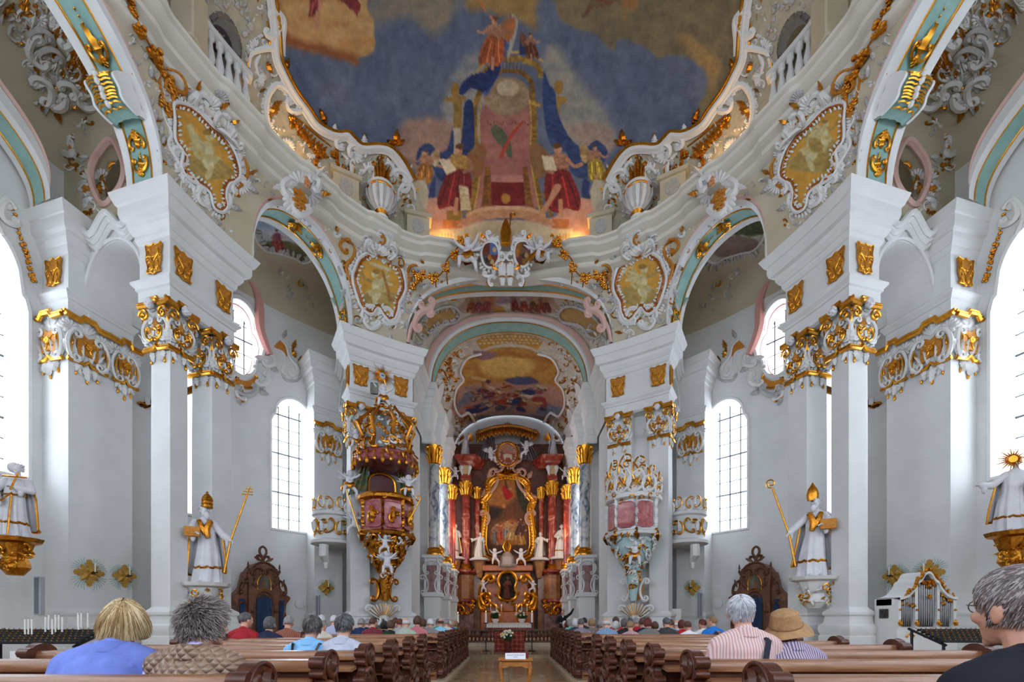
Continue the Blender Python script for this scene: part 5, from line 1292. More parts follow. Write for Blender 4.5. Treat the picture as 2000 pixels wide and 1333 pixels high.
def bay_wall():
 S=S_WALL
 t=thing('window_stucco','scrolled stucco with gilt trellis below the lobed left window','stucco ornament',S(485,735))
 def c5(p):return cr(3.173,0,400,p)
 w,g,au=MB(),MB(),MB()
 scroll(w,S,*c5([(1560,1010),(1640,960)]),-.4,5);scroll(w,S,*c5([(1600,1120),(1660,1050)]),.4,5);scroll(w,S,*c5([(1640,1000),(1700,940)]),.45,4.5);scroll(g,S,*c5([(1470,1160),(1590,1150)]),.3,5);scroll(w,S,*c5([(1480,1130),(1500,1210)]),.4,4)
 for q in((1600,1150),(1640,1090),(1670,1000),(1470,1180)):leaf(g,S,c5([q])[0],random.uniform(0,2),22,7)
 O=crom(c5([(1440,1050),(1480,1010),(1550,1030),(1590,1080),(1570,1130),(1520,1140),(1460,1110)]),3,True)
 panel('trellis',S,O,[],(205,130,40),t,3.0,.03,4,TILE)
 line(au,S,O+[O[0]],2,lift=.03);scroll(au,S,*c5([(1480,1150),(1500,1220)]),.4,3)
 w.build('scroll',STUC,t);g.build('leaf',GREY,t);au.build('gilding',AGOLD,t)
 mirror_tree(t,'scrolled stucco with gilt trellis below the lobed right window')
 t=thing('window_stucco','upright S-scroll with gilt trellis above the left tall window','stucco ornament',S(570,700))
 def c6(p):return cr(3.173,480,400,p)
 w,g,au=MB(),MB(),MB()
 line(w,S,crom(c6([(215,840),(250,880),(270,950),(310,1000),(315,1040),(280,1060),(262,1020),(285,1005)]),5),4,taper=True);line(w,S,crom(c6([(170,890),(230,920),(240,980),(225,1040),(290,1080)]),5),3,taper=True)
 for q in((290,900),(310,950),(330,1000)):leaf(au,S,c6([q])[0],random.uniform(-2.6,-1),20,6)
 panel('trellis',S,crom(c6([(180,880),(210,850),(250,880),(255,940),(220,910)]),3,True),[],(205,130,40),t,3.0,.03,4,TILE)
 line(g,S,crom(c6([(225,1050),(250,1090),(320,1090),(345,1040)]),5),2.6);leaf(g,S,c6([(230,830)])[0],-1.2,18,6)
 w.build('scroll',STUC,t);g.build('leaf',GREY,t);au.build('gilding',AGOLD,t)
 mirror_tree(t,'upright S-scroll with gilt trellis above the right tall window')
 t=thing('window_stucco','gilt flower drop beside the big left window arch','stucco ornament',S(40,470))
 g=MB();garland(g,S,cum(crom([(24,410),(36,450),(48,490),(60,530),(66,556)],4),12),6);w=MB();scroll(w,S,(6,400),(26,440),.4,6);line(w,S,crom([(4,460),(-10,420),(10,390),(30,410)],5),5)
 g.build('flower_drop',AGOLD,t);w.build('scroll',STUC,t)
 mirror_tree(t,'gilt flower drop beside the big right window arch')
bay_wall()
# ================================================================ CHOIR ARCH: arms, garlands, vault stucco
def arms():
 S=S_ARMS
 def c(pts):return cr(5.555,850,380,pts)
 t=thing('coat_of_arms','double coat of arms with gilt mitre and crozier over the choir arch','coat of arms',S(993,500))
 for k,ctr in enumerate(((590,700),(950,690))):
  O=crom(c([(ctr[0]-98*s,ctr[1]+dy)if False else(ctr[0]+dx,ctr[1]+dy)for dx,dy,s in((-95,-20,1),(-60,-125,1),(40,-140,1),(98,-60,1),(90,50,1),(20,130,1),(-60,100,1))]),4,True)
  q=c([ctr])[0];a=(110,60,36)
  cols=[((120,58,34),(96,120,170),(90,84,84),(130,60,40)),((150,96,40),(120,84,70),(110,60,54),(160,110,44))][k]
  shp=[([(q[0]-30,q[1]-30),(q[0],q[1]-30),(q[0],q[1]),(q[0]-30,q[1])],cols[0],.8,0),([(q[0],q[1]-30),(q[0]+30,q[1]-30),(q[0]+30,q[1]),(q[0],q[1])],cols[1],.8,0),([(q[0]-30,q[1]),(q[0],q[1]),(q[0],q[1]+30),(q[0]-30,q[1]+30)],cols[2],.8,0),([(q[0],q[1]),(q[0]+30,q[1]),(q[0]+30,q[1]+30),(q[0],q[1]+30)],cols[3],.8,0)]
  for j in range(5):shp.append((ell_poly(q[0]+R_(12),q[1]+R_(16),4,6,8),random.choice(((60,40,30),(200,170,110),(190,120,50))),1,1))
  panel('shield',S,O,shp,a,t,1.5,.16,3)
  w=MB();line(w,S,O+[O[0]],2.6,lift=.12);fringe(w,S,cum(O,6),9,3,1 if False else-1,1,.05,.3);fringe(w,S,cum(O,6),9,3,1,1,.05,.3);w.build('shield_frame',STUC,t)
 p=S(988,470,.25)
 m=MB();m.loft([[p+V((r*cos(2*pi*i/14),.5*r*sin(2*pi*i/14),z))for i in range(14)]for r,z in((.15,-.35),(.17,-.32),(.17,-.24),(.19,.05),(.13,.3),(.05,.48),(.01,.55))]);m.build('mitre',GOLD,t)
 g=MB();g.tube([S(995+.4*(462-y)*.3,y,.2)for y in(462,452,446)],.02,6);line(g,S,[(1002+6*cos(.6*i+2.6)*(1-.06*i),431+6*sin(.6*i+2.6)*(1-.06*i))for i in range(14)],1.3,lift=.2);line(g,S,[(996,447),(997,438),(1000,432)],1.3,lift=.2);g.build('crozier',AGOLD,t)
 w,au=MB(),MB()
 for sx in(-1,1):
  X=lambda x:988+sx*(x-988)
  scroll(w,S,(X(1000),492),(X(1018),472),-.4*sx,3,lift=.1);scroll(w,S,(X(1004),476),(X(1026),462),.4*sx,3,lift=.1);shell(w,S,(X(1020),476),-pi/2+.3*sx,22,1.6,7);scroll(w,S,(X(1008),528),(X(1030),545),.4*sx,3.5,lift=.1);scroll(w,S,(X(1012),545),(X(1020),562),-.4*sx,3,lift=.1);shell(w,S,(X(1040),500),-.3 if sx>0 else pi+.3,16,2.4,7)
  scroll(au,S,(X(994),524),(X(1014),530),.4*sx,2.6,lift=.14);leaf(au,S,(X(1026),470),-pi/2+.8*sx,18,5);scroll(au,S,(X(990),530),(X(998),545),-.6*sx,2.6,lift=.2);leaf(au,S,(X(1024),545),pi/2+.2*sx,20,5)
  scroll(w,S,(X(996),500),(X(998),518),.5*sx,2.4,lift=.12)
 w.build('scroll_frame',STUC,t);au.build('gilding',AGOLD,t)
 b=MB();p=S(989,555,.0)
 for sx in(-1,1):
  b.tube([p+V((sx*.12,-.18,.45)),p+V((sx*.13,-.4,.25)),p+V((sx*.13,-.42,.02)),p+V((sx*.12,-.25,-.25))],[.1,.15,.15,.06],8)
 b.build('keystone',STUC,t);g=MB()
 for sx in(-1,1):
  for k in range(5):g.tube([p+V((sx*.13+.14*cos(a),-.42-.1*sin(a)+.03*k*0,.28-.1*k))for a in(.3,1.2,2.0,2.8)],.018,4)
 g.build('keystone_gilding',GOLD,t)
arms()
for pts,lab in(([(812,538),(830,542),(848,545),(862,536),(868,522),(874,508),(884,498),(894,484),(898,470)],'left'),):
 t=thing('flower_garland','gilt flower garland hanging from the arms over the choir arch, left side','garland',S_ARMS(860,520))
 for x,y in[(822,540),(846,545),(868,524),(886,500),(898,476),(906,470)]:
  g=MB();garland(g,S_ARMS,[(x-5,y),(x+4,y-5),(x+4,y+5),(x-2,y+8)],6,lift=.06);leaf(g,S_ARMS,(x,y),random.uniform(0,6),14,4);leaf(g,S_ARMS,(x,y),random.uniform(0,6),14,4);g.build('flower_bunch',AGOLD,t)
 g=MB();line(g,S_ARMS,crom(pts,4),1.4,lift=.04);line(g,S_ARMS,[(872,530),(874,556)],1.2);line(g,S_ARMS,[(850,548),(852,562)],1.2);g.build('stem',AGOLD,t)
 mirror_tree(t,'gilt flower garland hanging from the arms over the choir arch, right side')
def choir_arch():
 S=S_COVE
 t=thing('arch_volute','pink stucco volute where the left foot of the choir arch curls','stucco volute',S(840,610))
 w=MB();scroll(w,S,(808,640),(836,606),-.25,6);scroll(w,S,(820,600),(846,590),.5,5);line(w,S,crom([(796,670),(802,640),(818,618),(838,604),(846,592)],4),4);w.build('volute',PINK,t)
 mirror_tree(t,'pink stucco volute where the right foot of the choir arch curls')
choir_arch()
VS=[(848,745),(852,700),(872,680),(892,664),(912,668),(900,690),(892,705),(892,740),(884,764),(882,790),(896,815),(912,808),(928,826),(912,850),(886,880),(868,880),(858,830),(852,790)]
for sg,lab in((1,'left'),(-1,'right')):
 P=VS if sg==1 else mirp(VS)
 t=thing('vault_stucco','dense white and gilt rocaille along the %s side of the choir vault'%lab,'stucco ornament',S_CHO(*P[0]))
 rocaille(t,S_CHO,P,150,40+sg,(6,14),(5,2,6))
 for k,(x,y,h)in enumerate(((857,768,20),(873,820,22),(886,862,20))):
  x=x if sg==1 else 2*CX-x
  m_=MB();O=[S_CHO(x+6*cos(a)+(y-780)*0+.25*sg*h*sin(a)*-1,y+h*sin(a),.03)for a in[2*pi*i/16 for i in range(16)]]
  m_.prism(O,S_CHO.hit(x,y)[1]*.04);m_.build('pale_medallion',STUC,t)
 f=MB();E=CFR_L[2:]if sg==1 else mirp(CFR_L)[2:]
 line(f,S_CHO,crom(E,5),2.6,lift=.02);f.build('white_frame',STUC,t);f=MB();line(f,S_CHO,[(x+3*(x<CX)-3*(x>CX),y)for x,y in crom(E,5)],1.2,lift=.04);f.build('gilt_frame',GOLD,t)
 P=OCF if sg==1 else mirp(OCF)
 t=thing('vault_stucco','ochre field edged with grey rocaille above the %s choir capital'%lab,'stucco ornament',S_CHO(*P[0]))
 f=MB();O=crom(P,4,True);line(f,S_CHO,O+[O[0]],2.6,lift=.02);fringe(f,S_CHO,cum(O,5),9,2.4,1,1,0,.8);f.build('grey_rim',GREY,t)
 rocaille(t,S_CHO,[(x,y+6)for x,y in P[6:]]+[(800,690)if sg==1 else(1190,690),P[0]],16,6,(8,15),(3,6,2))
t=thing('vault_stucco','white moulding under the narrative scene in the outer choir vault','stucco ornament',S_CHO(995,612))
f=MB();line(f,S_CHO,[(900,616),(950,613),(995,612),(1040,613),(1090,616)],3,lift=.02);f.build('moulding',STUC,t);f=MB();line(f,S_CHO,[(905,622),(950,619),(995,618),(1040,619),(1085,622)],1.6,lift=.03)
for x in(868,882,1108,1122):scroll(f,S_CHO,(x,585),(x+(10 if x<995 else-10),575),.4,2)
f.build('gilt_line',AGOLD,t)
for nm,lab,S,poly,n,sz,mix in(('stucco_sprays','grey leaf sprays beside the big {} arch, under its flower drop',S_COVE,[(250,50),(300,128),(322,190),(326,330),(306,310),(296,210),(262,120),(244,80)],44,(8,18),(5,6,2)),('stucco_sprays','white and gilt sprays on the {} cove between cornice and valance',S_CEIL,[(560,222),(604,268),(680,302),(750,312),(800,372),(790,405),(700,372),(640,350),(600,322),(566,280)],46,(8,17),(6,3,4)),('stucco_sprays','rough white rocaille behind the {} gallery balustrade',S_CEIL,[(494,120),(536,150),(556,196),(540,250),(530,300),(512,280),(500,220)],30,(8,16),(6,4,3)),('stucco_sprays','grey sprays between cornice and crown of the {} aisle arch',S_COVE,[(486,352),(560,372),(632,436),(662,498),(648,500),(600,440),(540,396),(490,380)],22,(7,14),(3,6,2)),('stucco_sprays','grey and gilt sprays in the {} spandrel of the choir arch',S_COVE,[(800,566),(850,548),(896,524),(890,548),(846,572),(812,606),(800,640)],26,(7,14),(4,5,3)),('stucco_sprays','grey sprays on the aisle vault over the {} lobed window',S_AMB,[(540,520),(610,540),(640,600),(600,620),(560,580)],16,(7,14),(3,6,1)),('stucco_sprays','large white scrolls on the outermost part of the {} aisle vault',S_AMB,[(0,0),(120,0),(180,90),(190,200),(150,240),(100,200),(50,120),(0,60)],46,(16,34),(6,4,4))):
 t=thing(nm,lab.format('left'),'stucco ornament',S(*poly[0]));rocaille(t,S,poly,n,len(lab),sz,mix);mirror_tree(t,lab.format('right'))
# ================================================================ STEPS, PLATFORMS, PEWS
STEPM=mat('pale_step_stone',(196,180,154),.3,c2=(176,158,130),scale=3)
st=MB();st.box((-5.2,14.75,0),(5.2,28,.12));struct('floor_choir',st,[bpy.data.materials['limestone_floor']],smooth=0)
st=MB();st.box((-4.2,19.2,.12),(4.2,28,.28));struct('floor_sanctuary',st,STEPM,smooth=0)
for sg in(-1,1):
 for y0,y1,h,nm in((.6,7.3,.08,'rear'),(8.7,14.7,.08,'front')):
  x=(1.3,4.5)if y0>5 else(1.25,4.6)
  p=MB();p.box((min(x[0]*sg,x[1]*sg),y0,0),(max(x[0]*sg,x[1]*sg),y1,h));struct('floor_pew_platform',p,STEPM,smooth=0)
END=crom([(-.07,0),(-.09,.16),(-.05,.3),(-.13,.42),(-.11,.52),(-.05,.58),(-.1,.68),(-.12,.78),(-.06,.86),(-.1,.94),(-.08,1.02),(-.01,1.075),(.09,1.07),(.16,1.0),(.13,.9),(.17,.8),(.27,.68),(.4,.62),(.47,.54),(.44,.4),(.46,.2),(.5,0)],3)
def bench_end(parent,x,sgn,rich=True):
 t=.036
 b=MB();b.prism([V((x-t,y,z))for y,z in END],V((2*t,0,0)))
 for y,z,r in((-.085,1.0,.045),(-.09,.92,.03),(-.11,.76,.045),(-.1,.68,.03),(-.12,.46,.05),(-.08,.2,.04)):b.tube([V((x-t-.012,y,z)),V((x+t+.012,y,z))],r,8)
 e=b.build('bench_end',WOODD,parent,smooth=50)
 S=Plane((x+sgn*t,0,0),(0,sgn,0),(0,0,1))
 m=lambda pts:[(y*sgn,z)for y,z in pts]
 c=MB()
 line(c,S,m([(y*.93+.012,z*.985+.01)for y,z in END[1:-1]]),.013,n=8)
 def sc(a,b_,bend,w):scroll(c,S,(a[0]*sgn,a[1]),(b_[0]*sgn,b_[1]),bend*sgn,w,n=8)
 sc((-.05,.98),(.1,.93),-.45,.026);sc((-.04,.86),(.06,.7),.4,.026);sc((-.06,.66),(.1,.56),-.45,.028);sc((-.06,.5),(.04,.32),.4,.024);sc((.16,.58),(.38,.5),.35,.028);sc((.3,.4),(.1,.2),.4,.03)
 for p,a,L in(((.0,.9),1.1,.16),((.03,.8),-1.2,.17),((.0,.66),2.0,.15),((.1,.6),.2,.2),((.04,.46),-.8,.2),((.2,.4),.9,.2),((.02,.3),-1.4,.2),((.25,.3),-1.2,.22),((.36,.36),-1.5,.2)):
  leaf(c,S,(p[0]*sgn,p[1]),a if sgn>0 else pi-a,L,.05,lift=.01)
 c.build('carving',WOODD,e,smooth=70)
 return e
def make_pew(L,panel_relief=False,aisle=1):
 t=thing('pew','pew','pew')
 b=MB();b.loft([[V((x,y,z))for y,z in((-.03,.93),(-.05,.935),(-.052,.945),(-.04,1.0),(-.03,1.012),(.03,1.018),(.04,1.01),(.035,.93))]for x in(.03,L-.03)]);b.build('top_rail',WOODT,t,smooth=28)
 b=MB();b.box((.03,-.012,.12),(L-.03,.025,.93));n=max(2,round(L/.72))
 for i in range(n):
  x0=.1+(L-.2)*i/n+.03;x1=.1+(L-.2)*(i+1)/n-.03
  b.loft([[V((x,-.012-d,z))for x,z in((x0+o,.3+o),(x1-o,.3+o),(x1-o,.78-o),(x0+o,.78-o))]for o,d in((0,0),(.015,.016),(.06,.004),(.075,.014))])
 b.box((.03,-.03,.12),(L-.03,-.01,.26));b.build('back_panel',WOODD,t,smooth=20)  # darker oak here puts the shade below rail and ledge into the colour
 b=MB();b.loft([[V((x,y,z))for y,z in((-.02,.89),(-.02,.865),(-.2,.845),(-.215,.85),(-.215,.875),(-.2,.88))]for x in(.04,L-.04)]);b.build('book_rest',WOODT,t,smooth=25)
 b=MB();b.box((.04,-.13,.70),(L-.04,-.012,.72));b.build('book_shelf',WOOD,t,smooth=0)
 b=MB();b.loft([[V((x,y,z))for y,z in((.02,.5),(.44,.5),(.455,.52),(.44,.54),(.02,.53))]for x in(.03,L-.03)]);b.build('seat',WOOD,t,smooth=50)
 b=MB();b.loft([[V((x,y,z))for y,z in((-.42,.23),(-.42,.26),(-.24,.27),(-.24,.23))]for x in(.04,L-.04)]);b.box((.04,-.3,.08),(L-.04,-.27,.24));b.build('kneeler',WOODT,t,smooth=0)
 bench_end(t,0,-1);bench_end(t,L,1)
 return t
REAR=[1.37+.88*k for k in range(7)];FRONT=[9.2+.84*k for k in range(7)]
ordn=['nearest','second','third','fourth','fifth','sixth','seventh']
PR=make_pew(2.95);PF=make_pew(2.9)
first={}
for i,y in enumerate(REAR):
 for sg,side in((-1,'left'),(1,'right')):
  o=PR if not first.get('r')else copy_tree(PR);first['r']=1
  a=1.31
  o.location=((-a-2.95)if sg<0 else a,y,.0)
  tag(o,'brown oak pew with carved ends, %s row of the rear %s block'%(ordn[i],side),'pew','rear pews with carved ends')
for i,y in enumerate(FRONT):
 for sg,side in((-1,'left'),(1,'right')):
  o=PF if not first.get('f')else copy_tree(PF);first['f']=1
  a=1.42
  o.location=((-a-2.9)if sg<0 else a,y,-.03)
  tag(o,'brown oak pew with carved ends, %s row of the front %s block'%(ordn[i]if i else 'first',side),'pew','front pews with carved ends')
for sg,side in((-1,'left'),(1,'right')):
 S=Plane((sg*1.46,FRONT[0]-.03,0),(1,0,0),(0,0,1));c=MB();X=lambda x:x*sg
 for a,b,bd,w in(((.06,.8),(.22,.66),.4,.03),((.26,.84),(.1,.9),-.4,.024),((.2,.6),(.06,.42),.4,.03),((.08,.36),(.3,.3),.35,.034),((.3,.7),(.44,.56),.35,.022)):scroll(c,S,(X(a[0]),a[1]),(X(b[0]),b[1]),bd*sg,w)
 for p,a in(((.14,.8),-1.0),((.2,.5),-1.6),((.12,.3),.9),((.2,.28),1.6)):leaf(c,S,(X(p[0]),p[1]),a if sg>0 else pi-a,.2,.06)
 shell(c,S,(X(.18),.2),pi/2,.18,2.6,7)
 pw=[o for o in bpy.data.objects if o.type=='EMPTY' and o.name.startswith('pew')and abs(o.location.y-FRONT[0])<.01 and o.location.x*sg>0][0]
 c.build('back_carving',WOODD,pw)
# ================================================================ PEOPLE
def remesh(mb,voxel,smooth=3):
 me=bpy.data.meshes.new('tmp');me.from_pydata(mb.v,[],mb.f)
 o=bpy.data.objects.new('tmp',me);COL.objects.link(o)
 m=o.modifiers.new('r','REMESH');m.mode='VOXEL';m.voxel_size=voxel
 if smooth:s=o.modifiers.new('s','SMOOTH');s.iterations=smooth;s.factor=.5
 dg=bpy.context.evaluated_depsgraph_get();dg.update()
 out=bpy.data.meshes.new_from_object(o.evaluated_get(dg))
 bpy.data.objects.remove(o);bpy.data.meshes.remove(me)
 out.polygons.foreach_set('use_smooth',[True]*len(out.polygons))
 return out
def cap(mb,pts,rr,n=10):
 pts=[V(p)for p in pts];rr=rr if isinstance(rr,(list,tuple))else[rr]*len(pts)
 for i in range(len(pts)-1):
  a,b=pts[i],pts[i+1];k=max(2,int((b-a).length/.03))
  mb.tube([a.lerp(b,j/k)for j in range(k+1)],[rr[i]+(rr[i+1]-rr[i])*j/k for j in range(k+1)],n)
 for p,r in zip(pts,rr):mb.ell(p,r,n,6)
def head_prims(mb,c,yaw,pitch=0,fem=False,fine=False):
 R=Matrix.Rotation(yaw,3,'Z')@Matrix.Rotation(-pitch,3,'X');c=V(c)
 def e(p,r):mb.ell(c+R@V(p),r,14,9,R)
 e((0,-.005,.03),(.074,.095,.092));e((0,.022,-.02),(.066,.074,.085));e((0,.045,-.065),(.046,.045,.048));e((0,.03,-.05),(.056,.05,.05))
 e((0,.098,-.012),(.013,.018,.028));e((0,.108,-.026),(.016,.015,.012));e((0,.082,.03),(.05,.018,.014));e((0,.085,-.056),(.026,.014,.008));e((0,.08,-.07),(.024,.014,.008));e((0,.075,-.1),(.022,.018,.018))
 for s in(-1,1):
  e((s*.03,.083,.012),(.016,.012,.011));e((s*.042,.068,-.025),(.025,.02,.022));e((s*.077,-.01,-.014),(.014,.02,.036));e((s*.083,-.018,-.006),(.009,.02,.029));e((s*.081,-.01,-.034),(.009,.012,.013))
def hand_prims(mb,w,d,up,s=1.0,curl=.5,side=1):
 d=V(d).normalized();up=V(up);up=(up-d*up.dot(d)).normalized();r=d.cross(up)*side;w=V(w)
 Q=Matrix((r,d,up)).transposed()
 mb.ell(w+d*.045*s,(.038*s,.052*s,.018*s),10,7,Q)
 for i,(x,L)in enumerate(((-.028,.062),(-.0095,.072),(.0095,.068),(.027,.052))):
  b=w+r*x*s+d*.085*s;m=b+(d*cos(curl*.6)-up*sin(curl*.6))*L*.55*s;e=m+(d*cos(curl*1.7)-up*sin(curl*1.7))*L*.5*s
  cap(mb,[b,m,e],[.0095*s,.0088*s,.0075*s],6)
 b=w-r*.03*s+d*.025*s;m=b-r*.028*s+d*.03*s-up*.01*s;cap(mb,[b,m,m+d*.032*s-up*.008*s],[.013*s,.0105*s,.009*s],6)
HC=V((0,.04,1.212))
def sit_prims(b,sh,lean,arms='lap',wide=1.0):
 ly=lambda z:lean*max(0,z-.55)
 P=lambda x,y,z:V((x*wide,y+ly(z),z))
 for mb,g in((b,0.0),(sh,.014)):
  mb.ell(P(0,.0,.56),(.185*wide+g,.14+g,.13+g),14,8);mb.ell(P(0,.0,.7),(.165*wide+g,.118+g,.16+g),14,8);mb.ell(P(0,.0,.86),(.178*wide+g,.118+g,.15+g),14,8);mb.ell(P(0,-.015,.94),(.17*wide+g,.105+g,.1+g),14,8)
  cap(mb,[P(-.15,-.01,.99),P(-.07,-.01,1.03),P(.07,-.01,1.03),P(.15,-.01,.99)],[.062+g,.06+g,.06+g,.062+g]);mb.ell(P(0,-.03,1.02),(.115+g,.06+g,.06+g),12,7)
  for s in(-1,1):
   e=P(s*.235,.03,.72);w=(P(s*.12,.27,.63)if arms=='lap' else P(s*.19,.3,.8))
   cap(mb,[P(s*.175,-.005,.975),e],[.062+g,.047+g]);cap(mb,[e,e.lerp(w,.5 if g else 1)],[.045+g,(.04 if g else .028)])
 cap(b,[P(0,-.01,1.02),V((0,.016+ly(1.14),1.14))],[.064,.056])
 for s in(-1,1):
  w=(P(s*.12,.27,.63)if arms=='lap' else P(s*.19,.3,.8));hand_prims(b,w,(-s*.35,.9,-.15),(0,.1,1),1,.7,s)
  cap(b,[(s*.1,.03,.53),(s*.12,.45,.52)],[.088,.062]);cap(b,[(s*.12,.45,.52),(s*.12,.43,.1)],[.06,.04]);b.ell((s*.12,.5,.05),(.04,.12,.04),10,6)
 cap(sh,[P(0,-.02,1.04),P(0,-.012,1.075)],[.073,.066])
def trousers_mesh():
 m=MB()
 m.ell((0,0,.53),(.19,.15,.11),12,7)
 for s in(-1,1):cap(m,[(s*.1,.03,.53),(s*.12,.45,.525)],[.1,.075]);cap(m,[(s*.12,.45,.525),(s*.12,.43,.14)],[.074,.058])
 return remesh(m,.02,2)
BODY={}
def body_mesh(yaw,lean,arms,wide,vox=.0125):
 k=(round(yaw,1),round(lean,2),arms,wide)
 if k not in BODY:
  b,s=MB(),MB();sit_prims(b,s,lean,arms,wide)
  head_prims(b,HC+V((0,lean*(HC.z-.55),0)),yaw)
  BODY[k]=(remesh(b,vox,2),remesh(s,.016,3))
 return BODY[k]
TROU=trousers_mesh()
DARKCLOTH=mat('dark_trousers',(52,54,62),.9)
HAIRM={k:mat('hair_'+k,c,.7,c2=c2,scale=60,stretch=(1,1,.25),bmp=.6)for k,c,c2 in(('grey',(120,116,114),(168,164,162)),('white',(196,194,194),(226,224,224)),('brown',(70,46,32),(104,74,52)),('darkgrey',(70,68,70),(112,108,108)),('black',(26,22,22),(50,44,42)),('auburn',(84,34,26),(124,56,40)),('blond',(150,116,76),(200,168,120)),('sandy',(130,98,66),(164,130,92)))}
def hair_mesh(style,seed):
 R=random.Random(seed);o=[R.uniform(0,50)for _ in range(3)]
 nu,nv=30,20;vs=[]
 for j in range(nv+1):
  th=pi*j/nv
  for i in range(nu):
   ph=2*pi*i/nu
   d=V((sin(th)*sin(ph),sin(th)*cos(ph),cos(th)))
   k=1.0
   face=d.y>.38+.3*max(0,d.z)and d.z<.72
   lowcut={'short':-.42,'bob':-.8,'curly':-.6,'bald':-.42}[style]
   low=d.z<lowcut or(d.y>.1 and d.z<-.12 and style in('short','bald'))
   g=1.08 if style=='short' else 1.17 if style=='bob' else 1.2 if style=='curly' else 1.06
   n=.5+.5*sin(d.x*9+o[0])*sin(d.y*8+o[1])*sin(d.z*10+o[2])
   g+=(.1 if style=='curly' else .04)*n
   if face or low:g=.82
   if style=='bald' and d.z>.42:g=.82
   c=V((d.x*.076,d.y*.098,d.z*.098))*g
   if style=='bob' and d.z<-.2 and not face:c.z*=1.12;c.x*=1.05
   vs.append(c+V((0,-.004,.024)))
 fs=[(j*nu+i,j*nu+(i+1)%nu,(j+1)*nu+(i+1)%nu,(j+1)*nu+i)for j in range(nv)for i in range(nu)]
 me=bpy.data.meshes.new('hair');me.from_pydata([tuple(v)for v in vs],[],fs);me.polygons.foreach_set('use_smooth',[True]*len(fs))
 return me
HM={}
def put(name,me,m,parent,loc=(0,0,0),yaw=0.0):
 me=me.copy();me.materials.clear();me.materials.append(m);me.name=name
 o=bpy.data.objects.new(name,me);COL.objects.link(o);o.parent=parent;o.location=loc;o.rotation_euler=(0,0,yaw)
 return o
SHIRT={}
def shirt(c,kind='plain',c2=None):
 k=(c,kind,c2)
 if k not in SHIRT:
  nm='cloth_%d'%len(SHIRT)
  SHIRT[k]=mat(nm,c,.9,bmp=.25,bscale=14,c2=tuple(min(255,x*1.12+6)for x in c),scale=5)if kind=='plain' else stripemat(nm,c,c2,{'stripe':16,'hstripe':9,'check':12}[kind],'Z' if kind=='hstripe' else 'X',checks=kind=='check')
 return SHIRT[k]
def person(px,top,d,sh,hair,style,label,yaw=0.0,lean=.1,wide=1.0,turn=0.0,legs=True,arms='lap',group='visitors seated in the pews'):
 p=at(px,top,d);p.x=(1 if p.x>0 else-1)*max(abs(p.x),1.69)
 s=max(.9,min(1.16,(p.z-.03)/1.312));yaw+=.5*atan2(CX-px,F)
 t=thing('person',label,'person',(p.x,d-.05,.03 if d>8 else .06),group)
 t.scale=(s,s,s);t.rotation_euler=(0,0,turn)
 body,top_=body_mesh(yaw,lean,arms,wide)
 put('body',body,SKIN,t);put('shirt',top_,sh,t)
 put('trousers',TROU,DARKCLOTH,t)
 k=(style,int(abs(px))%3)
 if k not in HM:HM[k]=hair_mesh(style,k[1])
 put('hair',HM[k],HAIRM[hair],t,HC+V((0,lean*(HC.z-.55),0)),yaw)
 return t
G='plain'
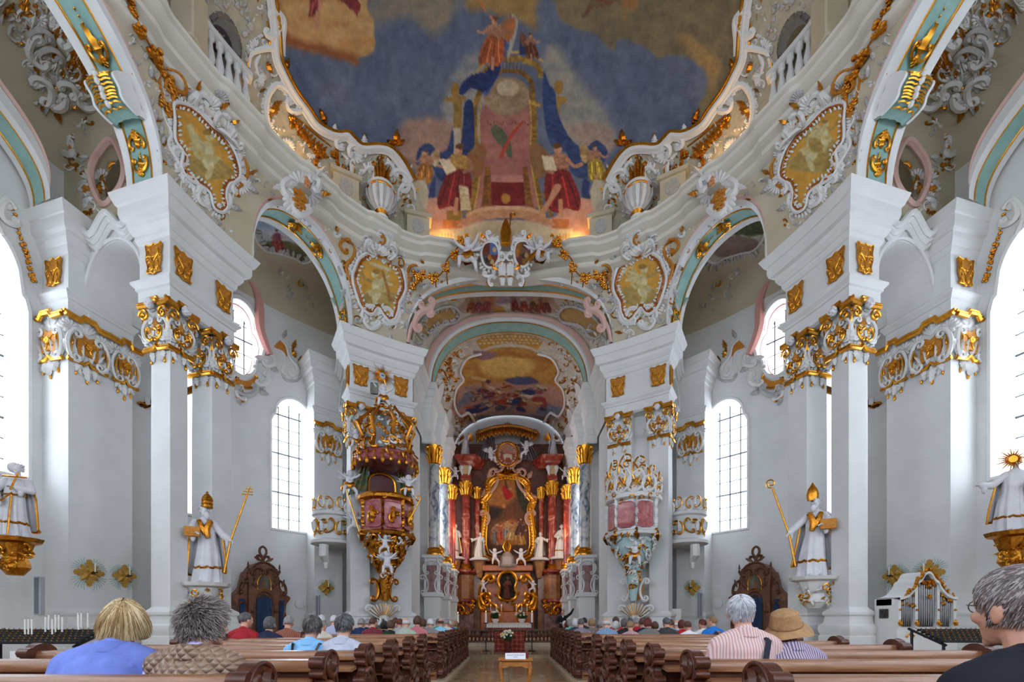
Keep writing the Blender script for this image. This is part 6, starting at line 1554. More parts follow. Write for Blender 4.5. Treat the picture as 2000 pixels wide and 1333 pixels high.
FOLK=[(476,1204,6.75,shirt((150,24,34)),'darkgrey','short','man in a dark red jumper beside the left confessional',-.7),(525,1213,6.8,shirt((30,32,60)),'darkgrey','bob','dark-haired woman in navy before the left confessional',-.3),(561,1210,7.6,shirt((206,170,150),'check',(170,90,60)),'grey','short','visitor in an orange check shirt behind the pale blue T-shirt',0),(626,1204,9.75,shirt((40,40,50)),'white','short','white-haired man in a dark jacket near the left balcony',-.3),(628,1215,9.0,shirt((196,184,170)),'grey','short','old man in a beige shirt in front of a white-haired man, left',-.4),(651,1205,9.6,shirt((150,160,206),'stripe',(214,214,232)),'white','short','white-haired man in a blue striped shirt, left',-.2),(704,1210,9.8,shirt((70,120,180),'check',(30,50,90)),'grey','short','grey-haired man in a blue check shirt under the pulpit',0),(716,1211,10.6,shirt((48,52,80)),'grey','short','grey-haired visitor in slate blue under the pulpit',.2),(728,1209,9.5,shirt((40,36,58),'hstripe',(170,40,50)),'brown','short','brown-haired man in a navy and red striped jumper under the pulpit',-.4),(750,1216,9.9,shirt((30,28,36)),'black','bob','black-haired visitor in black under the pulpit',0),(762,1215,9.5,shirt((40,120,76),'check',(20,50,40)),'brown','curly','brown-haired woman in a green patterned top, left block',-.2),(771,1209,10.9,shirt((120,110,110)),'brown','short','brown-haired visitor behind the woman in patterned green',0),(780,1211,10.5,shirt((160,160,160)),'auburn','short','auburn-haired visitor in pale grey, left block',.2),(792,1209,9.5,shirt((160,164,150)),'white','bald','balding white-haired man in a grey-green shirt, left block',.1),(814,1207,9.9,shirt((214,130,140),'check',(240,200,200)),'brown','curly','brown-haired woman in a pink check blouse, left block',0),(826,1212,10.9,shirt((90,80,90)),'brown','bob','dark brown-haired visitor just right of the pink check blouse',0),(840,1211,10.3,shirt((132,132,130)),'white','short','white-haired man in a grey jacket, left block by the aisle',0),(856,1211,12.0,shirt((20,130,90)),'darkgrey','short','visitor in bright green near the aisle, left block',0),(864,1210,10.9,shirt((130,196,224)),'brown','bald','balding man in a sky blue shirt at the left aisle edge',.1),(873,1211,11.9,shirt((200,196,190)),'grey','short','grey-haired visitor just right of the sky blue shirt',0),(884,1214,12.4,shirt((214,84,40)),'white','short','white-haired visitor in orange at the left aisle edge',.1),(892,1215,13.2,shirt((34,60,170)),'blond','bob','blond visitor in royal blue near the front left',0),(898,1216,14.0,shirt((60,160,150)),'sandy','bob','visitor in teal in the foremost left pew',0),(1084,1215,13.6,shirt((30,30,36)),'white','short','white-haired visitor in black in the foremost right pew',0),(1094,1217,13.0,shirt((90,30,34)),'auburn','bob','auburn-haired visitor in dark red, right front',0),(1102,1212,12.3,shirt((90,170,150)),'grey','bob','grey-haired woman in mint green at the right aisle edge',0),(1117,1211,11.4,shirt((42,50,76)),'white','bob','white-haired woman in navy at the right aisle edge',0),(1135,1211,10.5,shirt((122,116,124)),'darkgrey','short','short-haired man in a mauve grey jumper, right block by the aisle',0),(1142,1209,11.9,shirt((50,50,60)),'black','short','black-haired visitor behind the mauve grey jumper',0),(1157,1211,10.6,shirt((112,98,96)),'sandy','bob','sandy-haired woman in a taupe cardigan, right block',0),(1172,1216,10.9,shirt((150,150,150)),'grey','curly','curly grey-haired visitor beside the taupe cardigan',0),(1185,1210,9.55,shirt((70,130,180),'check',(220,232,240)),'white','bald','bald man in a blue and white check shirt, right block',.1),(1204,1217,9.9,shirt((180,176,172)),'white','curly','curly white-haired visitor just right of the check shirt',0),(1204,1207,10.9,shirt((180,40,50)),'brown','short','brown-haired visitor in red behind curly white hair',0),(1221,1211,9.7,shirt((36,34,40)),'darkgrey','bob','dark-haired woman in black beside a pink striped blouse',.1),(1232,1216,9.5,shirt((220,190,196),'stripe',(150,90,100)),'sandy','short','sandy-haired woman in a pink striped blouse, right block',-.2),(1232,1209,11.5,shirt((90,90,100)),'darkgrey','short','dark-haired visitor in grey behind the pink striped blouse',0),(1244,1209,10.4,shirt((176,30,40)),'grey','short','grey-haired man in red, right block under the loge',.2),(1256,1211,10.0,shirt((36,40,66)),'brown','short','brown-haired visitor in navy beside auburn hair',0),(1267,1210,9.5,shirt((104,106,100)),'auburn','bob','woman with dark auburn hair in a grey jacket, right block',0),(1280,1218,10.4,shirt((120,110,110)),'brown','curly','curly brown-haired visitor right of the auburn hair',0),(1303,1209,9.6,shirt((58,54,54)),'darkgrey','short','grey-haired man in a dark brown jacket, right block',.2),(1312,1212,10.2,shirt((150,190,220)),'brown','short','visitor in light blue behind the dark brown jacket',0),(1322,1214,10.6,shirt((190,190,200)),'white','bald','bald white-haired man beside the red-haired woman',-.2),(1333,1214,9.9,shirt((190,30,36)),'auburn','bob','red-haired woman in a scarlet top, right block',0),(1345,1216,9.5,shirt((222,220,222)),'brown','short','brown-haired visitor in a white top beside scarlet',-.2),(1374,1212,9.7,shirt((226,226,230)),'auburn','short','auburn-haired visitor in white near the right wall',.5),(1393,1207,9.5,shirt((30,110,190)),'sandy','short','sandy-haired visitor in a bright blue T-shirt near the right wall',.9),]
for px,top,d,sh_,hc,stl,lab,yaw in FOLK:
 person(px,top,d,sh_,hc,stl,lab,yaw,.08+.04*((px*7)%5)/4)
# ================================================================ FIGURES: statues and putti
def place(mb,loc,s=1.0,rz=0.0,rx=0.0,ry=0.0):
 M=Matrix.Translation(V(loc))@Matrix.Rotation(rz,4,'Z')@Matrix.Rotation(ry,4,'Y')@Matrix.Rotation(rx,4,'X')@Matrix.Scale(s,4)
 mb.v=[tuple(M@V(p))for p in mb.v];return mb
PUT=[]
def putto_proto():
 for arms,legs in((((-1,.5,.3),(1,.6,.5)),((.1,.25,-.5),(-.1,-.05,-.62))),(((-.9,.2,.7),(.7,.8,-.1)),((.12,.55,-.2),(-.12,.5,-.35))),(((-.5,.7,-.3),(.9,.3,.9)),((.14,.1,-.6),(-.1,.35,-.45)))):
  m=MB()
  m.ell((0,0,0),(.15,.13,.15));m.ell((0,-.01,.2),(.14,.115,.17));m.ell((0,.02,.08),(.14,.135,.13));m.ell((0,0,.42),(.115,.12,.125),12,8);m.ell((0,.06,.38),(.085,.08,.07));m.ell((0,.13,.41),.022);m.ell((-.05,.08,.37),.04);m.ell((.05,.08,.37),.04);m.ell((0,-.01,.48),(.125,.125,.09))
  for s_,a in zip((-1,1),arms):
   a=V(a).normalized();sh=V((s_*.13,0,.28));e=sh+a*.17;w=e+(a+V((0,.4,.25))).normalized()*.15;cap(m,[sh,e,w],[.055,.048,.034],8);hand_prims(m,w,(w-e),(0,0,1),.75,.6,s_)
  for s_,l in zip((1,-1),legs):
   h=V((s_*.085,.01,-.05));k=h+V((l[0],max(l[1],.02),-.12)).normalized()*.25;f=k+V((l[0]*.3,l[1]*.2-.06,-.3)).normalized()*.24;cap(m,[h,k,f],[.085,.068,.042],8);cap(m,[f,f+V((0,.09,-.02))],[.036,.026],8)
  PUT.append(remesh(m,.013,2))
putto_proto()
def putto(p,s,var,label,rz=pi,rx=0.0,wings=True,group=None,m=None,cloth=True,ry=0.0):
 t=thing('putto',label,'putto',p,group);t.rotation_euler=(rx,ry,rz);t.scale=(s,s,s)
 put('body',PUT[var],m or STATUE,t)
 if wings:
  for sx in(-1,1):
   w=MB()
   for k in range(6):
    a=.2+.28*k;L=.42-.035*k
    w.tube([(sx*.05,-.11,.24),(sx*(.05+cos(a)*L*.6),-.16,.24+sin(a)*L*.6),(sx*(.05+cos(a)*L),-.14,.24+sin(a)*L)],[.02,.045,.012],5)
   w.build('wing',AGOLD if m else STATUE,None).parent=t
 if cloth:
  c=MB();n=24;c.loft([[V((cos(a)*r*(1+.1*sin(5*a)),sin(a)*r*.95,z+.03*sin(3*a)))for a in[2*pi*i/n for i in range(n)]]for r,z in((.15,.08),(.185,.03),(.2,-.05),(.17,-.12))],cap=False);c.tube([(.15,.05,0),(.28,-.02,-.08),(.3,-.05,-.25)],[.05,.07,.02],6);c.build('loincloth',AGOLD,None).parent=t
 return t
def statue(name,label,p,h,face=pi,arms=None,m=None,robe=None,gold=True,seed=1,sway=.05,cape=True,headturn=0.0,halo=False,cat='statue'):
 R=random.Random(seed);k=h/1.78;ph=R.uniform(0,6)
 t=thing(name,label,cat,p);t.rotation_euler=(0,0,face);t.scale=(k,k,k);t.location=p
 m=m or STATUE;rb=robe or m
 n=56;rings=[]
 for z,rx,ry,amp in((0,.29,.23,.13),(.12,.28,.22,.13),(.35,.25,.2,.12),(.6,.225,.18,.1),(.82,.2,.165,.07),(.98,.175,.14,.05),(1.15,.19,.14,.04),(1.3,.205,.135,.03),(1.42,.19,.115,.02),(1.49,.1,.085,0),(1.52,.06,.06,0)):
  sx=sway*sin(z*2.2+ph*.3)
  ring=[]
  for i in range(n):
   a=2*pi*i/n
   f=1+amp*(sin(9*a+ph+z*1.3)*.7+sin(14*a-ph+z*2.1)*.4)+(.12*amp/.13 if abs(((a-1.2)%(2*pi))-0)<.35 and z<.8 else 0)
   ring.append(V((cos(a)*rx*f+sx,sin(a)*ry*f+.02*sin(z*3),z)))
  rings.append(ring)
 b=MB();b.loft(rings);o=b.build('robe',rb,None,smooth=60);o.parent=t
 f=MB();sx=sway*sin(1.6*2.2+ph*.3)
 head_prims(f,(sx,.02,1.65),headturn);cap(f,[(sx,.01,1.58),(sx,0,1.42),(sx,0,.9)],[.055,.06,.09])
 for s_ in(-1,1):cap(f,[(sx,0,.9),(s_*.1,.06,.45),(s_*.1,.16,.05)],[.09,.07,.045])
 sl=MB()
 for s_,aw in zip((-1,1),arms or[((-.3,.08,1.12),(-.12,.3,1.16)),((.3,.1,1.1),(.2,.34,1.0))]):
  e,w=V(aw[0]),V(aw[1]);shd=V((s_*.17+sx,0,1.38))
  cap(sl,[shd,e,e.lerp(w,.75)],[.085,.085,.075]);sl.ell(e.lerp(w,.6)+V((0,0,-.08)),(.06,.07,.13));cap(f,[(sx,0,1.36),shd,e,w],[.06,.055,.05,.032]);hand_prims(f,w,(w-e),(0,-.2,1),1,.8,s_)
 for s_ in(-1,1):f.ell((s_*.1,.24,.03),(.045,.12,.035))
 put('figure',remesh(f,.013,2),m,t);put('sleeves',remesh(sl,.018,2),rb,t)
 hr=MB()
 for i in range(26):
  a=2*pi*R.random();z=R.uniform(-.04,.1);hr.ell((sx+cos(a)*.08,.0+sin(a)*.085-.02,1.67+z),R.uniform(.025,.04),6,4)
 hr.build('hair',m,None).parent=t
 if cape:
  c=MB();q=[]
  for z,w,d in((1.45,.12,.1),(1.3,.26,.16),(1.0,.31,.2),(.6,.36,.26),(.25,.4,.3)):
   q.append([V((sin(a)*w*(1+.08*sin(7*a+z*3+ph)),-cos(a)*d-.02+.02*sin(11*a+ph),z+.05*sin(2*a)))for a in[-1.45+2.9*i/24 for i in range(25)]])
  c.loft(q,closed=False);o=c.build('cape',rb,None,smooth=60);o.parent=t
  if gold:
   g=MB();g.tube(q[-1],.03,5);g.tube([r[0]for r in q],.022,5);g.tube([r[-1]for r in q],.022,5);g.build('gilt_hem',AGOLD,None).parent=t
 if gold:
  g=MB();g.tube([rings[2][i]*1.0+V((0,0,.02*sin(i)))for i in range(0,n,2)]+[rings[2][0]],.03,5);g.build('gilt_border',AGOLD,None).parent=t
 if halo:
  g=MB();g.tube([V((sx+.13*cos(2*pi*i/20),.02+.13*sin(2*pi*i/20),1.8))for i in range(21)],.01,5);g.build('halo',AGOLD,None).parent=t
 return t
def kid(t,name,mb,m,smooth=40):
 o=mb.build(name,m,None,smooth=smooth);o.parent=t;return o
# ================================================================ CHOIR COLUMNS AND PARAPETS
def gcap(mb,c,r,h,n=12):
 c=V(c);mb.lathe([(r,0),(r*1.15,.03),(r,.06),(r*1.1,h*.5),(r*1.5,h*.86),(r*1.6,h),(0,h)],c,16)
 for i in range(n):
  a=2*pi*i/n;d=V((cos(a),sin(a),0))
  for z0,L in((.05,.45),(.35,.5)):mb.tube([c+d*r*1.05+V((0,0,h*z0)),c+d*r*1.3+V((0,0,h*(z0+L*.7))),c+d*r*1.75+V((0,0,h*(z0+L)))],[.05,.06,.02],5)
 for i in range(4):
  a=pi/4+pi/2*i;d=V((cos(a),sin(a),0));mb.ell(c+d*r*1.7+V((0,0,h*.88)),(.09,.09,.09),8,5)
for j,y in enumerate(CCOL):
 c=V((-3.12,y,0));where=('first','second','third')[j]
 t=thing('choir_column','%s grey-blue marble column on the left side of the choir'%where if j<2 else 'red marbled column ending the left side of the choir','column',(c.x,c.y,.12))
 b=MB()
 for z,w in((.12,.42),(.9,.36),(2.2,.4),(3.65,.36)):b.cbox(c+V((-.05,0,z+(.4 if z<1 else .1))),(w*2,w*2,.8 if z<.5 else .2 if z>1 else .1),.03)
 b.cbox(c+V((-.05,0,1.9)),(.66,.66,3.5),.02);b.cbox(c+V((-.05,0,3.85)),(.86,.86,.16),.04);b.build('pedestal',WHITE,t)
 b=MB();b.cbox(c+V((.29,0,2.95)),(.03,.42,1.1),.01);b.cbox(c+V((-.05,-.34,2.95)),(.42,.03,1.1),.01);b.build('marble_panel',MAUVE,t)
 g=MB();S=Plane(c+V((-.05,-.37,2.95)),(1,0,0),(0,0,1))
 for sx in(-1,1):scroll(g,S,(sx*.24,-.6),(sx*.26,.1),.2*sx,.03);scroll(g,S,(sx*.26,.2),(sx*.2,.7),-.3*sx,.03);leaf(g,S,(sx*.25,.6),pi/2,.3,.07)
 g.build('panel_scrolls',STUC,t)
 b=MB();b.lathe([(.3,3.93),(.3,4.0),(.34,4.05),(.3,4.12),(.25,4.16),(.28,4.2),(.24,4.26),(0,4.26)],c,20);b.build('base',GOLD,t)
 b=MB();b.lathe([(.225,4.24),(.23,5.5),(.2,7.72),(0,7.72)],c,24);b.build('shaft',BLUEM if j<2 else RED,t)
 b=MB();gcap(b,c+V((0,0,7.7)),.2,.75);b.build('capital',GOLD,t)
 mirror_tree(t,'%s grey-blue marble column on the right side of the choir'%where if j<2 else 'red marbled column ending the right side of the choir')
 y1=CCOL[j+1]if j<2 else 26.0
 t=thing('choir_parapet','carved parapet with marble panel after the %s left choir column'%where,'parapet',(-3.3,y+.5,2.2))
 b=MB();b.box((-3.45,y+.35,2.25),(-3.2,y1-.35,3.9));b.box((-3.5,y+.35,3.82),(-3.1,y1-.35,3.95));b.build('wall_band',WHITE,t,smooth=0)
 b=MB();b.box((-3.19,y+.6,2.6),(-3.16,y1-.6,3.7));b.build('marble_panel',MAUVE,t,smooth=0)
 S=Plane((-3.15,(y+y1)/2,4.3),(0,1,0),(0,0,1));g=MB();w=y1-y-.8
 for i in range(7):
  x=-w/2+w*i/6;scroll(g,S,(x-.12,-.35),(x+.1,.3),.3*(-1)**i,.035);leaf(g,S,(x,-.2),pi/2,.5,.1)
 line(g,S,[(-w/2,-.36),(w/2,-.36)],.04);line(g,S,[(-w/2,.36),(0,.46),(w/2,.36)],.04);g.build('gilt_balustrade',AGOLD,t)
 mirror_tree(t,'carved parapet with marble panel after the %s right choir column'%where)
# ================================================================ HIGH ALTAR
AY=26.0;q=AY/F
def ax(px):return(px-CX)*q
def az(py):return H+(CY-py)*q
T=thing('high_altar','towering red and gold marble high altar at the end of the choir','altar',(0,AY,.28))
b=MB();b.box((-3.45,AY+.7,.28),(3.45,AY+.95,11.8));b.build('back_wall',mat('umber_marble',(88,50,40),.4,c2=(120,76,60),scale=3),T,smooth=0)
for x,lab in((910,'l'),(1078,'r')):
 X=ax(x);c=V((X,AY,0))
 b=MB();b.cbox((X,AY,.95),(1.0,1.0,1.35),.04);b.build('lower_pedestal',MAUVE,T)
 g=MB();S=Plane((X,AY-.56,1.95),(1,0,0),(0,0,1))
 for sx in(-1,1):scroll(g,S,(sx*.05,-.3),(sx*.45,.15),.35*sx,.06);scroll(g,S,(sx*.5,.3),(sx*.1,.2),.3*sx,.05);leaf(g,S,(sx*.3,0),-pi/2,.35,.1);rosette(g,S,(sx*.3,.1),.12)
 g.build('gilt_scrolls',AGOLD,T)
 b=MB();b.cbox((X,AY,1.95),(.86,.86,.7),.04);b.lathe([(.55,2.25),(.66,2.3),(.66,2.42),(.55,2.48)],c,8,Matrix.Rotation(pi/8,3,'Z'),1.05,1.05);b.lathe([(.55,3.85),(.6,3.92),(.72,4.0),(.72,4.12),(.5,4.16)],c,8,Matrix.Rotation(pi/8,3,'Z'));b.build('red_mouldings',RED,T)
 b=MB();b.lathe([(.52,2.45),(.52,3.88)],c,8,Matrix.Rotation(pi/8,3,'Z'));b.build('pedestal_drum',TANM,T,smooth=20)
 b=MB();b.lathe([(.4,4.14),(.42,4.2),(.36,4.3),(.33,4.34),(.36,4.42),(.3,4.5),(0,4.5)],c,20);b.build('column_base',GOLD,T)
 b=MB();b.lathe([(.26,4.45),(.265,6),(.23,8.5),(0,8.5)],c,24);b.build('column_shaft',RED,T)
 b=MB();gcap(b,c+V((0,0,8.48)),.24,.8);b.build('column_capital',GOLD,T)
 b=MB();b.cbox((X,AY,9.48),(.6,.6,.4),.04);sg=1 if X<0 else-1
 b.loft([[V((X+dx,AY+dy,z))for dx,dy in((-o,-o),(o,-o),(o+(.5 if sg>0 else 0),.5),(-o-(.5 if sg<0 else 0),.5))]for o,z in((.3,10.2),(.42,10.3),(.44,10.4),(.6,10.6),(.62,10.72))]);b.build('red_entablature',RED,T,smooth=25)
 b=MB();b.cbox((X,AY,9.95),(.5,.5,.6),.04);b.build('cream_block',mat('cream_marble',(212,190,140),.4),T)
 for dx in(-.25,.25):
  h_=MB();h_.ell((X+dx,AY-.3,10.05),(.13,.12,.15),10,6);h_.tube([(X+dx,AY-.3,9.95),(X+dx*.7,AY-.32,9.6)],[.1,.03],6);h_.build('cherub_head',STATUE,T)
for x in(874,1107,931,1058):
 X=ax(x);yy=AY+.35;c=V((X,yy,0));r=.2 if x in(874,1107)else .15
 b=MB();b.lathe([(r,4.3),(r,8.4)],c,18);b.build('side_shaft',RED,T);b=MB();gcap(b,c+V((0,0,8.38)),r,.7,9);b.build('side_capital',GOLD,T)
 b=MB();b.cbox((X,yy,2.3),(.5,.5,4.0),.04);b.build('side_pedestal',TANM,T)
PO=[(968,934),(991,930),(1014,934),(1026,946),(1025,960),(1036,976),(1031,992),(1031,1080),(953,1080),(953,992),(948,976),(959,960),(958,946)]
SA=Plane((ax(0),AY+.55,H+CY*q),(1,0,0),(0,0,-1),q)
SA.n=V((0,-1,0))
ALT=[([(945,925),(1000,925),(1010,960),(985,985),(945,990)],(170,104,44),12,6),([(1008,930),(1030,930),(1040,990),(1034,1010),(1018,985),(1010,960)],(66,62,34),3,2,(44,42,26),6),([(990,985),(1002,985),(1003,1005),(1010,1010),(1008,1022),(982,1022),(988,1008)],(120,66,36),2,0),([(948,985),(980,990),(970,1010),(948,1008)],(54,36,26),8,4),([(980,948),(986,944),(996,954),(1002,964),(990,972),(983,962)],(186,28,26),1.5,1),([(985,936),(988,932),(992,948),(988,950)],(80,66,50),1,0),(ell_poly(997,950,2.6,3),FLESH,1,0),(ell_poly(979,958,4,3),(190,120,70),1.5,1),(ell_poly(984,984,4,5),(196,120,60),2,1),([(962,1030),(985,1016),(1012,1018),(1024,1040),(1020,1062),(966,1062)],(196,110,44),8,4)]+fig(969,1018,46,(120,112,108),(176,120,80),1)+fig(978,1020,40,(200,78,30),(206,96,40),1)+fig(990,1012,42,(150,140,130),(214,160,96),1)+fig(1000,1018,40,(226,176,110),(216,150,80),-1)+fig(1012,1018,50,(206,146,56),(190,120,60),1)+fig(1018,1008,36,(90,52,40),(110,60,40),-1)+[([(976,1052),(1012,1052),(1014,1060),(974,1060)],(170,104,44),1.2,0),([(948,1062),(1034,1062),(1034,1082),(948,1082)],(92,58,34),3,1)]
panel('altar_painting',SA,PO,ALT,(104,62,34),T,.8,.0,12)
f=MB();O=crom(PO,4,True);line(f,SA,O+[O[0]],2.2,lift=.02);OO=[(991+(x-991)*1.16,1000+(y-1000)*1.07)for x,y in O];line(f,SA,OO+[OO[0]],4,lift=.02);O3=[(991+(x-991)*1.3,1000+(y-1000)*1.13)for x,y in O];line(f,SA,O3+[O3[0]],2.4,lift=.0);f.build('gilt_frame',GOLD,T)
f=MB()
for(x,y)in cum(OO,6):leaf(f,SA,(x,y),random.uniform(0,6),9,3.4,lift=.08);scroll(f,SA,(x-3,y),(x+4,y+5),random.choice((-.4,.4)),1.2,lift=.12)
f.build('frame_carving',GOLD,T)
f=MB()
for sx in(-1,1):
 X=lambda x:991+sx*x
 scroll(f,SA,(X(18),921),(X(64),968),.28*sx,3.4,lift=.02);scroll(f,SA,(X(20),918),(X(12),898),-.4*sx,3.4,lift=.05);scroll(f,SA,(X(14),900),(X(26),880),.4*sx,3,lift=.06);scroll(f,SA,(X(50),996),(X(40),1020),.4*sx,3.4,lift=.04);leaf(f,SA,(X(44),950),2,22,7);leaf(f,SA,(X(40),930),-1,18,6)
f.build('pediment_scrolls',mat('rose_stucco',(196,150,126),.6),T)
g=MB()
for k in range(26):leaf(g,SA,(991+R_(14),915+R_(9)),random.uniform(0,6),10,3.6,lift=.15)
shell(g,SA,(991,918),-pi/2,20,2.4,9);line(g,SA,[(974,922),(991,926),(1008,922)],3,lift=.12);g.build('crown_carving',GOLD,T)
O=ell_poly(991,884,21,23,28);panel('lamb_painting',SA,O,[([(970,884),(1012,884),(1012,912),(970,912)],(166,84,64),4,2),([(982,884),(990,882),(1000,884),(1001,890),(998,896),(996,890),(988,890),(986,896),(983,890)],(224,206,176),1,.5),(ell_poly(980,881,4,3,8),(150,110,70),1,0),(ell_poly(1000,873,8,5),(160,140,130),3,2)],(206,140,116),T,.8,.2,4)
f=MB();line(f,SA,O+[O[0]],2.4,lift=.2);f.build('lamb_frame',AGOLD,T)
f=MB();fringe(f,SA,cum(O+[O[0]],5),7,2.4,1,1,.15,.5);fringe(f,SA,cum(O+[O[0]],5),7,2.4,-1,1,.15,.5);f.build('lamb_glory',mat('rose_stucco',(196,150,126)),T)
VEL=mat('violet_grey_drape',(112,102,112),.8,c2=(138,128,136),scale=4)
for sx in(-1,1):
 d=MB();R1=[]
 for k in range(9):
  v=k/8;x0,x1=991+sx*(26-4*v),991+sx*(38+30*v);y=846+60*v-14*v*v
  R1.append([SA(x0+(x1-x0)*i/30,y+6*v*(i/30),.15+.1*sin(i*1.3+v*2))for i in range(31)])
 d.loft(R1,closed=False);d.build('drape',VEL,T,smooth=60)
g=MB();R1=[]
for x in range(932,1052,4):R1.append(x)
for x in R1:drop(g,SA,(x,832+.004*(x-991)**2),pi/2,12+4*((x//4)%2),2.6,.3);rosette(g,SA,(x,829+.004*(x-991)**2),2.6,4,.3)
shell(g,SA,(991,832),-pi/2,15,2.6,9);shell(g,SA,(938,842),-2,12,2.6,7);shell(g,SA,(1044,842),-1.1,12,2.6,7);g.build('canopy_valance',AGOLD,T)
b=MB();b.loft([[SA(x,822+.004*(x-991)**2+dy,h)for x in range(930,1054,4)]for dy,h in((0,.1),(4,.35),(10,.35),(12,.1))],closed=False);b.build('canopy',mat('umber_gilt',(138,88,44),.6,.3),T,smooth=60)
b=MB()
for x0,x1,y0,y1,d in((940,1042,1196,1232,.9),(946,1036,1118,1196,.55),(942,1040,1106,1118,.75)):b.cbox((ax((x0+x1)/2),AY-d/2+.3,az((y0+y1)/2)),((x1-x0)*q,d,(y1-y0)*q),.05)
b.build('tabernacle_body',mat('orange_marble',(172,84,40),.35,c2=(196,120,60),scale=5),T)
SB=Plane((0,AY-.3,0),(1,0,0),(0,0,-1),q);SB.o=V((ax(0),AY-.3,H+CY*q));SB.n=V((0,-1,0))
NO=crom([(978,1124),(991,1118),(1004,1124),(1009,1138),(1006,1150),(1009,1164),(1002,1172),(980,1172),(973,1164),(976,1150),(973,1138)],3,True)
panel('niche',SB,NO,[],(34,26,22),T,.8,.02,5)  # flat near-black panel: the niche's shade as colour, no hollow modelled
g=MB();line(g,SB,NO+[NO[0]],3,lift=.04)
for(x,y)in cum(NO,5):leaf(g,SB,(x,y),random.uniform(0,6),8,3,lift=.1)
shell(g,SB,(991,1112),-pi/2,15,3,9)
for sx in(-1,1):
 X=lambda x:991+sx*x
 scroll(g,SB,(X(40),1128),(X(48),1180),-.2*sx,4,lift=.1);scroll(g,SB,(X(52),1190),(X(40),1160),.4*sx,4,lift=.1);scroll(g,SB,(X(30),1180),(X(24),1200),.4*sx,3,lift=.05);line(g,SB,[(X(27),1120),(X(27),1172)],3.2,lift=.12);line(g,SB,[(X(35),1122),(X(34),1176)],2.4,lift=.08);leaf(g,SB,(X(44),1150),1.6,22,6,lift=.15)
 for k in range(5):leaf(g,SB,(X(40+R_(8)),1160+R_(24)),random.uniform(0,6),12,4,lift=.14);rosette(g,SB,(X(16+R_(12)),1186+R_(8)),3.4,4,.05)
g.build('gilding',GOLD,T)
b=MB();b.lathe([(.55,4.1),(.6,4.2),(.5,4.3),(.42,4.6),(.44,4.68),(.2,4.95),(.08,5.05),(.1,5.2),(.02,5.6)],(ax(991),AY-.1,.2),20);b.build('dome',mat('grey_rose',(176,160,150),.5),T)
g=MB()
for k in range(10):a=2*pi*k/10;g.tube([V((ax(991)+cos(a)*.1,AY-.1+sin(a)*.1,5.2)),V((ax(991)+cos(a)*.24,AY-.1+sin(a)*.2,5.5)),V((ax(991)+cos(a)*.06,AY-.1,5.95))],[.04,.06,.01],5)
g.build('finial',GOLD,T)
statue('statue','small dark figure in the gilt niche above the tabernacle',(ax(991),AY-.42,az(1171)),1.25,pi,None,mat('dark_polychrome',(110,72,50),.6),mat('dark_red_robe',(96,40,30),.7),False,4,cape=False)
b=MB();b.cbox((ax(994),AY-1.3,az(1228)),(2.3,.9,.62),.05);mt=thing('altar_table','red marble altar table under a white lace cloth','altar',(ax(994),AY-1.3,.28));b.build('mensa',RED,mt)
b=MB();b.cbox((ax(994),AY-1.3,.4),(2.8,1.2,.24),.02);b.build('plinth',MAUVE,mt)
b=MB();b.cbox((ax(994),AY-1.3,az(1218)),(2.55,1.0,.05),.01)
b.loft([[V((ax(994)-1.28+2.56*i/80,AY-1.82-.02*sin(i*1.1),az(1219)-dz*(1+.3*abs(sin(i*.8)))))for i in range(81)]for dz in(0,.17)],closed=False);o=b.build('altar_cloth',mat('white_linen',(232,228,226),.8),None);tag(o,'white lace cloth hanging over the edge of the high altar table','altar cloth')
def candle(p,h,r,label,group=None,stick=0.0,m=None,thin=1.0):
 t=thing('candle',label,'candle',p,group);p=V(p)
 if stick:
  w_=r*thin;b=MB();b.lathe([(r*4,0),(r*4,.02),(w_*1.5,.06),(w_*1.2,stick*.5),(w_*2,stick*.55),(w_*1.2,stick*.6),(w_*1.2,stick-.04),(r*2.6,stick-.02),(r*2.6,stick)],p,10);b.build('candlestick',m or GOLD,t)
 b=MB();b.lathe([(r,stick),(r,stick+h),(0,stick+h)],p,8);b.build('wax',CANDLE,t)
 f=MB();f.ell(p+V((0,0,stick+h+.05)),(.008,.008,.03),6,5);f.build('flame',FLAME,t)
 return t
for k,px in enumerate((960,970,980,1008,1018,1028)):
 candle((ax(px),AY-1.05,az(1217)),.3,.022,'lit candle on a tall gilt stick behind the altar flowers, %s of six'%['leftmost','second','third','fourth','fifth','rightmost'][k],'six altar candles',.65)
def bouquet(p,R_x,h,label,pot,nfl,seed,cols,cat='flowers',potm=None):
 R=random.Random(seed);t=thing('flower_arrangement',label,cat,p);p=V(p)
 if pot:b=MB();b.lathe(pot,p,14);b.build('vase',potm or STUC,t);p=p+V((0,0,pot[-1][1]))
 g=MB()
 for i in range(60):
  a=R.uniform(0,2*pi);e=R.uniform(.2,1.45);d=V((cos(a)*cos(e)*R_x,sin(a)*cos(e)*R_x*.7,sin(e)*h))*R.uniform(.6,1)
  g.tube([p,p+d*.6+V((0,0,.03)),p+d],[.006,R_x*.09,.004],4)
 g.build('foliage',mat('dark_leaf',(34,58,30),.6,c2=(56,84,44),scale=20),t)['kind']='stuff'
 for i in range(nfl):
  a=R.uniform(0,2*pi);e=R.uniform(.3,1.4);d=V((cos(a)*cos(e)*R_x,-abs(sin(a))*cos(e)*R_x*.7,sin(e)*h))*R.uniform(.75,1)
  f=MB();r=R_x*.1;f.ell(p+d,r,6,4)
  for k in range(5):f.ell(p+d+V((cos(k*1.26)*r,0,sin(k*1.26)*r)),r*.6,5,3)
  f.build('blossom',mat('petal_%d'%(i%len(cols)),cols[i%len(cols)],.7),t)
 return t
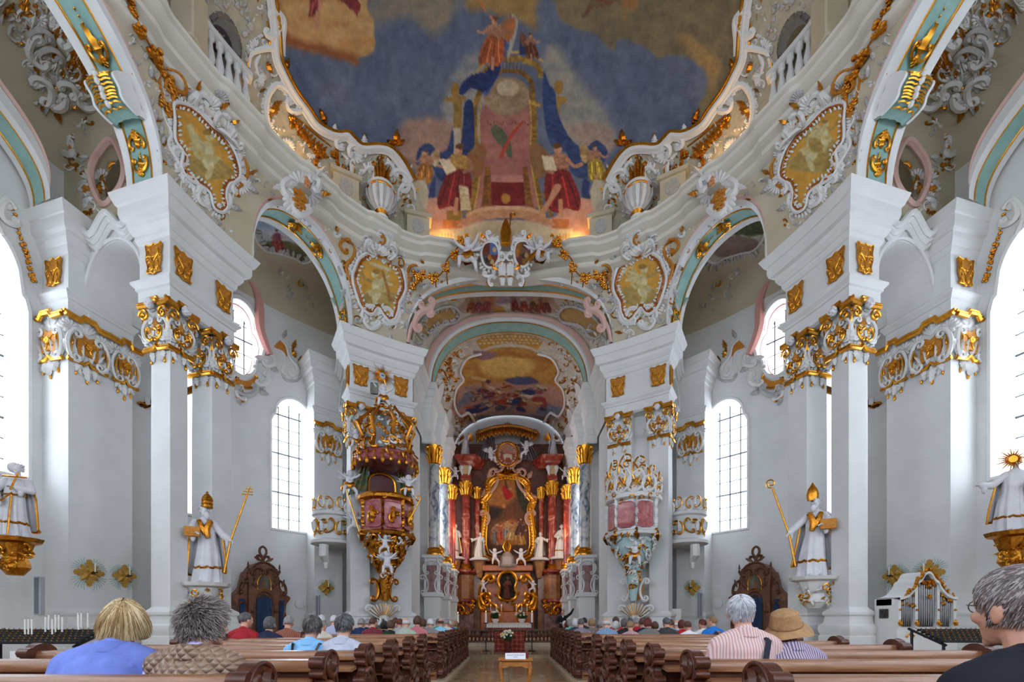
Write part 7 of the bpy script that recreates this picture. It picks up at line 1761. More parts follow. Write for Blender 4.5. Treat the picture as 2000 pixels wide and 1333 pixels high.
for px,s_ in((969,'left'),(1018,'right')):
 bouquet((ax(px),AY-1.45,az(1217)),.42,.5,'white flowers with dark leaves on the %s of the high altar table'%s_,[(.1,0),(.14,.03),(.2,.16),(.18,.22)],9,3+px,[(238,236,224),(226,224,196)])
def bracket(px,py,w,label):
 t=thing('statue_bracket',label,'bracket',(ax(px),AY-.2,az(py)));p=V((ax(px),AY-.2,az(py)))
 b=MB();b.lathe([(.3*w,-.02),(.62*w,0),(.66*w,.08),(.5*w,.16),(0,.16)],p,14);b.build('slab',STUC,t)
 b=MB();b.lathe([(.16*w,-1.0),(.3*w,-.5),(.4*w,-.02)],p,8);b.build('console',TANM,t)
ST4=[(888,1027,1090,1,'white saint statue at the far left of the altar columns',6,[((-.34,.06,1.14),(-.3,.3,1.3)),((.32,.1,1.1),(.34,.3,.96))]),(1094,1027,1090,1,'white saint statue bowing at the far right of the altar columns',9,[((-.28,.16,1.14),(-.05,.34,1.1)),((.3,.14,1.12),(.1,.34,1.04))]),(937,1042,1092,.9,'white mitred statue just left of the altarpiece',12,[((-.3,.1,1.14),(-.3,.36,1.2)),((.4,.1,1.24),(.56,.2,1.3))]),(1053,1042,1092,.9,'white robed statue just right of the altarpiece',15,[((-.42,.1,1.24),(-.6,.2,1.26)),((.28,.14,1.12),(.1,.34,1.16))])]
for px,y0,y1,w,lab,sd,arms_ in ST4:
 bracket(px,y1+5,w,'marble bracket under the '+lab.replace('white ',''))
 statue('statue',lab,(ax(px),AY-.2,az(y1)),(y1-y0)*q,pi,arms_,mat('altar_white',(206,202,194),.5),None,px in(888,1094),sd,.07,headturn=.3 if px<990 else-.3)
for px,py,s_,v,lab,ry in((967,1093,.95,0,'white putto left of the tabernacle dome',.3),(1017,1093,.95,0,'white putto right of the tabernacle dome',-.3),(945,1150,.75,1,'pale putto beside the left tabernacle scroll',.2),(1040,1150,.75,2,'pale putto beside the right tabernacle scroll',-.2),(959,900,.95,1,'white putto climbing the left pediment of the altar',.7),(1027,888,.95,2,'white putto climbing the right pediment of the altar',-.7),(892,935,.8,2,'white putto hanging beside the left altar capital',.1),(1101,935,.8,0,'white putto hanging beside the right altar capital',-.1)):
 putto((ax(px),AY-.65,az(py)),s_,v,lab,pi+ry,0,px in(959,1027),cloth=False)
for px,s_ in((908,'left'),(1080,'right')):
 sg=1 if px<990 else-1
 t=statue('angel_statue','white winged angel seated on the %s entablature of the altar'%s_,(ax(px),AY-.1,10.72),1.3,pi-sg*.4,[((-.36,.1,1.3),(-.5,.3,1.5)),((.34,.1,1.2),(.5,.25,1.1))],None,None,False,px,cat='angel')
 w=MB()
 for sx in(-1,1):
  for k in range(7):a=.1+.2*k;w.tube([(sx*.1,-.14,1.3),(sx*(.1+cos(a)*.4),-.2,1.3+sin(a)*.4),(sx*(.1+cos(a)*.75),-.16,1.3+sin(a)*.75)],[.03,.07,.015],5)
 kid(t,'wings',w,AGOLD)
for px,s_ in((882,'left'),(1104,'right')):candle((ax(px),AY-.6,az(1052)),1.2,.055,'tall unlit processional candle beside the %s altar statue'%s_)
t=thing('communion_rail','dark red wooden communion rail in front of the sanctuary','railing',(0,19.4,.28))
b=MB();b.box((-2.9,19.3,.78),(2.75,19.55,.86));b.build('top_rail',WOODD,t,smooth=0);b=MB();b.box((-2.9,19.32,.28),(2.75,19.53,.36));b.build('base_rail',WOODD,t,smooth=0)
for i in range(34):
 x=-2.8+5.45*i/33;b=MB();b.lathe([(.05,.36),(.055,.4),(.03,.44),(.075,.54),(.07,.6),(.03,.7),(.05,.75),(.05,.78)],(x,19.42,0),8);b.build('baluster',WOODD,t)
t=thing('peoples_altar','small altar covered with a red and ochre damask cloth','altar',(0,16.35,.12))
m,nt,bb=new_mat('damask');vo=node(nt,'ShaderNodeTexVoronoi');vo.inputs['Scale'].default_value=6;vo.inputs['Randomness'].default_value=.15;nt.links.new(coords(nt),vo.inputs['Vector']);nt.links.new(ramp(nt,vo.outputs['Distance'],[(.3,(168,112,70)),(.36,(120,34,30)),(.55,(120,34,30)),(.6,(160,80,56))]),bb.inputs['Base Color']);bb.inputs['Roughness'].default_value=.9
b=MB();b.cbox((0,16.6,.5),(1.1,.6,.76),.01);b.build('damask_front',m,t,smooth=0);b=MB();b.cbox((0,16.6,.9),(1.24,.72,.06),.01);b.build('top',WOODD,t,smooth=0)
bouquet((-.06,15.85,.12),.3,.42,'tall vase with white and pink flowers before the damask altar',[(.08,0),(.09,.02),(.12,.36),(.13,.4)],26,8,[(236,232,214),(214,150,140),(226,206,120)],potm=mat('brown_vase',(104,48,34),.4))
for px,s_ in((949,'left'),(1039,'right')):candle(((px-CX)*16.3/F,16.3,.12),.36,.033,'lit candle on a thin floor stand %s of the damask altar'%s_,None,1.05,BLACK,.45)
candle(((897-CX)*15.6/F,15.2,.12),.3,.035,'lit candle on a stand at the front left pew end',None,1.05,BLACK,.45)
# ================================================================ PULPIT, LOGE, BALCONIES
class Cyl:
 def __init__(s,c,prof,face):s.c=V(c);s.p=prof;s.a=face
 def rad(s,z):
  for(r0,z0),(r1,z1)in zip(s.p,s.p[1:]):
   if z0<=z<=z1:return r0+(r1-r0)*(z-z0)/(z1-z0+1e-6)
  return s.p[0][0]if z<s.p[0][1]else s.p[-1][0]
 def __call__(s,x,y,h=0.0):
  r=s.rad(y);a=s.a+x/max(.25,r);r+=h
  return V((s.c.x+cos(a)*r,s.c.y+sin(a)*r,y))
 def hit(s,x,y):r=s.rad(y);a=s.a+x/max(.25,r);return s(x,y),V((cos(a),sin(a),0))
 def pm(s,x,y):return 1.0
def gold_mass(mb,C,z0,z1,n,seed,sz=(.12,.26),half=1.7):
 R=random.Random(seed)
 for i in range(n):
  z=R.uniform(z0,z1);x=R.uniform(-half,half)*C.rad(z);s=R.uniform(*sz);a=R.uniform(0,6.3);k=R.random()
  if k<.5:scroll(mb,C,(x,z),(x+cos(a)*s,z+sin(a)*s),R.choice((-.4,.4)),s*.13,lift=.04)
  elif k<.8:leaf(mb,C,(x,z),a,s,s*.3,lift=.04,curl=.5)
  else:rosette(mb,C,(x,z),s*.3,5)
pc=FAR.p(1.0,-.62);fa=atan2(-FAR.n.y,-FAR.n.x)
def box_on_pillar(c,face,name,label,cat,mats,seed,pulpit):
 T=thing(name,label,cat,(c.x,c.y,1.3));gold=AGOLD
 prof=[(.12,1.9),(.22,2.9),(.5,3.3),(.72,3.8),(.84,4.0),(.8,4.1),(.78,5.1),(.86,5.2),(.86,5.32)]
 C=Cyl(c,prof,face)
 b=MB();b.lathe([(r,z)for r,z in prof if 3.9<z<5.15],c,10);b.build('basket',mats[0],T,smooth=20)
 b=MB();b.lathe([(.8,5.1),(.9,5.16),(.92,5.24),(.86,5.32),(.7,5.32)],c,24);b.lathe([(.7,3.92),(.9,4.0),(.93,4.08),(.82,4.14)],c,24);b.build('moulding',gold if pulpit else STUC,T)
 b=MB();b.lathe([(.1,1.9),(.2,2.6),(.24,2.9),(.5,3.3),(.7,3.8),(.7,3.95)],c,16);b.build('under_bowl',gold if pulpit else mat('pale_teal_stucco',(176,204,200),.7),T)
 for k in(-1,0,1):
  p=MB();x=k*.62;w=.25
  p.prism([C(x+dx,z,.03)for dx,z in crom([(-w,4.25),(-w*1.05,4.6),(-w,4.98),(0,5.02),(w,4.98),(w*1.05,4.6),(w,4.25),(0,4.2)],2,True)],V((cos(face),sin(face),0))*.03);p.build('marble_panel',PINKM,T)
  g=MB();line(g,C,[(x-w,4.22),(x-w,5.0),(x+w,5.0),(x+w,4.22),(x-w,4.22)],.03,lift=.05)
  if pulpit:leaf(g,C,(x,4.35),pi/2,.5,.12,lift=.08);scroll(g,C,(x-.1,4.4),(x+.12,4.7),.4,.03,lift=.08);rosette(g,C,(x,4.8),.07,5,.08)
  g.build('panel_relief',GOLD,T)
 g,w=MB(),MB();gold_mass(g,C,3.0,4.05,60 if pulpit else 26,seed);gold_mass(g,C,5.1,5.3,14,seed+1,(.1,.18));gold_mass(w,C,3.0,4.1,16 if pulpit else 46,seed+2);gold_mass(g,C,2.3,3.0,26 if pulpit else 10,seed+3,(.1,.2),1.2);gold_mass(w,C,2.5,3.0,12,seed+4,(.1,.2),1.2)
 for x in(-1.0,-.32,.32,1.0):
  for q in range(3):leaf(g if pulpit else w,C,(x,4.25+.3*q),pi/2,.3,.07,lift=.06);leaf(g,C,(x,4.2),-pi/2,.4,.1,lift=.08)
 g.build('gilt_scrollwork',gold,T)['kind']='stuff';w.build('white_scrollwork',STUC,T)['kind']='stuff'
 n_=V((cos(face),sin(face),0));P=Plane(c-n_*.3,UP.cross(n_),UP)
 o=MB();o.prism([P(x,z,0)for x,z in crom([(-.22,2.0),(-.26,2.4),(-.2,2.62),(0,2.66),(.2,2.62),(.26,2.4),(.22,2.0),(0,1.92)],3,True)],n_*.12);o.build('gilt_tablet',OCHRE,T)
 g=MB()
 for sx in(-1,1):scroll(g,P,(sx*.26,1.95),(sx*.3,2.6),.2*sx,.05,lift=.12)
 g.build('tablet_frame',gold if pulpit else STUC,T)
 w=MB();shell(w,P,(0,1.25),pi/2,.62,2.0,11,.1,.5)
 for sx in(-1,1):scroll(w,P,(sx*.1,1.2),(sx*.46,1.75),.3*sx,.05)
 w.build('shell_foot',STUC,T);g=MB()
 for i in range(10):a=pi/2+2.0*(i/9-.5)*.95;line(g,P,[(cos(a)*.2,1.25+sin(a)*.2),(cos(a)*.6,1.25+sin(a)*.6)],.014,lift=.09)
 g.build('shell_gilding',GOLD,T)
 return T,C
PT,PCY=box_on_pillar(pc,fa,'pulpit','richly gilded pulpit with pink marble panels on the left choir pillar','pulpit',[PINKM],3,True)
n_=V((cos(fa),sin(fa),0));P=Plane(pc-n_*.5,UP.cross(n_),UP)
b=MB();b.prism([P(x,z,0)for x,z in[(-.42,5.2),(-.42,5.9),(-.3,6.12),(0,6.2),(.3,6.12),(.42,5.9),(.42,5.2)]],n_*.06);b.build('back_door',mat('maroon_panel',(96,44,48),.5),PT)
b=MB();line(b,P,crom([(-.46,5.2),(-.46,5.9),(-.32,6.16),(0,6.25),(.32,6.16),(.46,5.9),(.46,5.2)],4),.05,lift=.06);b.build('door_frame',GOLD,PT)
b=MB();b.lathe([(.5,6.35),(.95,6.3),(1.0,6.36),(.98,6.5),(1.04,6.56),(.9,6.7),(.4,6.8),(0,6.8)],pc,24);b.build('canopy',PINKM,PT)
CC=Cyl(pc,[(1.02,6.2),(1.02,6.6),(.85,6.9),(.7,7.4),(.4,8.1),(.12,8.6)],fa);g=MB()
for i in range(22):x=-2.6+5.2*i/21;drop(g,CC,(x,6.42),-pi/2,.2+.08*(i%2),.06);rosette(g,CC,(x,6.5),.06)
gold_mass(g,CC,6.6,8.3,70,9,(.16,.34),2.0);g.build('canopy_gilding',AGOLD,PT)['kind']='stuff'
g=MB();gold_mass(g,CC,6.8,8.2,26,19,(.14,.28),2.0);g.build('canopy_stucco',STUC,PT)['kind']='stuff'
for a in(-1.5,-.75,0,.75,1.5):g=MB();d=V((cos(fa+a),sin(fa+a),0));g.tube([pc+d*.9+V((0,0,6.7)),pc+d*.75+V((0,0,7.2)),pc+d*.95+V((0,0,7.6)),pc+d*.4+V((0,0,8.2))],[.07,.06,.07,.04],7);g.build('canopy_strut',AGOLD,PT)
for sx in(-1,1):
 b=MB();b.loft([[P(sx*(.5+.05*v+.6*i/14*(.4+.6*v)),6.35-.75*v-.3*v*i/14,.2+.08*sin(i*1.2+v))for i in range(15)]for v in[k/8 for k in range(9)]],closed=False);b.build('green_drape',mat('green_gilt_drape',(60,104,88),.6,c2=(150,128,64),scale=7),PT,smooth=60)
for px,py,s_,v,lab in((683,948,.85,0,'white putto holding the green drape left of the pulpit'),(798,955,.8,1,'white putto holding the green drape right of the pulpit'),(752,1066,.6,2,'small white putto under the pulpit basket'),(756,1104,.8,1,'white putto reclining lowest under the pulpit'),(694,1025,.8,2,'white putto beside the left edge of the pulpit basket'),(749,778,.8,0,'white putto with a grey tablet on top of the pulpit canopy'),(696,862,.7,1,'white putto on the left rim of the pulpit canopy')):
 p=at(px,py,14.0 if 1040<py<1120 else 14.5);t=putto(p,s_,v,lab,pi+.3,0,py>800,cloth=py<1000)
 if py<800:b=MB();b.cbox((.36,.1,.28),(.32,.07,.46),.03);kid(t,'tablet',b,STONE)
for p0,p1,lab in(((676,955),(702,1040),'gilt staff leaning left of the pulpit basket'),((822,975),(799,1018),'gilt crook right of the pulpit basket'),((814,822),(799,880),'gilt arrow at the right of the pulpit canopy')):
 t=thing('gilt_staff',lab,'staff',at(*p1,14.3));g=MB();a,b_=at(*p0,14.3),at(*p1,14.3);g.tube([b_,a],.022,6);g.build('shaft',GOLD,t);g=MB();g.tube([a+V((.1*cos(i*.7)-.1,0,.1*sin(i*.7)))*(1-.05*i)for i in range(10)],.02,5);g.build('crook',GOLD,t)
lc=V((-pc.x,pc.y,0));lf=pi-fa
LT,LCY=box_on_pillar(lc,lf,'loge','white and pink singing loge with gilt lattice on the right choir pillar','loge',[STUC],23,False)
C2=Cyl(lc,[(.86,5.3),(.9,6.6)],lf);g,w=MB(),MB()
for i in range(15):
 x=-1.5+3.0*i/14;top=5.85+.45*max(0,cos(x*1.5))+.12*(i%2)
 scroll(w,C2,(x-.08,5.34),(x+.08,5.34+(top-5.34)*.6),.3*(-1)**i,.045);scroll(g,C2,(x+.08,5.45),(x-.06,top),-.3*(-1)**i,.032);leaf(w,C2,(x,top-.15),pi/2,.22,.06);leaf(g,C2,(x,5.6),random.uniform(0,3),.2,.06)
w.build('lattice_stucco',STUC,LT);g.build('lattice_gilding',GOLD,LT)
putto(at(1240,1085,14.2),.9,1,'white putto with dangling legs under the right loge',pi-.3)
def balcony():
 c=V((-6.25,15.75,0));fb=-pi/2+.25
 T=thing('side_balcony','small white and gilt balcony in the arch left of the pulpit pillar','balcony',(c.x,c.y,3.9));C=Cyl(c,[(.62,3.9),(.56,4.3),(.62,4.95),(.62,5.5)],fb)
 b=MB();b.lathe([(.5,3.85),(.72,3.92),(.72,4.02),(.6,4.08),(.56,4.3),(.6,4.85),(.68,4.9),(.68,5.0),(.5,5.0)],c,24);b.build('parapet',WHITE,T)
 g,w=MB(),MB()
 for i in range(7):
  x=-.9+1.8*i/6;scroll(g,C,(x-.1,4.25),(x+.1,4.7),.35*(-1)**i,.03,lift=.02);leaf(w,C,(x,4.3),pi/2,.4,.1,lift=.03);scroll(w,C,(x-.08,5.04),(x+.08,5.4),-.3*(-1)**i,.04);scroll(g,C,(x+.05,5.1),(x-.05,5.46),.3*(-1)**i,.024,lift=.03)
 g.build('gilding',GOLD,T);w.build('openwork',STUC,T)
 b=MB();b.tube([c+V((-.1,-.5,3.85)),c+V((-.1,-.52,3.5)),c+V((-.1,-.3,3.3)),c+V((-.1,-.32,3.05))],[.16,.17,.1,.05],8);b.build('console',STUC,T)
 mirror_tree(T,'small white and gilt balcony in the arch right of the loge pillar')
balcony()
# ================================================================ PILLAR AND WALL STATUES
def pedestal(p,w,label,gold=False):
 t=thing('statue_console',label,'console',p);p=V(p)
 b=MB();b.lathe([(.16*w,-.75),(.3*w,-.6),(.24*w,-.4),(.36*w,-.12),(.5*w,-.08),(.54*w,0),(0,0)],p,10);b.build('block',AGOLD if gold else STUC,t,smooth=30)
 C=Cyl(p,[(.26*w,p.z-.7),(.3*w,p.z-.4),(.4*w,p.z-.1)],-pi/2);g,k=MB(),MB()
 gold_mass(g,C,p.z-.6,p.z-.12,16,3,(.08,.17),1.6);gold_mass(k,C,p.z-.7,p.z-.1,14,4,(.08,.18),1.6);g.build('gilding',GOLD,t);k.build('scrolls',STUC if not gold else AGOLD,t)
def pillar_statue(px,py,d,h,lab,face,seed,arms,kind):
 p=at(px,py,d);pedestal(p,.78 if px<100 or px>1900 else 1.0,'carved console carrying the '+lab.split(' with')[0],px<100 or px>1900)
 t=statue('statue',lab,p,h,face,arms,None,None,True,seed,.05,headturn=-.2)
 if kind in('tiara','mitre'):
  g=MB();z=1.72
  prof=[(.1,z),(.115,z+.02),(.105,z+.08),(.12,z+.1),(.108,z+.16),(.12,z+.18),(.1,z+.25),(.05,z+.32),(.02,z+.34),(.03,z+.37),(0,z+.4)]if kind=='tiara' else[(.1,z),(.11,z+.04),(.12,z+.14),(.09,z+.26),(.03,z+.36),(.01,z+.4),(0,z+.42)]
  g.lathe(prof,(.03,.02,0),18,None,1,1 if kind=='tiara' else .6);kid(t,kind,g,AGOLD)
  g=MB();g.tube([(.1,.12,1.42),(.02,.17,1.2),(.06,.16,1.02)],[.06,.08,.05],6);g.tube([(-.12,.12,1.42),(-.05,.18,1.22),(.0,.17,1.1)],[.05,.07,.04],6);kid(t,'stole',g,AGOLD)
  bd=MB();bd.ell((.03,.1,1.53),(.06,.05,.09),10,6);kid(t,'beard',bd,STATUE)
  e,w=V(arms[1][0]),V(arms[1][1]);k=h/1.78;lo,hi=w+V((-.12,.1,-.75)),w+V((.32,-.05,1.1))
  st=thing('bishops_staff',lab.split(' with')[0].replace('white ','')+"'s "+('triple cross staff' if kind=='tiara' else 'gilt crozier'),'staff',p);st['label']='thin gilt %s held by the %s'%('triple-cross staff' if kind=='tiara' else 'crozier',lab.split(' with')[0]);st.rotation_euler=t.rotation_euler;st.scale=t.scale
  g=MB();g.tube([lo,w,hi],.02,6);kid(st,'shaft',g,GOLD);g=MB();u=(hi-w).normalized();x_=V((1,.2,0))
  if kind=='tiara':
   g.tube([hi,hi+u*.22],.014,5)
   for q,L in((.02,.1),(.09,.08),(.16,.06)):g.tube([hi+u*q-x_*L,hi+u*q+x_*L],.012,5);g.ell(hi+u*q-x_*L,.02,6,4);g.ell(hi+u*q+x_*L,.02,6,4)
  else:g.tube([hi+u*.1+V((cos(i*.6-1.6),0,sin(i*.6-1.6)))*.11*(1-.05*i)for i in range(15)],.017,5)
  kid(st,'head',g,GOLD)
  bk=MB();o=len(bk.v);bk.cbox((-.22,.32,1.12),(.3,.06,.22),.01);kid(t,'book',bk,OCHRE)
 if kind=='monk':
  g=MB();g.tube([(.0,.22,1.05),(.22,.3,.75)],.02,5);g.tube([(-.12,.3,1.52),(.02,.26,1.1)],.022,5);g.tube([(-.26,.3,1.42),(.14,.3,1.4)],.022,5);kid(t,'crucifix',g,AGOLD);g=MB();g.tube([V((cos(a)*.2,sin(a)*.17,1.02))for a in[i*.52 for i in range(13)]],.02,5);g.tube([(.02,.18,1.0),(.04,.24,.5),(.06,.28,.05)],.02,5);kid(t,'girdle',g,AGOLD);g=MB();g.ell((.03,-.01,1.69),(.12,.13,.13));kid(t,'hood',g,STATUE)
 if kind=='glory':
  g=MB()
  for i in range(22):a=2*pi*i/22;L=.2+.08*(i%2);g.tube([(.03+cos(a)*.1,.12,1.72+sin(a)*.1),(.03+cos(a)*L,.1,1.72+sin(a)*L)],[.02,.004],4)
  g.lathe([(.1,0),(.08,.03),(0,.03)],(.03,.12,1.72),14,Matrix.Rotation(-pi/2,3,'X'));kid(t,'sunburst',g,GOLD);b=MB();b.tube([(-.45,.2,.05),(-.42,.2,.3),(-.36,.2,.6)],[.14,.1,.01],6);kid(t,'gilt_flame',b,AGOLD)
A_=[((-.3,.1,1.12),(-.16,.32,1.1)),((.36,.1,1.1),(.52,.26,.96))]
pillar_statue(402,1140,10.7,1.86,'white pope statue with gilt tiara on the nearest left pillar',pi+.5,3,[((.0-.3,.1,1.12),(-.16,.32,1.1)),((.36,.1,1.1),(.5,.28,.98))],'tiara')
pillar_statue(1590,1128,10.7,1.9,'white bishop statue with gilt mitre on the nearest right pillar',pi-.5,5,[((-.3,.1,1.12),(-.12,.32,1.12)),((-.4+.8,.1,1.1),(.5,.28,.98))],'mitre')
for o in list(bpy.data.objects):
 if o.get('label','').startswith(('white pope','thin gilt triple')):o.scale.x*=-1
pillar_statue(30,1052,9.0,1.5,'white monk statue with crucifix at the left edge by the big window',pi+.6,7,[((-.3,.12,1.14),(-.02,.24,1.18)),((.32,.1,1.08),(.2,.28,.82))],'monk')
pillar_statue(1978,1040,9.0,1.5,'white statue with gilt sun mask at the right edge by the big window',pi-.6,11,[((-.32,.1,1.12),(-.2,.3,1.1)),((.38,.12,1.14),(.62,.24,1.16))],'glory')
# ================================================================ CONFESSIONALS
def confessional(label):
 ph=phi_px(496);o=wpt(ph,0,out=-.75);n=V((-(o.x)/OA**2,-(o.y-YC)/OB**2,0)).normalized();u=UP.cross(n)
 S=Plane(o,u,UP);S.u=S.u*.76;T=thing('confessional',label,'confessional',o)
 if S.n.dot(n)<0:print('conf normal')
 def pr(name,pts,d0,d1,m,par=T):b=MB();b.prism([S(x,z,d0)for x,z in pts],n*(d1-d0));return b.build(name,m,par,smooth=30)
 sh=crom([(-.62,0),(-.62,2.5),(-.68,2.62),(-.62,2.8),(-.5,2.95),(-.35,3.1),(0,3.2),(.35,3.1),(.5,2.95),(.62,2.8),(.68,2.62),(.62,2.5),(.62,0)],2)
 pr('centre_body',sh,-.6,0,WOODC)
 for sx in(-1,1):pr('side_wing',crom([(sx*.6,0),(sx*.6,2.6),(sx*.68,2.75),(sx*.8,2.35),(sx*1.0,2.16),(sx*1.24,2.06),(sx*1.16,1.92),(sx*1.05,1.8),(sx*1.02,1.5),(sx*1.15,1.2),(sx*1.1,.9),(sx*1.0,.6),(sx*1.0,0)],2),-.6,-.12,WOODC)
 pr('opening',[(-.32,.6),(-.32,1.8),(-.2,2.06),(0,2.14),(.2,2.06),(.32,1.8),(.32,.6)],.0,.012,DARK)  # thin dark slab in place of the shade inside an uncut opening
 b=MB();b.loft([[S(-.3+.6*i/40,z,.03+.022*sin(i*1.15))for i in range(41)]for z in(.62,1.3,2.0)],closed=False);CUR=mat('blue_curtain',(38,66,106),.85,c2=(52,84,126),scale=6);b.build('curtain',CUR,T,smooth=60)
 for sx in(-1,1):b=MB();b.loft([[S(sx*(.72+.22*i/16),z,-.1+.02*sin(i*1.3))for i in range(17)]for z in(.62,1.3,1.95)],closed=False);b.build('side_curtain',CUR,T,smooth=60)
 PNT=[(-.26,2.26),(-.28,2.5),(-.22,2.66),(-.13,2.75),(0,2.8),(.13,2.75),(.22,2.66),(.28,2.5),(.26,2.26),(0,2.34)];O=crom(PNT,3,True)
 panel('painting',S,O,[(ell_poly(-.08,2.46,.06,.09,8),(140,66,56),.02,0),(ell_poly(.08,2.5,.05,.12,8),(150,140,110),.02,0)],(96,92,82),T,.03,.02,3);b=MB();line(b,S,O+[O[0]],.02,lift=.02);b.build('gilt_frame',GOLD,T)
 c=MB();line(c,S,sh[6:-6],.04,lift=.0);line(c,S,crom([(-.38,.6),(-.38,1.8),(-.25,2.12),(0,2.22),(.25,2.12),(.38,1.8),(.38,.6)],3),.035)
 for sx in(-1,1):
  scroll(c,S,(sx*.06,2.9),(sx*.5,2.84),.35*sx,.05);scroll(c,S,(sx*.48,2.62),(sx*.34,2.36),.3*sx,.04);scroll(c,S,(sx*.5,2.95),(sx*.66,2.9),-.5*sx,.04);line(c,S,[(sx*.5,.3),(sx*.5,2.5)],.055);line(c,S,[(sx*.44,1.55),(sx*.56,1.55)],.05);scroll(c,S,(sx*.7,2.62),(sx*1.0,2.2),.25*sx,.05,lift=-.1);leaf(c,S,(sx*.78,2.4),1.2 if sx>0 else pi-1.2,.3,.09,lift=-.05)
  line(c,S,crom([(sx*.66,.6),(sx*.66,1.7),(sx*.82,1.86),(sx*.98,1.7),(sx*.92,1.4),(sx*1.0,1.1),(sx*.98,.6)],3),.03,lift=-.11)
  scroll(c,S,(sx*.02,3.2),(sx*.22,3.42),.3*sx,.04,lift=-.1);leaf(c,S,(sx*.1,3.24),.35 if sx>0 else pi-.35,.34,.08,lift=-.08);line(c,S,crom([(0,3.74),(sx*.12,3.66),(sx*.14,3.52),(sx*.05,3.4),(0,3.3)],4),.04,lift=-.1);leaf(c,S,(sx*.66,2.95),1.6,.22,.06)
 c.build('carving',WOOD,T)
 pr('plinth',[(-.66,0),(-.66,.5),(.66,.5),(.66,0)],-.02,.05,WOODC)
 mirror_tree(T,label.replace('left','right'))
confessional('carved brown confessional with blue curtains against the left wall')
# ================================================================ WALL CROSSES WITH CANDLES, LOUDSPEAKERS
SGREEN=mat('pale_green_paint',(150,188,170),.8);YG=mat('matt_gilt',(196,150,62),.5,.3)
def cross(S,k,label):
 T=thing('consecration_cross',label,'candle cross',S(0,0));g=MB()
 for i in range(8):
  a=pi/4*i+pi/2
  if i%2==0:
   L=.33*k;ca,sa=cos(a),sin(a)
   g.prism([S(ca*x-sa*y,sa*x+ca*y,.01)for x,y in[(.03,.03),(L*.5,.035),(L*.55,.08),(L*.7,.09),(L*.75,.05),(L*.9,.06),(L,0),(L*.9,-.06),(L*.75,-.05),(L*.7,-.09),(L*.55,-.08),(L*.5,-.035),(.03,-.03)]],S.n*.015)
  else:leaf(g,S,(0,0),a,.26*k,.1*k,lift=.02,curl=.05)
 g.build('gilt_cross',YG,T);h=MB()
 for i in range(4):
  a=pi/4+pi/2*i
  for j in range(-3,4):b_=a+j*.13;line(h,S,bez((cos(b_)*.22*k,sin(b_)*.22*k),(cos(b_)*.34*k,sin(b_)*.34*k),(cos(b_+j*.05)*.4*k,sin(b_+j*.05)*.4*k-.03),5),.006,n=4)
 h.build('painted_rays',SGREEN,T);b=MB();b.tube([S(.02,0,.02),S(.04,-.02,.1),S(.04,0,.14)],.012,5);b.lathe([(.05,0),(.055,.02),(0,.02)],S(.04,0,.14),10);b.build('sconce',BLACK,T)
 b=MB();b.tube([S(.04,.02,.14),S(.04,.24,.14)],.014,8);b.build('candle',CANDLE,T);return T
for pl,a,k,lab in((PIER1,.42,1.0,'gilt wall cross with candle on the wall left of the nearest pillar'),(PIER1,1.2,.9,'gilt wall cross half hidden by the nearest left pillar'),(PIER2,.42,.9,'gilt wall cross with candle under the left balcony')):
 S=facepl(pl,a,a,-.01,'n',2.42 if pl is PIER1 else 2.45)
 t=cross(S,k,lab);mirror_tree(t,lab.replace('left of the nearest pillar','right of the nearest pillar').replace('left','right'))
for px,y0,y1,d,w,lab in((77,1127,1202,9.75,.15,'slim grey column loudspeaker on the left wall pier'),(621,1163,1210,16.0,.12,'slim grey column loudspeaker by the left balcony'),(1367,1158,1207,16.0,.12,'slim grey column loudspeaker by the right balcony')):
 a,b_=at(px,y1,d),at(px,y0,d);T=thing('loudspeaker',lab,'loudspeaker',a);b=MB();b.cbox((a+b_)/2,(w,.12,b_.z-a.z),.012);b.build('housing',mat('light_grey_metal',(176,178,182),.5),T);b=MB();b.cbox((a+b_)/2+V((0,-.06,0)),(w*.6,.02,(b_.z-a.z)*.92),.004);b.build('grille',mat('grey_mesh',(120,126,136),.7),T)
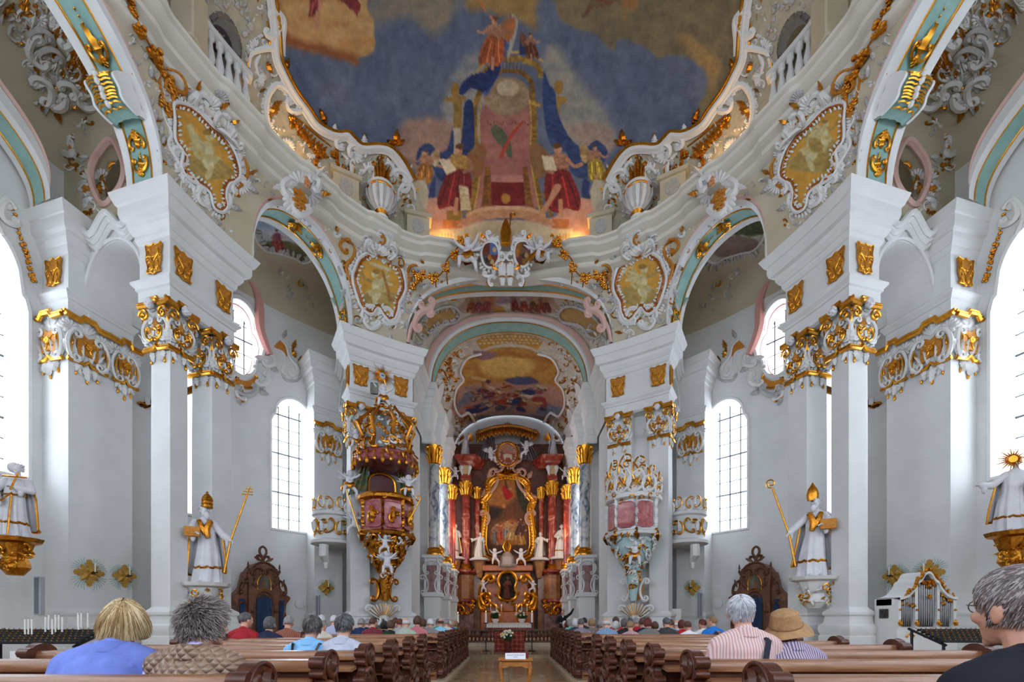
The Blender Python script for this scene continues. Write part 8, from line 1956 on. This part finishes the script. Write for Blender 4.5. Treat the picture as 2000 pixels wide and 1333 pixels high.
# ================================================================ CHOIR ORGAN
def organ():
 x0,x1,y0,y1=8.32,9.56,9.55,10.15;T=thing('positive_organ','white chest organ with silver pipes and gilt carving by the right wall','organ',((x0+x1)/2,y0,0));S=Plane((x0,y0,0),(1,0,0),(0,0,1))
 b=MB();b.box((x0,y0+.1,0),(x1,y1,1.75));b.box((x0-.03,y0-.02,0),(x1+.03,y1,1.1));b.build('case',WHITE,T,smooth=0)
 top=crom([(0,1.74),(.2,1.8),(.36,1.98),(.4,2.08),(.48,2.14),(.55,2.26),(.62,2.3),(.69,2.26),(.76,2.14),(.84,2.08),(.88,1.98),(1.04,1.8),(1.24,1.74)],3);b=MB();b.prism([S(x,z,-.55)for x,z in[(0,1.6)]+top+[(1.24,1.6)]],V((0,-.4,0)));b.loft([[S(x,z+dz,h)for x,z in top]for dz,h in((-.05,.0),(-.03,.06),(.02,.07),(.03,-.55))],closed=False);b.build('roof',WHITE,T,smooth=30)
 b=MB();b.prism([S(x,z,-.09)for x,z in[(.03,1.14),(.03,1.7),(.38,1.95),(.45,2.1),(.62,2.22),(.79,2.1),(.86,1.95),(1.2,1.7),(1.2,1.14)]],V((0,-.01,0)));b.build('interior_shade_sheet',DARK,T,smooth=0)  # dark sheet on the case stands in for the shade behind the pipes
 for x in(.0,.36,.83,1.18):b=MB();b.box((x0+x,y0-.02,1.1),(x0+x+.06,y0+.1,1.72 if x in(0,1.18)else 2.02));b.build('stile',WHITE,T,smooth=0)
 PIPE=mat('tin_pipe',(176,176,178),.3,.9)
 for xa,xb,n,za,zb in((.08,.34,6,1.62,1.86),(.44,.82,8,2.0,2.06),(.91,1.16,6,1.86,1.62)):
  for i in range(n):
   t_=(i+.5)/n;x=xa+(xb-xa)*t_;z1=za+(zb-za)*t_+(.1*sin(pi*t_)if n==8 else 0);zm=1.36+.05*(i%3);b=MB();r=(xb-xa)/n*.45
   b.lathe([(r*.3,1.16),(r,zm),(r,z1),(0,z1)],(x0+x,y0+.04,0),10);b.build('pipe',PIPE,T)
 g=MB()
 for(x,z)in cum(top[3:-3],.06):leaf(g,S,(x,z+.03),pi/2+R_(.7),.1,.035,lift=.06)
 for k in range(26):x=.62+R_(.17);leaf(g,S,(x,2.1+R_(.06)-abs(x-.62)*.4),random.uniform(0,6),.09,.03,lift=.03)
 for xa in(.2,1.04):
  for k in range(9):leaf(g,S,(xa+R_(.13),1.74+(R_(.13)if xa<.5 else R_(.13))),-1.2,.09,.03,lift=.03)
 for x in(.03,.39,.86,1.21):rosette(g,S,(x,1.2),.05,5,.03);leaf(g,S,(x,1.15),pi/2,.14,.05,lift=.03);rosette(g,S,(x,1.5),.03,4,.03)
 rosette(g,S,(.62,1.78),.05,8,.06)
 for x in(.25,.62,.98):scroll(g,S,(x-.08,.95),(x+.08,.95),.3,.014,lift=.02);leaf(g,S,(x,.93),pi/2,.06,.03,lift=.02)
 g.build('gilt_carving',GOLD,T);b=MB()
 for k in range(-9,10):
  c_=k*.04
  for sg in(1,-1):
   q=[(y,y*sg+c_+(1.4 if sg>0 else 1.4))for y in[-.18+.36*i/12 for i in range(13)]];q=[(y,z)for y,z in q if 1.3<z<1.54 and abs(y)<.13]
   if len(q)>1:b.tube([(x0-.012,y0+.34+q[0][0],q[0][1]),(x0-.012,y0+.34+q[-1][0],q[-1][1])],.007,4)
 b.build('side_lattice',BLACK,T)
organ()
# ================================================================ VOTIVE RACKS
def rack(x0,x1,d,lab,ncand,seed):
 R=random.Random(seed);T=thing('votive_rack',lab,'candle rack',((x0+x1)/2,d,0));rows=6;n=int(abs(x1-x0)/.075)
 f=lambda k:(d+.085*k,.985+.028*k)
 for k in range(rows):y,z=f(k);b=MB();b.box((x0+.02*k,y,z),(x1-.02*k,y+.07,z+.035));b.build('tier',BLACK,T,smooth=0)
 b=MB()
 for x in(x0+.03,x1-.03):b.tube([(x,d,.95),(x,d+.55,1.16)],.02,6);b.tube([(x,d+.03,0),(x,d+.03,.96)],.018,6);b.tube([(x,d+.5,0),(x,d+.5,1.14)],.018,6)
 b.build('frame',BLACK,T)
 c=MB()
 for k in range(rows):
  y,z=f(k)
  for i in range(n):c.lathe([(.006,0),(.009,.016),(0,.016)],(x0+.05+(x1-x0-.1)*i/n,y+.03,z+.035),6)
 c.build('cups',GOLD,T)['kind']='stuff';b=MB();b.box(((x0+x1)/2,d-.05,.8),((x0+x1)/2+.22,d-.04,.9));b.build('notice_card',STUC,T,smooth=0)
 for i in range(ncand):
  k=R.choice((2,3,4,5));y,z=f(k);x=x0+abs(x1-x0)*(.45+.4*i/max(1,ncand));t=thing('candle','thin white votive candle standing in the black rack by the left wall','candle',(x,y+.025,z+.06),'votive candles');b=MB();b.lathe([(.009,0),(.009,.2),(0,.2)],(x,y+.025,z+.06),6);b.build('wax',CANDLE,t);b=MB();b.tube([(x,y+.025,z+.25),(x,y+.025,z+.275)],.003,4);b.build('wick',BLACK,t)
rack(-7.0,-5.45,5.6,'black iron votive candle rack by the left wall',14,2);rack(5.75,7.2,5.9,'black iron votive candle rack by the right wall',0,3)
# ================================================================ TABLE WITH COLLECTION SIGN
def table():
 d=7.35;w=.29;zt=.62;T=thing('small_table','honey coloured table with curved legs in the middle of the aisle','table',(.1,d,0));c=.1
 b=MB();b.cbox((c,d+.2,zt),(w*2,.44,.03),.008);b.build('table_top',WOODL,T);b=MB();ap=crom([(-.23,.6),(-.23,.5),(-.16,.49),(-.1,.52),(0,.51),(.1,.52),(.16,.49),(.23,.5),(.23,.6)],3)
 b.prism([V((c+x,d+.02,z))for x,z in ap],V((0,.02,0)));b.box((c-.23,d+.34,.5),(c+.23,d+.36,.6));b.build('apron',WOODL,T)
 for sx in(-1,1):
  for y in(d+.03,d+.36):b=MB();b.tube([(c+sx*.23,y,.6),(c+sx*.245,y,.5),(c+sx*.225,y,.3),(c+sx*.215,y,.12),(c+sx*.24,y,0)],[.03,.034,.024,.018,.024],8);b.build('leg',WOODL,T)
 t=thing('collection_sign','folded white card with black lettering on the small table','sign',(c,d+.02,zt+.015));b=MB();b.prism([V((c-.17,d+.04,zt+.015)),V((c-.17,d+.075,zt+.115)),V((c-.17,d+.11,zt+.015))],V((.34,0,0)));b.build('card',mat('white_card',(238,238,242),.8),t,smooth=0)
 for k,(tx,sz)in enumerate((('Spende für die Wieskirche',.0265),('Danke',.0265))):
  cu=bpy.data.curves.new('lettering','FONT');cu.body=tx;cu.size=sz;cu.align_x='CENTER';cu.extrude=.0004;o=bpy.data.objects.new('lettering',cu);COL.objects.link(o);o.parent=t;o.location=(0,.0185+.0355*(.6-.32*k),.06-.032*k);o.rotation_euler=(radians(70.7),0,0);cu.materials.append(BLACK);dg=bpy.context.evaluated_depsgraph_get();me=bpy.data.meshes.new_from_object(o.evaluated_get(dg));q_=bpy.data.objects.new('lettering',me);COL.objects.link(q_);q_.parent=t;q_.location=o.location;q_.rotation_euler=o.rotation_euler;bpy.data.objects.remove(o)
 t=thing('collection_box','flat dark red box lying behind the white card','box',(c+.07,d+.3,zt+.015));b=MB();b.cbox((c+.07,d+.28,zt+.06),(.3,.16,.09),.012);b.build('box',mat('red_leather',(130,24,34),.5),t);b=MB();b.cbox((c+.07,d+.28,zt+.1),(.31,.17,.02),.006);b.build('lid',mat('red_leather',(130,24,34)),t)
table()
def guide():
 d=18.6;p=at(1099,1192,d);k=(p.z-.12)/1.76;T=thing('person','standing guide in black with one arm raised before the altar','person',(p.x,d,.12));T.rotation_euler=(0,0,pi);T.scale=(k,k,k)
 b,s=MB(),MB()
 for m,g in((b,0),(s,.014)):
  m.ell((0,0,1.0),(.17+g,.12+g,.16));m.ell((0,0,1.25),(.18+g,.12+g,.2));cap(m,[(-.15,0,1.42),(.15,0,1.42)],.062+g)
  for ar in(((-.17,0,1.42),(-.38,.05,1.6),(-.52,.08,1.86)),((.18,0,1.4),(.3,.02,1.16),(.12,.28,1.14))):ar=[V(q)for q in ar];cap(m,ar if not g else[ar[0],ar[1],ar[1].lerp(ar[2],.8)],[.058+g,.046+g,(.03 if not g else .042)])
  for sx in(-1,1):cap(m,[(sx*.09,0,.92),(sx*.1,.02,.5),(sx*.1,0,.08)],[.09+g,.065+g,.042+g])
 cap(b,[(0,0,1.42),(0,.02,1.54)],[.06,.054]);head_prims(b,(0,.03,1.64),.1);hand_prims(b,(-.52,.08,1.86),(-.2,.05,1),(0,1,0),1,.3,-1);hand_prims(b,(.12,.28,1.14),(-.8,.4,0),(0,0,1),1,.5,1)
 for sx in(-1,1):b.ell((sx*.1,.06,.04),(.045,.12,.04))
 put('body',remesh(b,.013,2),SKIN,T);put('suit',remesh(s,.016,2),mat('black_cloth',(26,26,30),.9),T);put('hair',hair_mesh('short',3),HAIRM['darkgrey'],T,(0,.03,1.64),.1)
 b=MB();b.ell((0,.1,1.44),(.04,.03,.05));kid(T,'white_collar',b,STUC)
guide()
T=thing('notice_board','white notice board standing behind the loge pillar','notice board',(5.72,15.25,.12));b=MB();a_=at(1321,1204,15.25);b.cbox(a_,(.32,.04,.5),.01);b.build('board',STUC,T);b=MB();b.tube([a_+V((0,.03,-.2)),V((a_.x,a_.y+.03,.12))],.02,6);b.build('post',BLACK,T)
for px,sd in((586,'left'),(1402,'right')):
 p_,n_=S_WALL.hit(px,1180);T=thing('wall_rosette','small round plaster disc on the bare %s wall beside the confessional'%sd,'disc',p_);b=MB();Q=n_.to_track_quat('Z','Y').to_matrix();b.lathe([(.19,0),(.19,.05),(.15,.07),(0,.07)],p_,20,Q);b.build('disc',WHITE,T)
putto(S_ARMS(912,512,.22),1.12,0,'white putto with gilt cloth left of the coat of arms',pi-.3,0,True);putto(S_ARMS(1056,510,.22),1.12,1,'white putto with gilt cloth steadying the right side of the coat of arms',pi+.3,0,True)
# ================================================================ THE NEAREST VISITORS
def strands(t,hc,yaw,style,m1,m2,n,seed,L=.06,rad=.0019):
 R=random.Random(seed);A,B=MB(),MB();Q=Matrix.Rotation(yaw,3,'Z')
 cut={'bob':-.35,'fluffy':-.62,'short':-.5}[style]
 k=0
 while k<n:
  d=V((R.gauss(0,1),R.gauss(0,1),R.gauss(0,1))).normalized()
  if d.z<cut or(d.y>.36+.32*max(0,d.z)and d.z<.74)or(style=='short' and d.y>.12 and d.z<-.1):continue
  k+=1;g={'bob':1.19,'fluffy':1.24,'short':1.1}[style]
  p=V((d.x*.078,d.y*.1,d.z*.1))*g;pts=[p.copy()];o=d.copy()
  whirl=V((.0,-.55,.83));dn=(d*d.dot(whirl)-whirl);dn=dn.normalized()if dn.length>.05 else V((1,0,0))
  LL=(.04+(d.z+.75)*.125)if style=='bob' else L*R.uniform(.7,1.3)
  for s in range(6):
   dn=(dn-d*dn.dot(d)).normalized()
   if style=='bob':f=dn*.8+V((0,0,-.55))+d*(.12 if d.z>-.2 else .02)+V((R.gauss(0,.07),R.gauss(0,.07),0))
   elif style=='fluffy':f=d*.55+dn*.7+V((R.gauss(0,.3),R.gauss(0,.3),R.gauss(0,.25)))
   else:f=dn*.95+d*.1+V((R.gauss(0,.12),R.gauss(0,.12),-.15))
   p=p+f.normalized()*LL/6;q=V((p.x/.078,p.y/.1,p.z/.1))
   if q.length<g and p.z>-.1:p=p*(g/q.length)
   d=V((p.x,p.y,p.z if p.z>-.05 else-.05*.3)).normalized();pts.append(p.copy())
  (A if R.random()<.6 else B).tube([Q@q+hc+V((0,-.004,.022))for q in pts],[rad*1.3]*3+[rad,rad,rad*.8,rad*.3],3,cap=False)
 kid(t,'hair',A,m1)['kind']='stuff';kid(t,'hair_highlight',B,m2)['kind']='stuff'
def glasses(t,hc,yaw):
 Q=Matrix.Rotation(yaw,3,'Z');g=MB();P=lambda x,y,z:hc+Q@V((x,y,z))
 for s in(-1,1):
  g.tube([P(s*(.034+.024*cos(a)),.093-.006*abs(cos(a)),.008+.017*sin(a))for a in[2*pi*i/16 for i in range(17)]],.0016,5);g.tube([P(s*.06,.09,.014),P(s*.078,.06,.012),P(s*.083,-.02,.008)],.002,5)
 g.tube([P(-.01,.096,.012),P(.01,.096,.012)],.0016,5);kid(t,'glasses',g,mat('gunmetal',(90,92,98),.3,.8))
def collar(t,m,lean,r=.074,z=1.05,h=.045):
 c=MB();n=28;y0=lean*.5-.012
 c.loft([[V((cos(a)*rr,y0+sin(a)*rr*1.02+.01,z+dz+.012*-sin(a)))for a in[2*pi*i/n for i in range(n)]]for rr,dz in((r,-.02),(r,h),(r+.008,h+.004),(r+.03,-.012),(r+.026,-.022))],cap=False);kid(t,'collar',c,m)
def near(px,top,d,m,label,style,hm,n,seed,yaw=0.0,lean=.12,wide=1.0,turn=0.0,L=.06,vox=.01,gl=False,col=True):
 p=at(px,top,d);s=max(.9,min(1.16,(p.z-.04)/1.335));t=thing('person',label,'person',(p.x,d-.05,.04));t.scale=(s,s,s);t.rotation_euler=(0,0,turn)
 b,sh=body_mesh(yaw+.001*seed,lean,'lap',wide,vox);hc=HC+V((0,lean*(HC.z-.55),0))
 put('body',b,SKIN,t);put('shirt',sh,m,t);put('trousers',TROU,DARKCLOTH,t)
 if style:
  me=hair_mesh({'bob':'bob','fluffy':'curly','short':'short'}[style],seed);o=put('hair_base',me,hm[0],t,hc,yaw);k_=.9 if style=='bob' else .97;o.scale=(k_,k_,k_)
  strands(t,hc,yaw,style,hm[0],hm[1],n,seed,L)
 if gl:glasses(t,hc,yaw)
 if col:collar(t,m,lean)
 return t,hc,lean
def hm(a,b):return(mat('lock_%d_%d_%d'%a,a,.55),mat('lock_%d_%d_%d'%b,b,.5))
near(203,1172,2.5,shirt((112,130,206)),'blond woman in a cornflower blue blouse, bent forward in the nearest left pews','bob',hm((168,134,88),(228,206,160)),3000,3,.45,.3,1.2,.2,.2)
t,hc,ln=near(383,1180,2.5,shirt((190,186,222)),'grey curly-haired woman in a quilted beige waistcoat and glasses','fluffy',hm((118,106,102),(160,148,142)),2600,5,-.55,.12,1.18,-.05,.05,gl=True,col=False)
m,nt,bb=new_mat('quilted_beige');bb.inputs['Base Color'].default_value=(*lin((160,130,108)),1);bb.inputs['Roughness'].default_value=.38
ws=[]
for r_ in(.8,-.8):
 w=node(nt,'ShaderNodeTexWave');w.bands_direction='X';w.wave_profile='SIN';w.inputs['Scale'].default_value=8;w.inputs['Distortion'].default_value=1.6;w.inputs['Detail'].default_value=1;w.inputs['Detail Scale'].default_value=.6;nt.links.new(coords(nt,rot=(0,r_,0)),w.inputs['Vector']);ws.append(w.outputs['Fac'])
mi=node(nt,'ShaderNodeMath');mi.operation='MULTIPLY';nt.links.new(ws[0],mi.inputs[0]);nt.links.new(ws[1],mi.inputs[1]);pw_=node(nt,'ShaderNodeMath');pw_.operation='POWER';pw_.inputs[1].default_value=.35;nt.links.new(mi.outputs[0],pw_.inputs[0]);bump(nt,bb,pw_.outputs[0],.8,.02)
v=MB();w_=1.18
for c,r in(((0,.0,.58),(.2,.155,.15)),((0,.02,.72),(.185,.14,.17)),((0,.035,.87),(.197,.14,.16)),((0,.03,.95),(.19,.125,.1))):v.ell((c[0],c[1],c[2]),(r[0]*w_,r[1],r[2]),16,9)
cap(v,[(-.17*w_,.04,.99),(-.07,.04,1.035),(.07,.04,1.035),(.17*w_,.04,.99)],.084);put('waistcoat',remesh(v,.012,3),m,t);collar(t,m,ln,.088,1.04,.06)
t,hc,ln=near(606,1203,4.3,shirt((126,178,220)),'man in a pale blue T-shirt with a small black backpack','short',hm((74,68,68),(118,110,108)),900,7,.3,.1,1.08,0,.035,.0125)
b=MB();b.loft([[V((x*f,-.15-y,z))for x,y in[(cos(a)*.1,.03+.035*sin(a))for a in[2*pi*i/14 for i in range(14)]]]for z,f in((.52,.8),(.56,1.05),(.72,1.05),(.8,.85),(.84,.4))]);kid(t,'backpack',b,mat('black_nylon',(44,38,40),.6))
b=MB()
for sx in(-1,1):b.tube([(sx*.05,-.16,.82),(sx*.1,-.125,.93),(sx*.13,-.04,1.06),(sx*.14,.06,1.04)],.012,6)
kid(t,'backpack_strap',b,BLACK)
near(669,1200,4.3,shirt((176,180,194)),'man with dark grey hair in a light grey T-shirt, near the left aisle end','short',hm((78,76,78),(128,126,126)),900,9,.1,.1,1.0,0,.035,.0125,True)
t,hc,ln=near(1453,1163,3.38,shirt((230,206,202),'stripe',(208,160,156)),'white-haired man in a pink shirt with a black shoulder strap','short',hm((182,182,186),(224,224,230)),1500,11,-.42,.08,1.05,0,.04)
b=MB();b.tube([(.1,.05,1.075),(.105,-.075,1.02),(.05,-.13,.88),(-.03,-.145,.72),(-.09,-.14,.58)],.02,6,flat=.35);kid(t,'shoulder_strap',b,mat('navy_webbing',(34,36,52),.8))
t,hc,ln=near(1545,1196,3.38,shirt((196,186,214),'stripe',(120,96,110)),'woman in a tan sun hat and lilac checked blouse',None,hm((120,100,90),(150,130,120)),0,13,-.3,.1,1.12,.05)
h=MB();HQ=Matrix.Rotation(-.3,3,'Y')@Matrix.Rotation(.25,3,'X')
n=40;h.loft([[hc+HQ@V((cos(a)*r*(1+(.05*sin(2*a+1)if r>.12 else 0)),sin(a)*r*1.08,z+(.02*sin(2*a)+.012*sin(3*a)if r>.12 else 0)))for a in[2*pi*i/n for i in range(n)]]for r,z in((.02,.145),(.06,.142),(.09,.122),(.1,.085),(.108,.03),(.112,.015),(.14,-.005),(.172,-.03),(.176,-.036),(.17,-.036),(.112,.0))],cap=True)
kid(t,'sun_hat',h,mat('tan_cotton',(168,126,86),.9,c2=(186,146,104),scale=30,bmp=.3))
b=MB();b.tube([hc+HQ@V((cos(a)*.111,sin(a)*.118,.02))for a in[2*pi*i/30 for i in range(31)]],.008,5);kid(t,'hat_band',b,mat('tan_band',(146,106,70),.9))
t,hc,ln=near(2008,1107,1.38,shirt((22,22,34)),'grey-haired man with glasses in a dark navy jacket, closest to the camera','short',hm((112,98,96),(172,160,160)),4200,17,.12,.06,1.04,-.1,.03,.008,True,False)
collar(t,shirt((22,22,34)),ln,.082,1.035,.05)
# ================================================================ CAMERA, DAYLIGHT, LAMPS
cam=bpy.data.cameras.new('camera');co_=bpy.data.objects.new('camera',cam);COL.objects.link(co_)
co_.location=(0,0,H);co_.rotation_euler=(pi/2,0,0)
cam.sensor_width=36;cam.lens=F*36/2000
cam.shift_x=(1000-CX)/2000;cam.shift_y=(CY-666.5)/2000
cam.clip_start=.05
SC.camera=co_
wd=bpy.data.worlds.new('sky');SC.world=wd;wd.use_nodes=True
wd.node_tree.nodes['Background'].inputs[0].default_value=(.75,.85,1,1);wd.node_tree.nodes['Background'].inputs[1].default_value=1.0
SC.view_settings.view_transform='Standard';SC.view_settings.look='None';SC.view_settings.exposure=0.45;SC.view_settings.gamma=1.0
try:SC.view_settings.use_curve_mapping=False
except Exception:pass
def lamp(name,loc,power,col=(255,190,110),size=.5,typ='AREA',rot=None,sy=None):
 l=bpy.data.lights.new(name,typ);l.energy=power;l.color=lin(col)
 if typ=='AREA':
  l.size=size
  if sy:l.shape='RECTANGLE';l.size_y=sy
 else:l.shadow_soft_size=size
 o=bpy.data.objects.new(name,l);COL.objects.link(o);o.location=loc
 if rot:o.rotation_euler=rot
 return o
SC.cycles.max_bounces=5;SC.cycles.diffuse_bounces=4;SC.cycles.glossy_bounces=2;SC.cycles.transmission_bounces=2
SC.cycles.sample_clamp_indirect=6.0;SC.cycles.caustics_reflective=False;SC.cycles.caustics_refractive=False
for sx in(-1,1):
 p=S_CEIL(CX+sx*128,470,.12);lamp('cove_lamp',(p.x,p.y,14.12),14,(255,196,100),.06,'POINT')
 p=S_CEIL(CX+sx*440,320,.14);lamp('cove_lamp',(p.x,p.y,14.0),20,(255,196,100),.06,'POINT')
 lamp('altar_lamp',(sx*2.3,23.6,6.0),60,(255,190,120),.3,'POINT')
SC.cycles.use_adaptive_sampling=True;SC.cycles.adaptive_threshold=.06;SC.cycles.adaptive_min_samples=10
SC.cycles.use_denoising=True
SC.cycles.time_limit=1150
LOOSE=('gilding','plume','rough_rim','gilt_ground','shell_rim','openwork','flower_drop','gilt_carving','acanthus','frame_carving','crown_carving','carving','gilt_scrolls','rocaille_rim')
for o in bpy.data.objects:
 if o.parent and o.name.split('.')[0]in LOOSE:o['kind']='stuff'
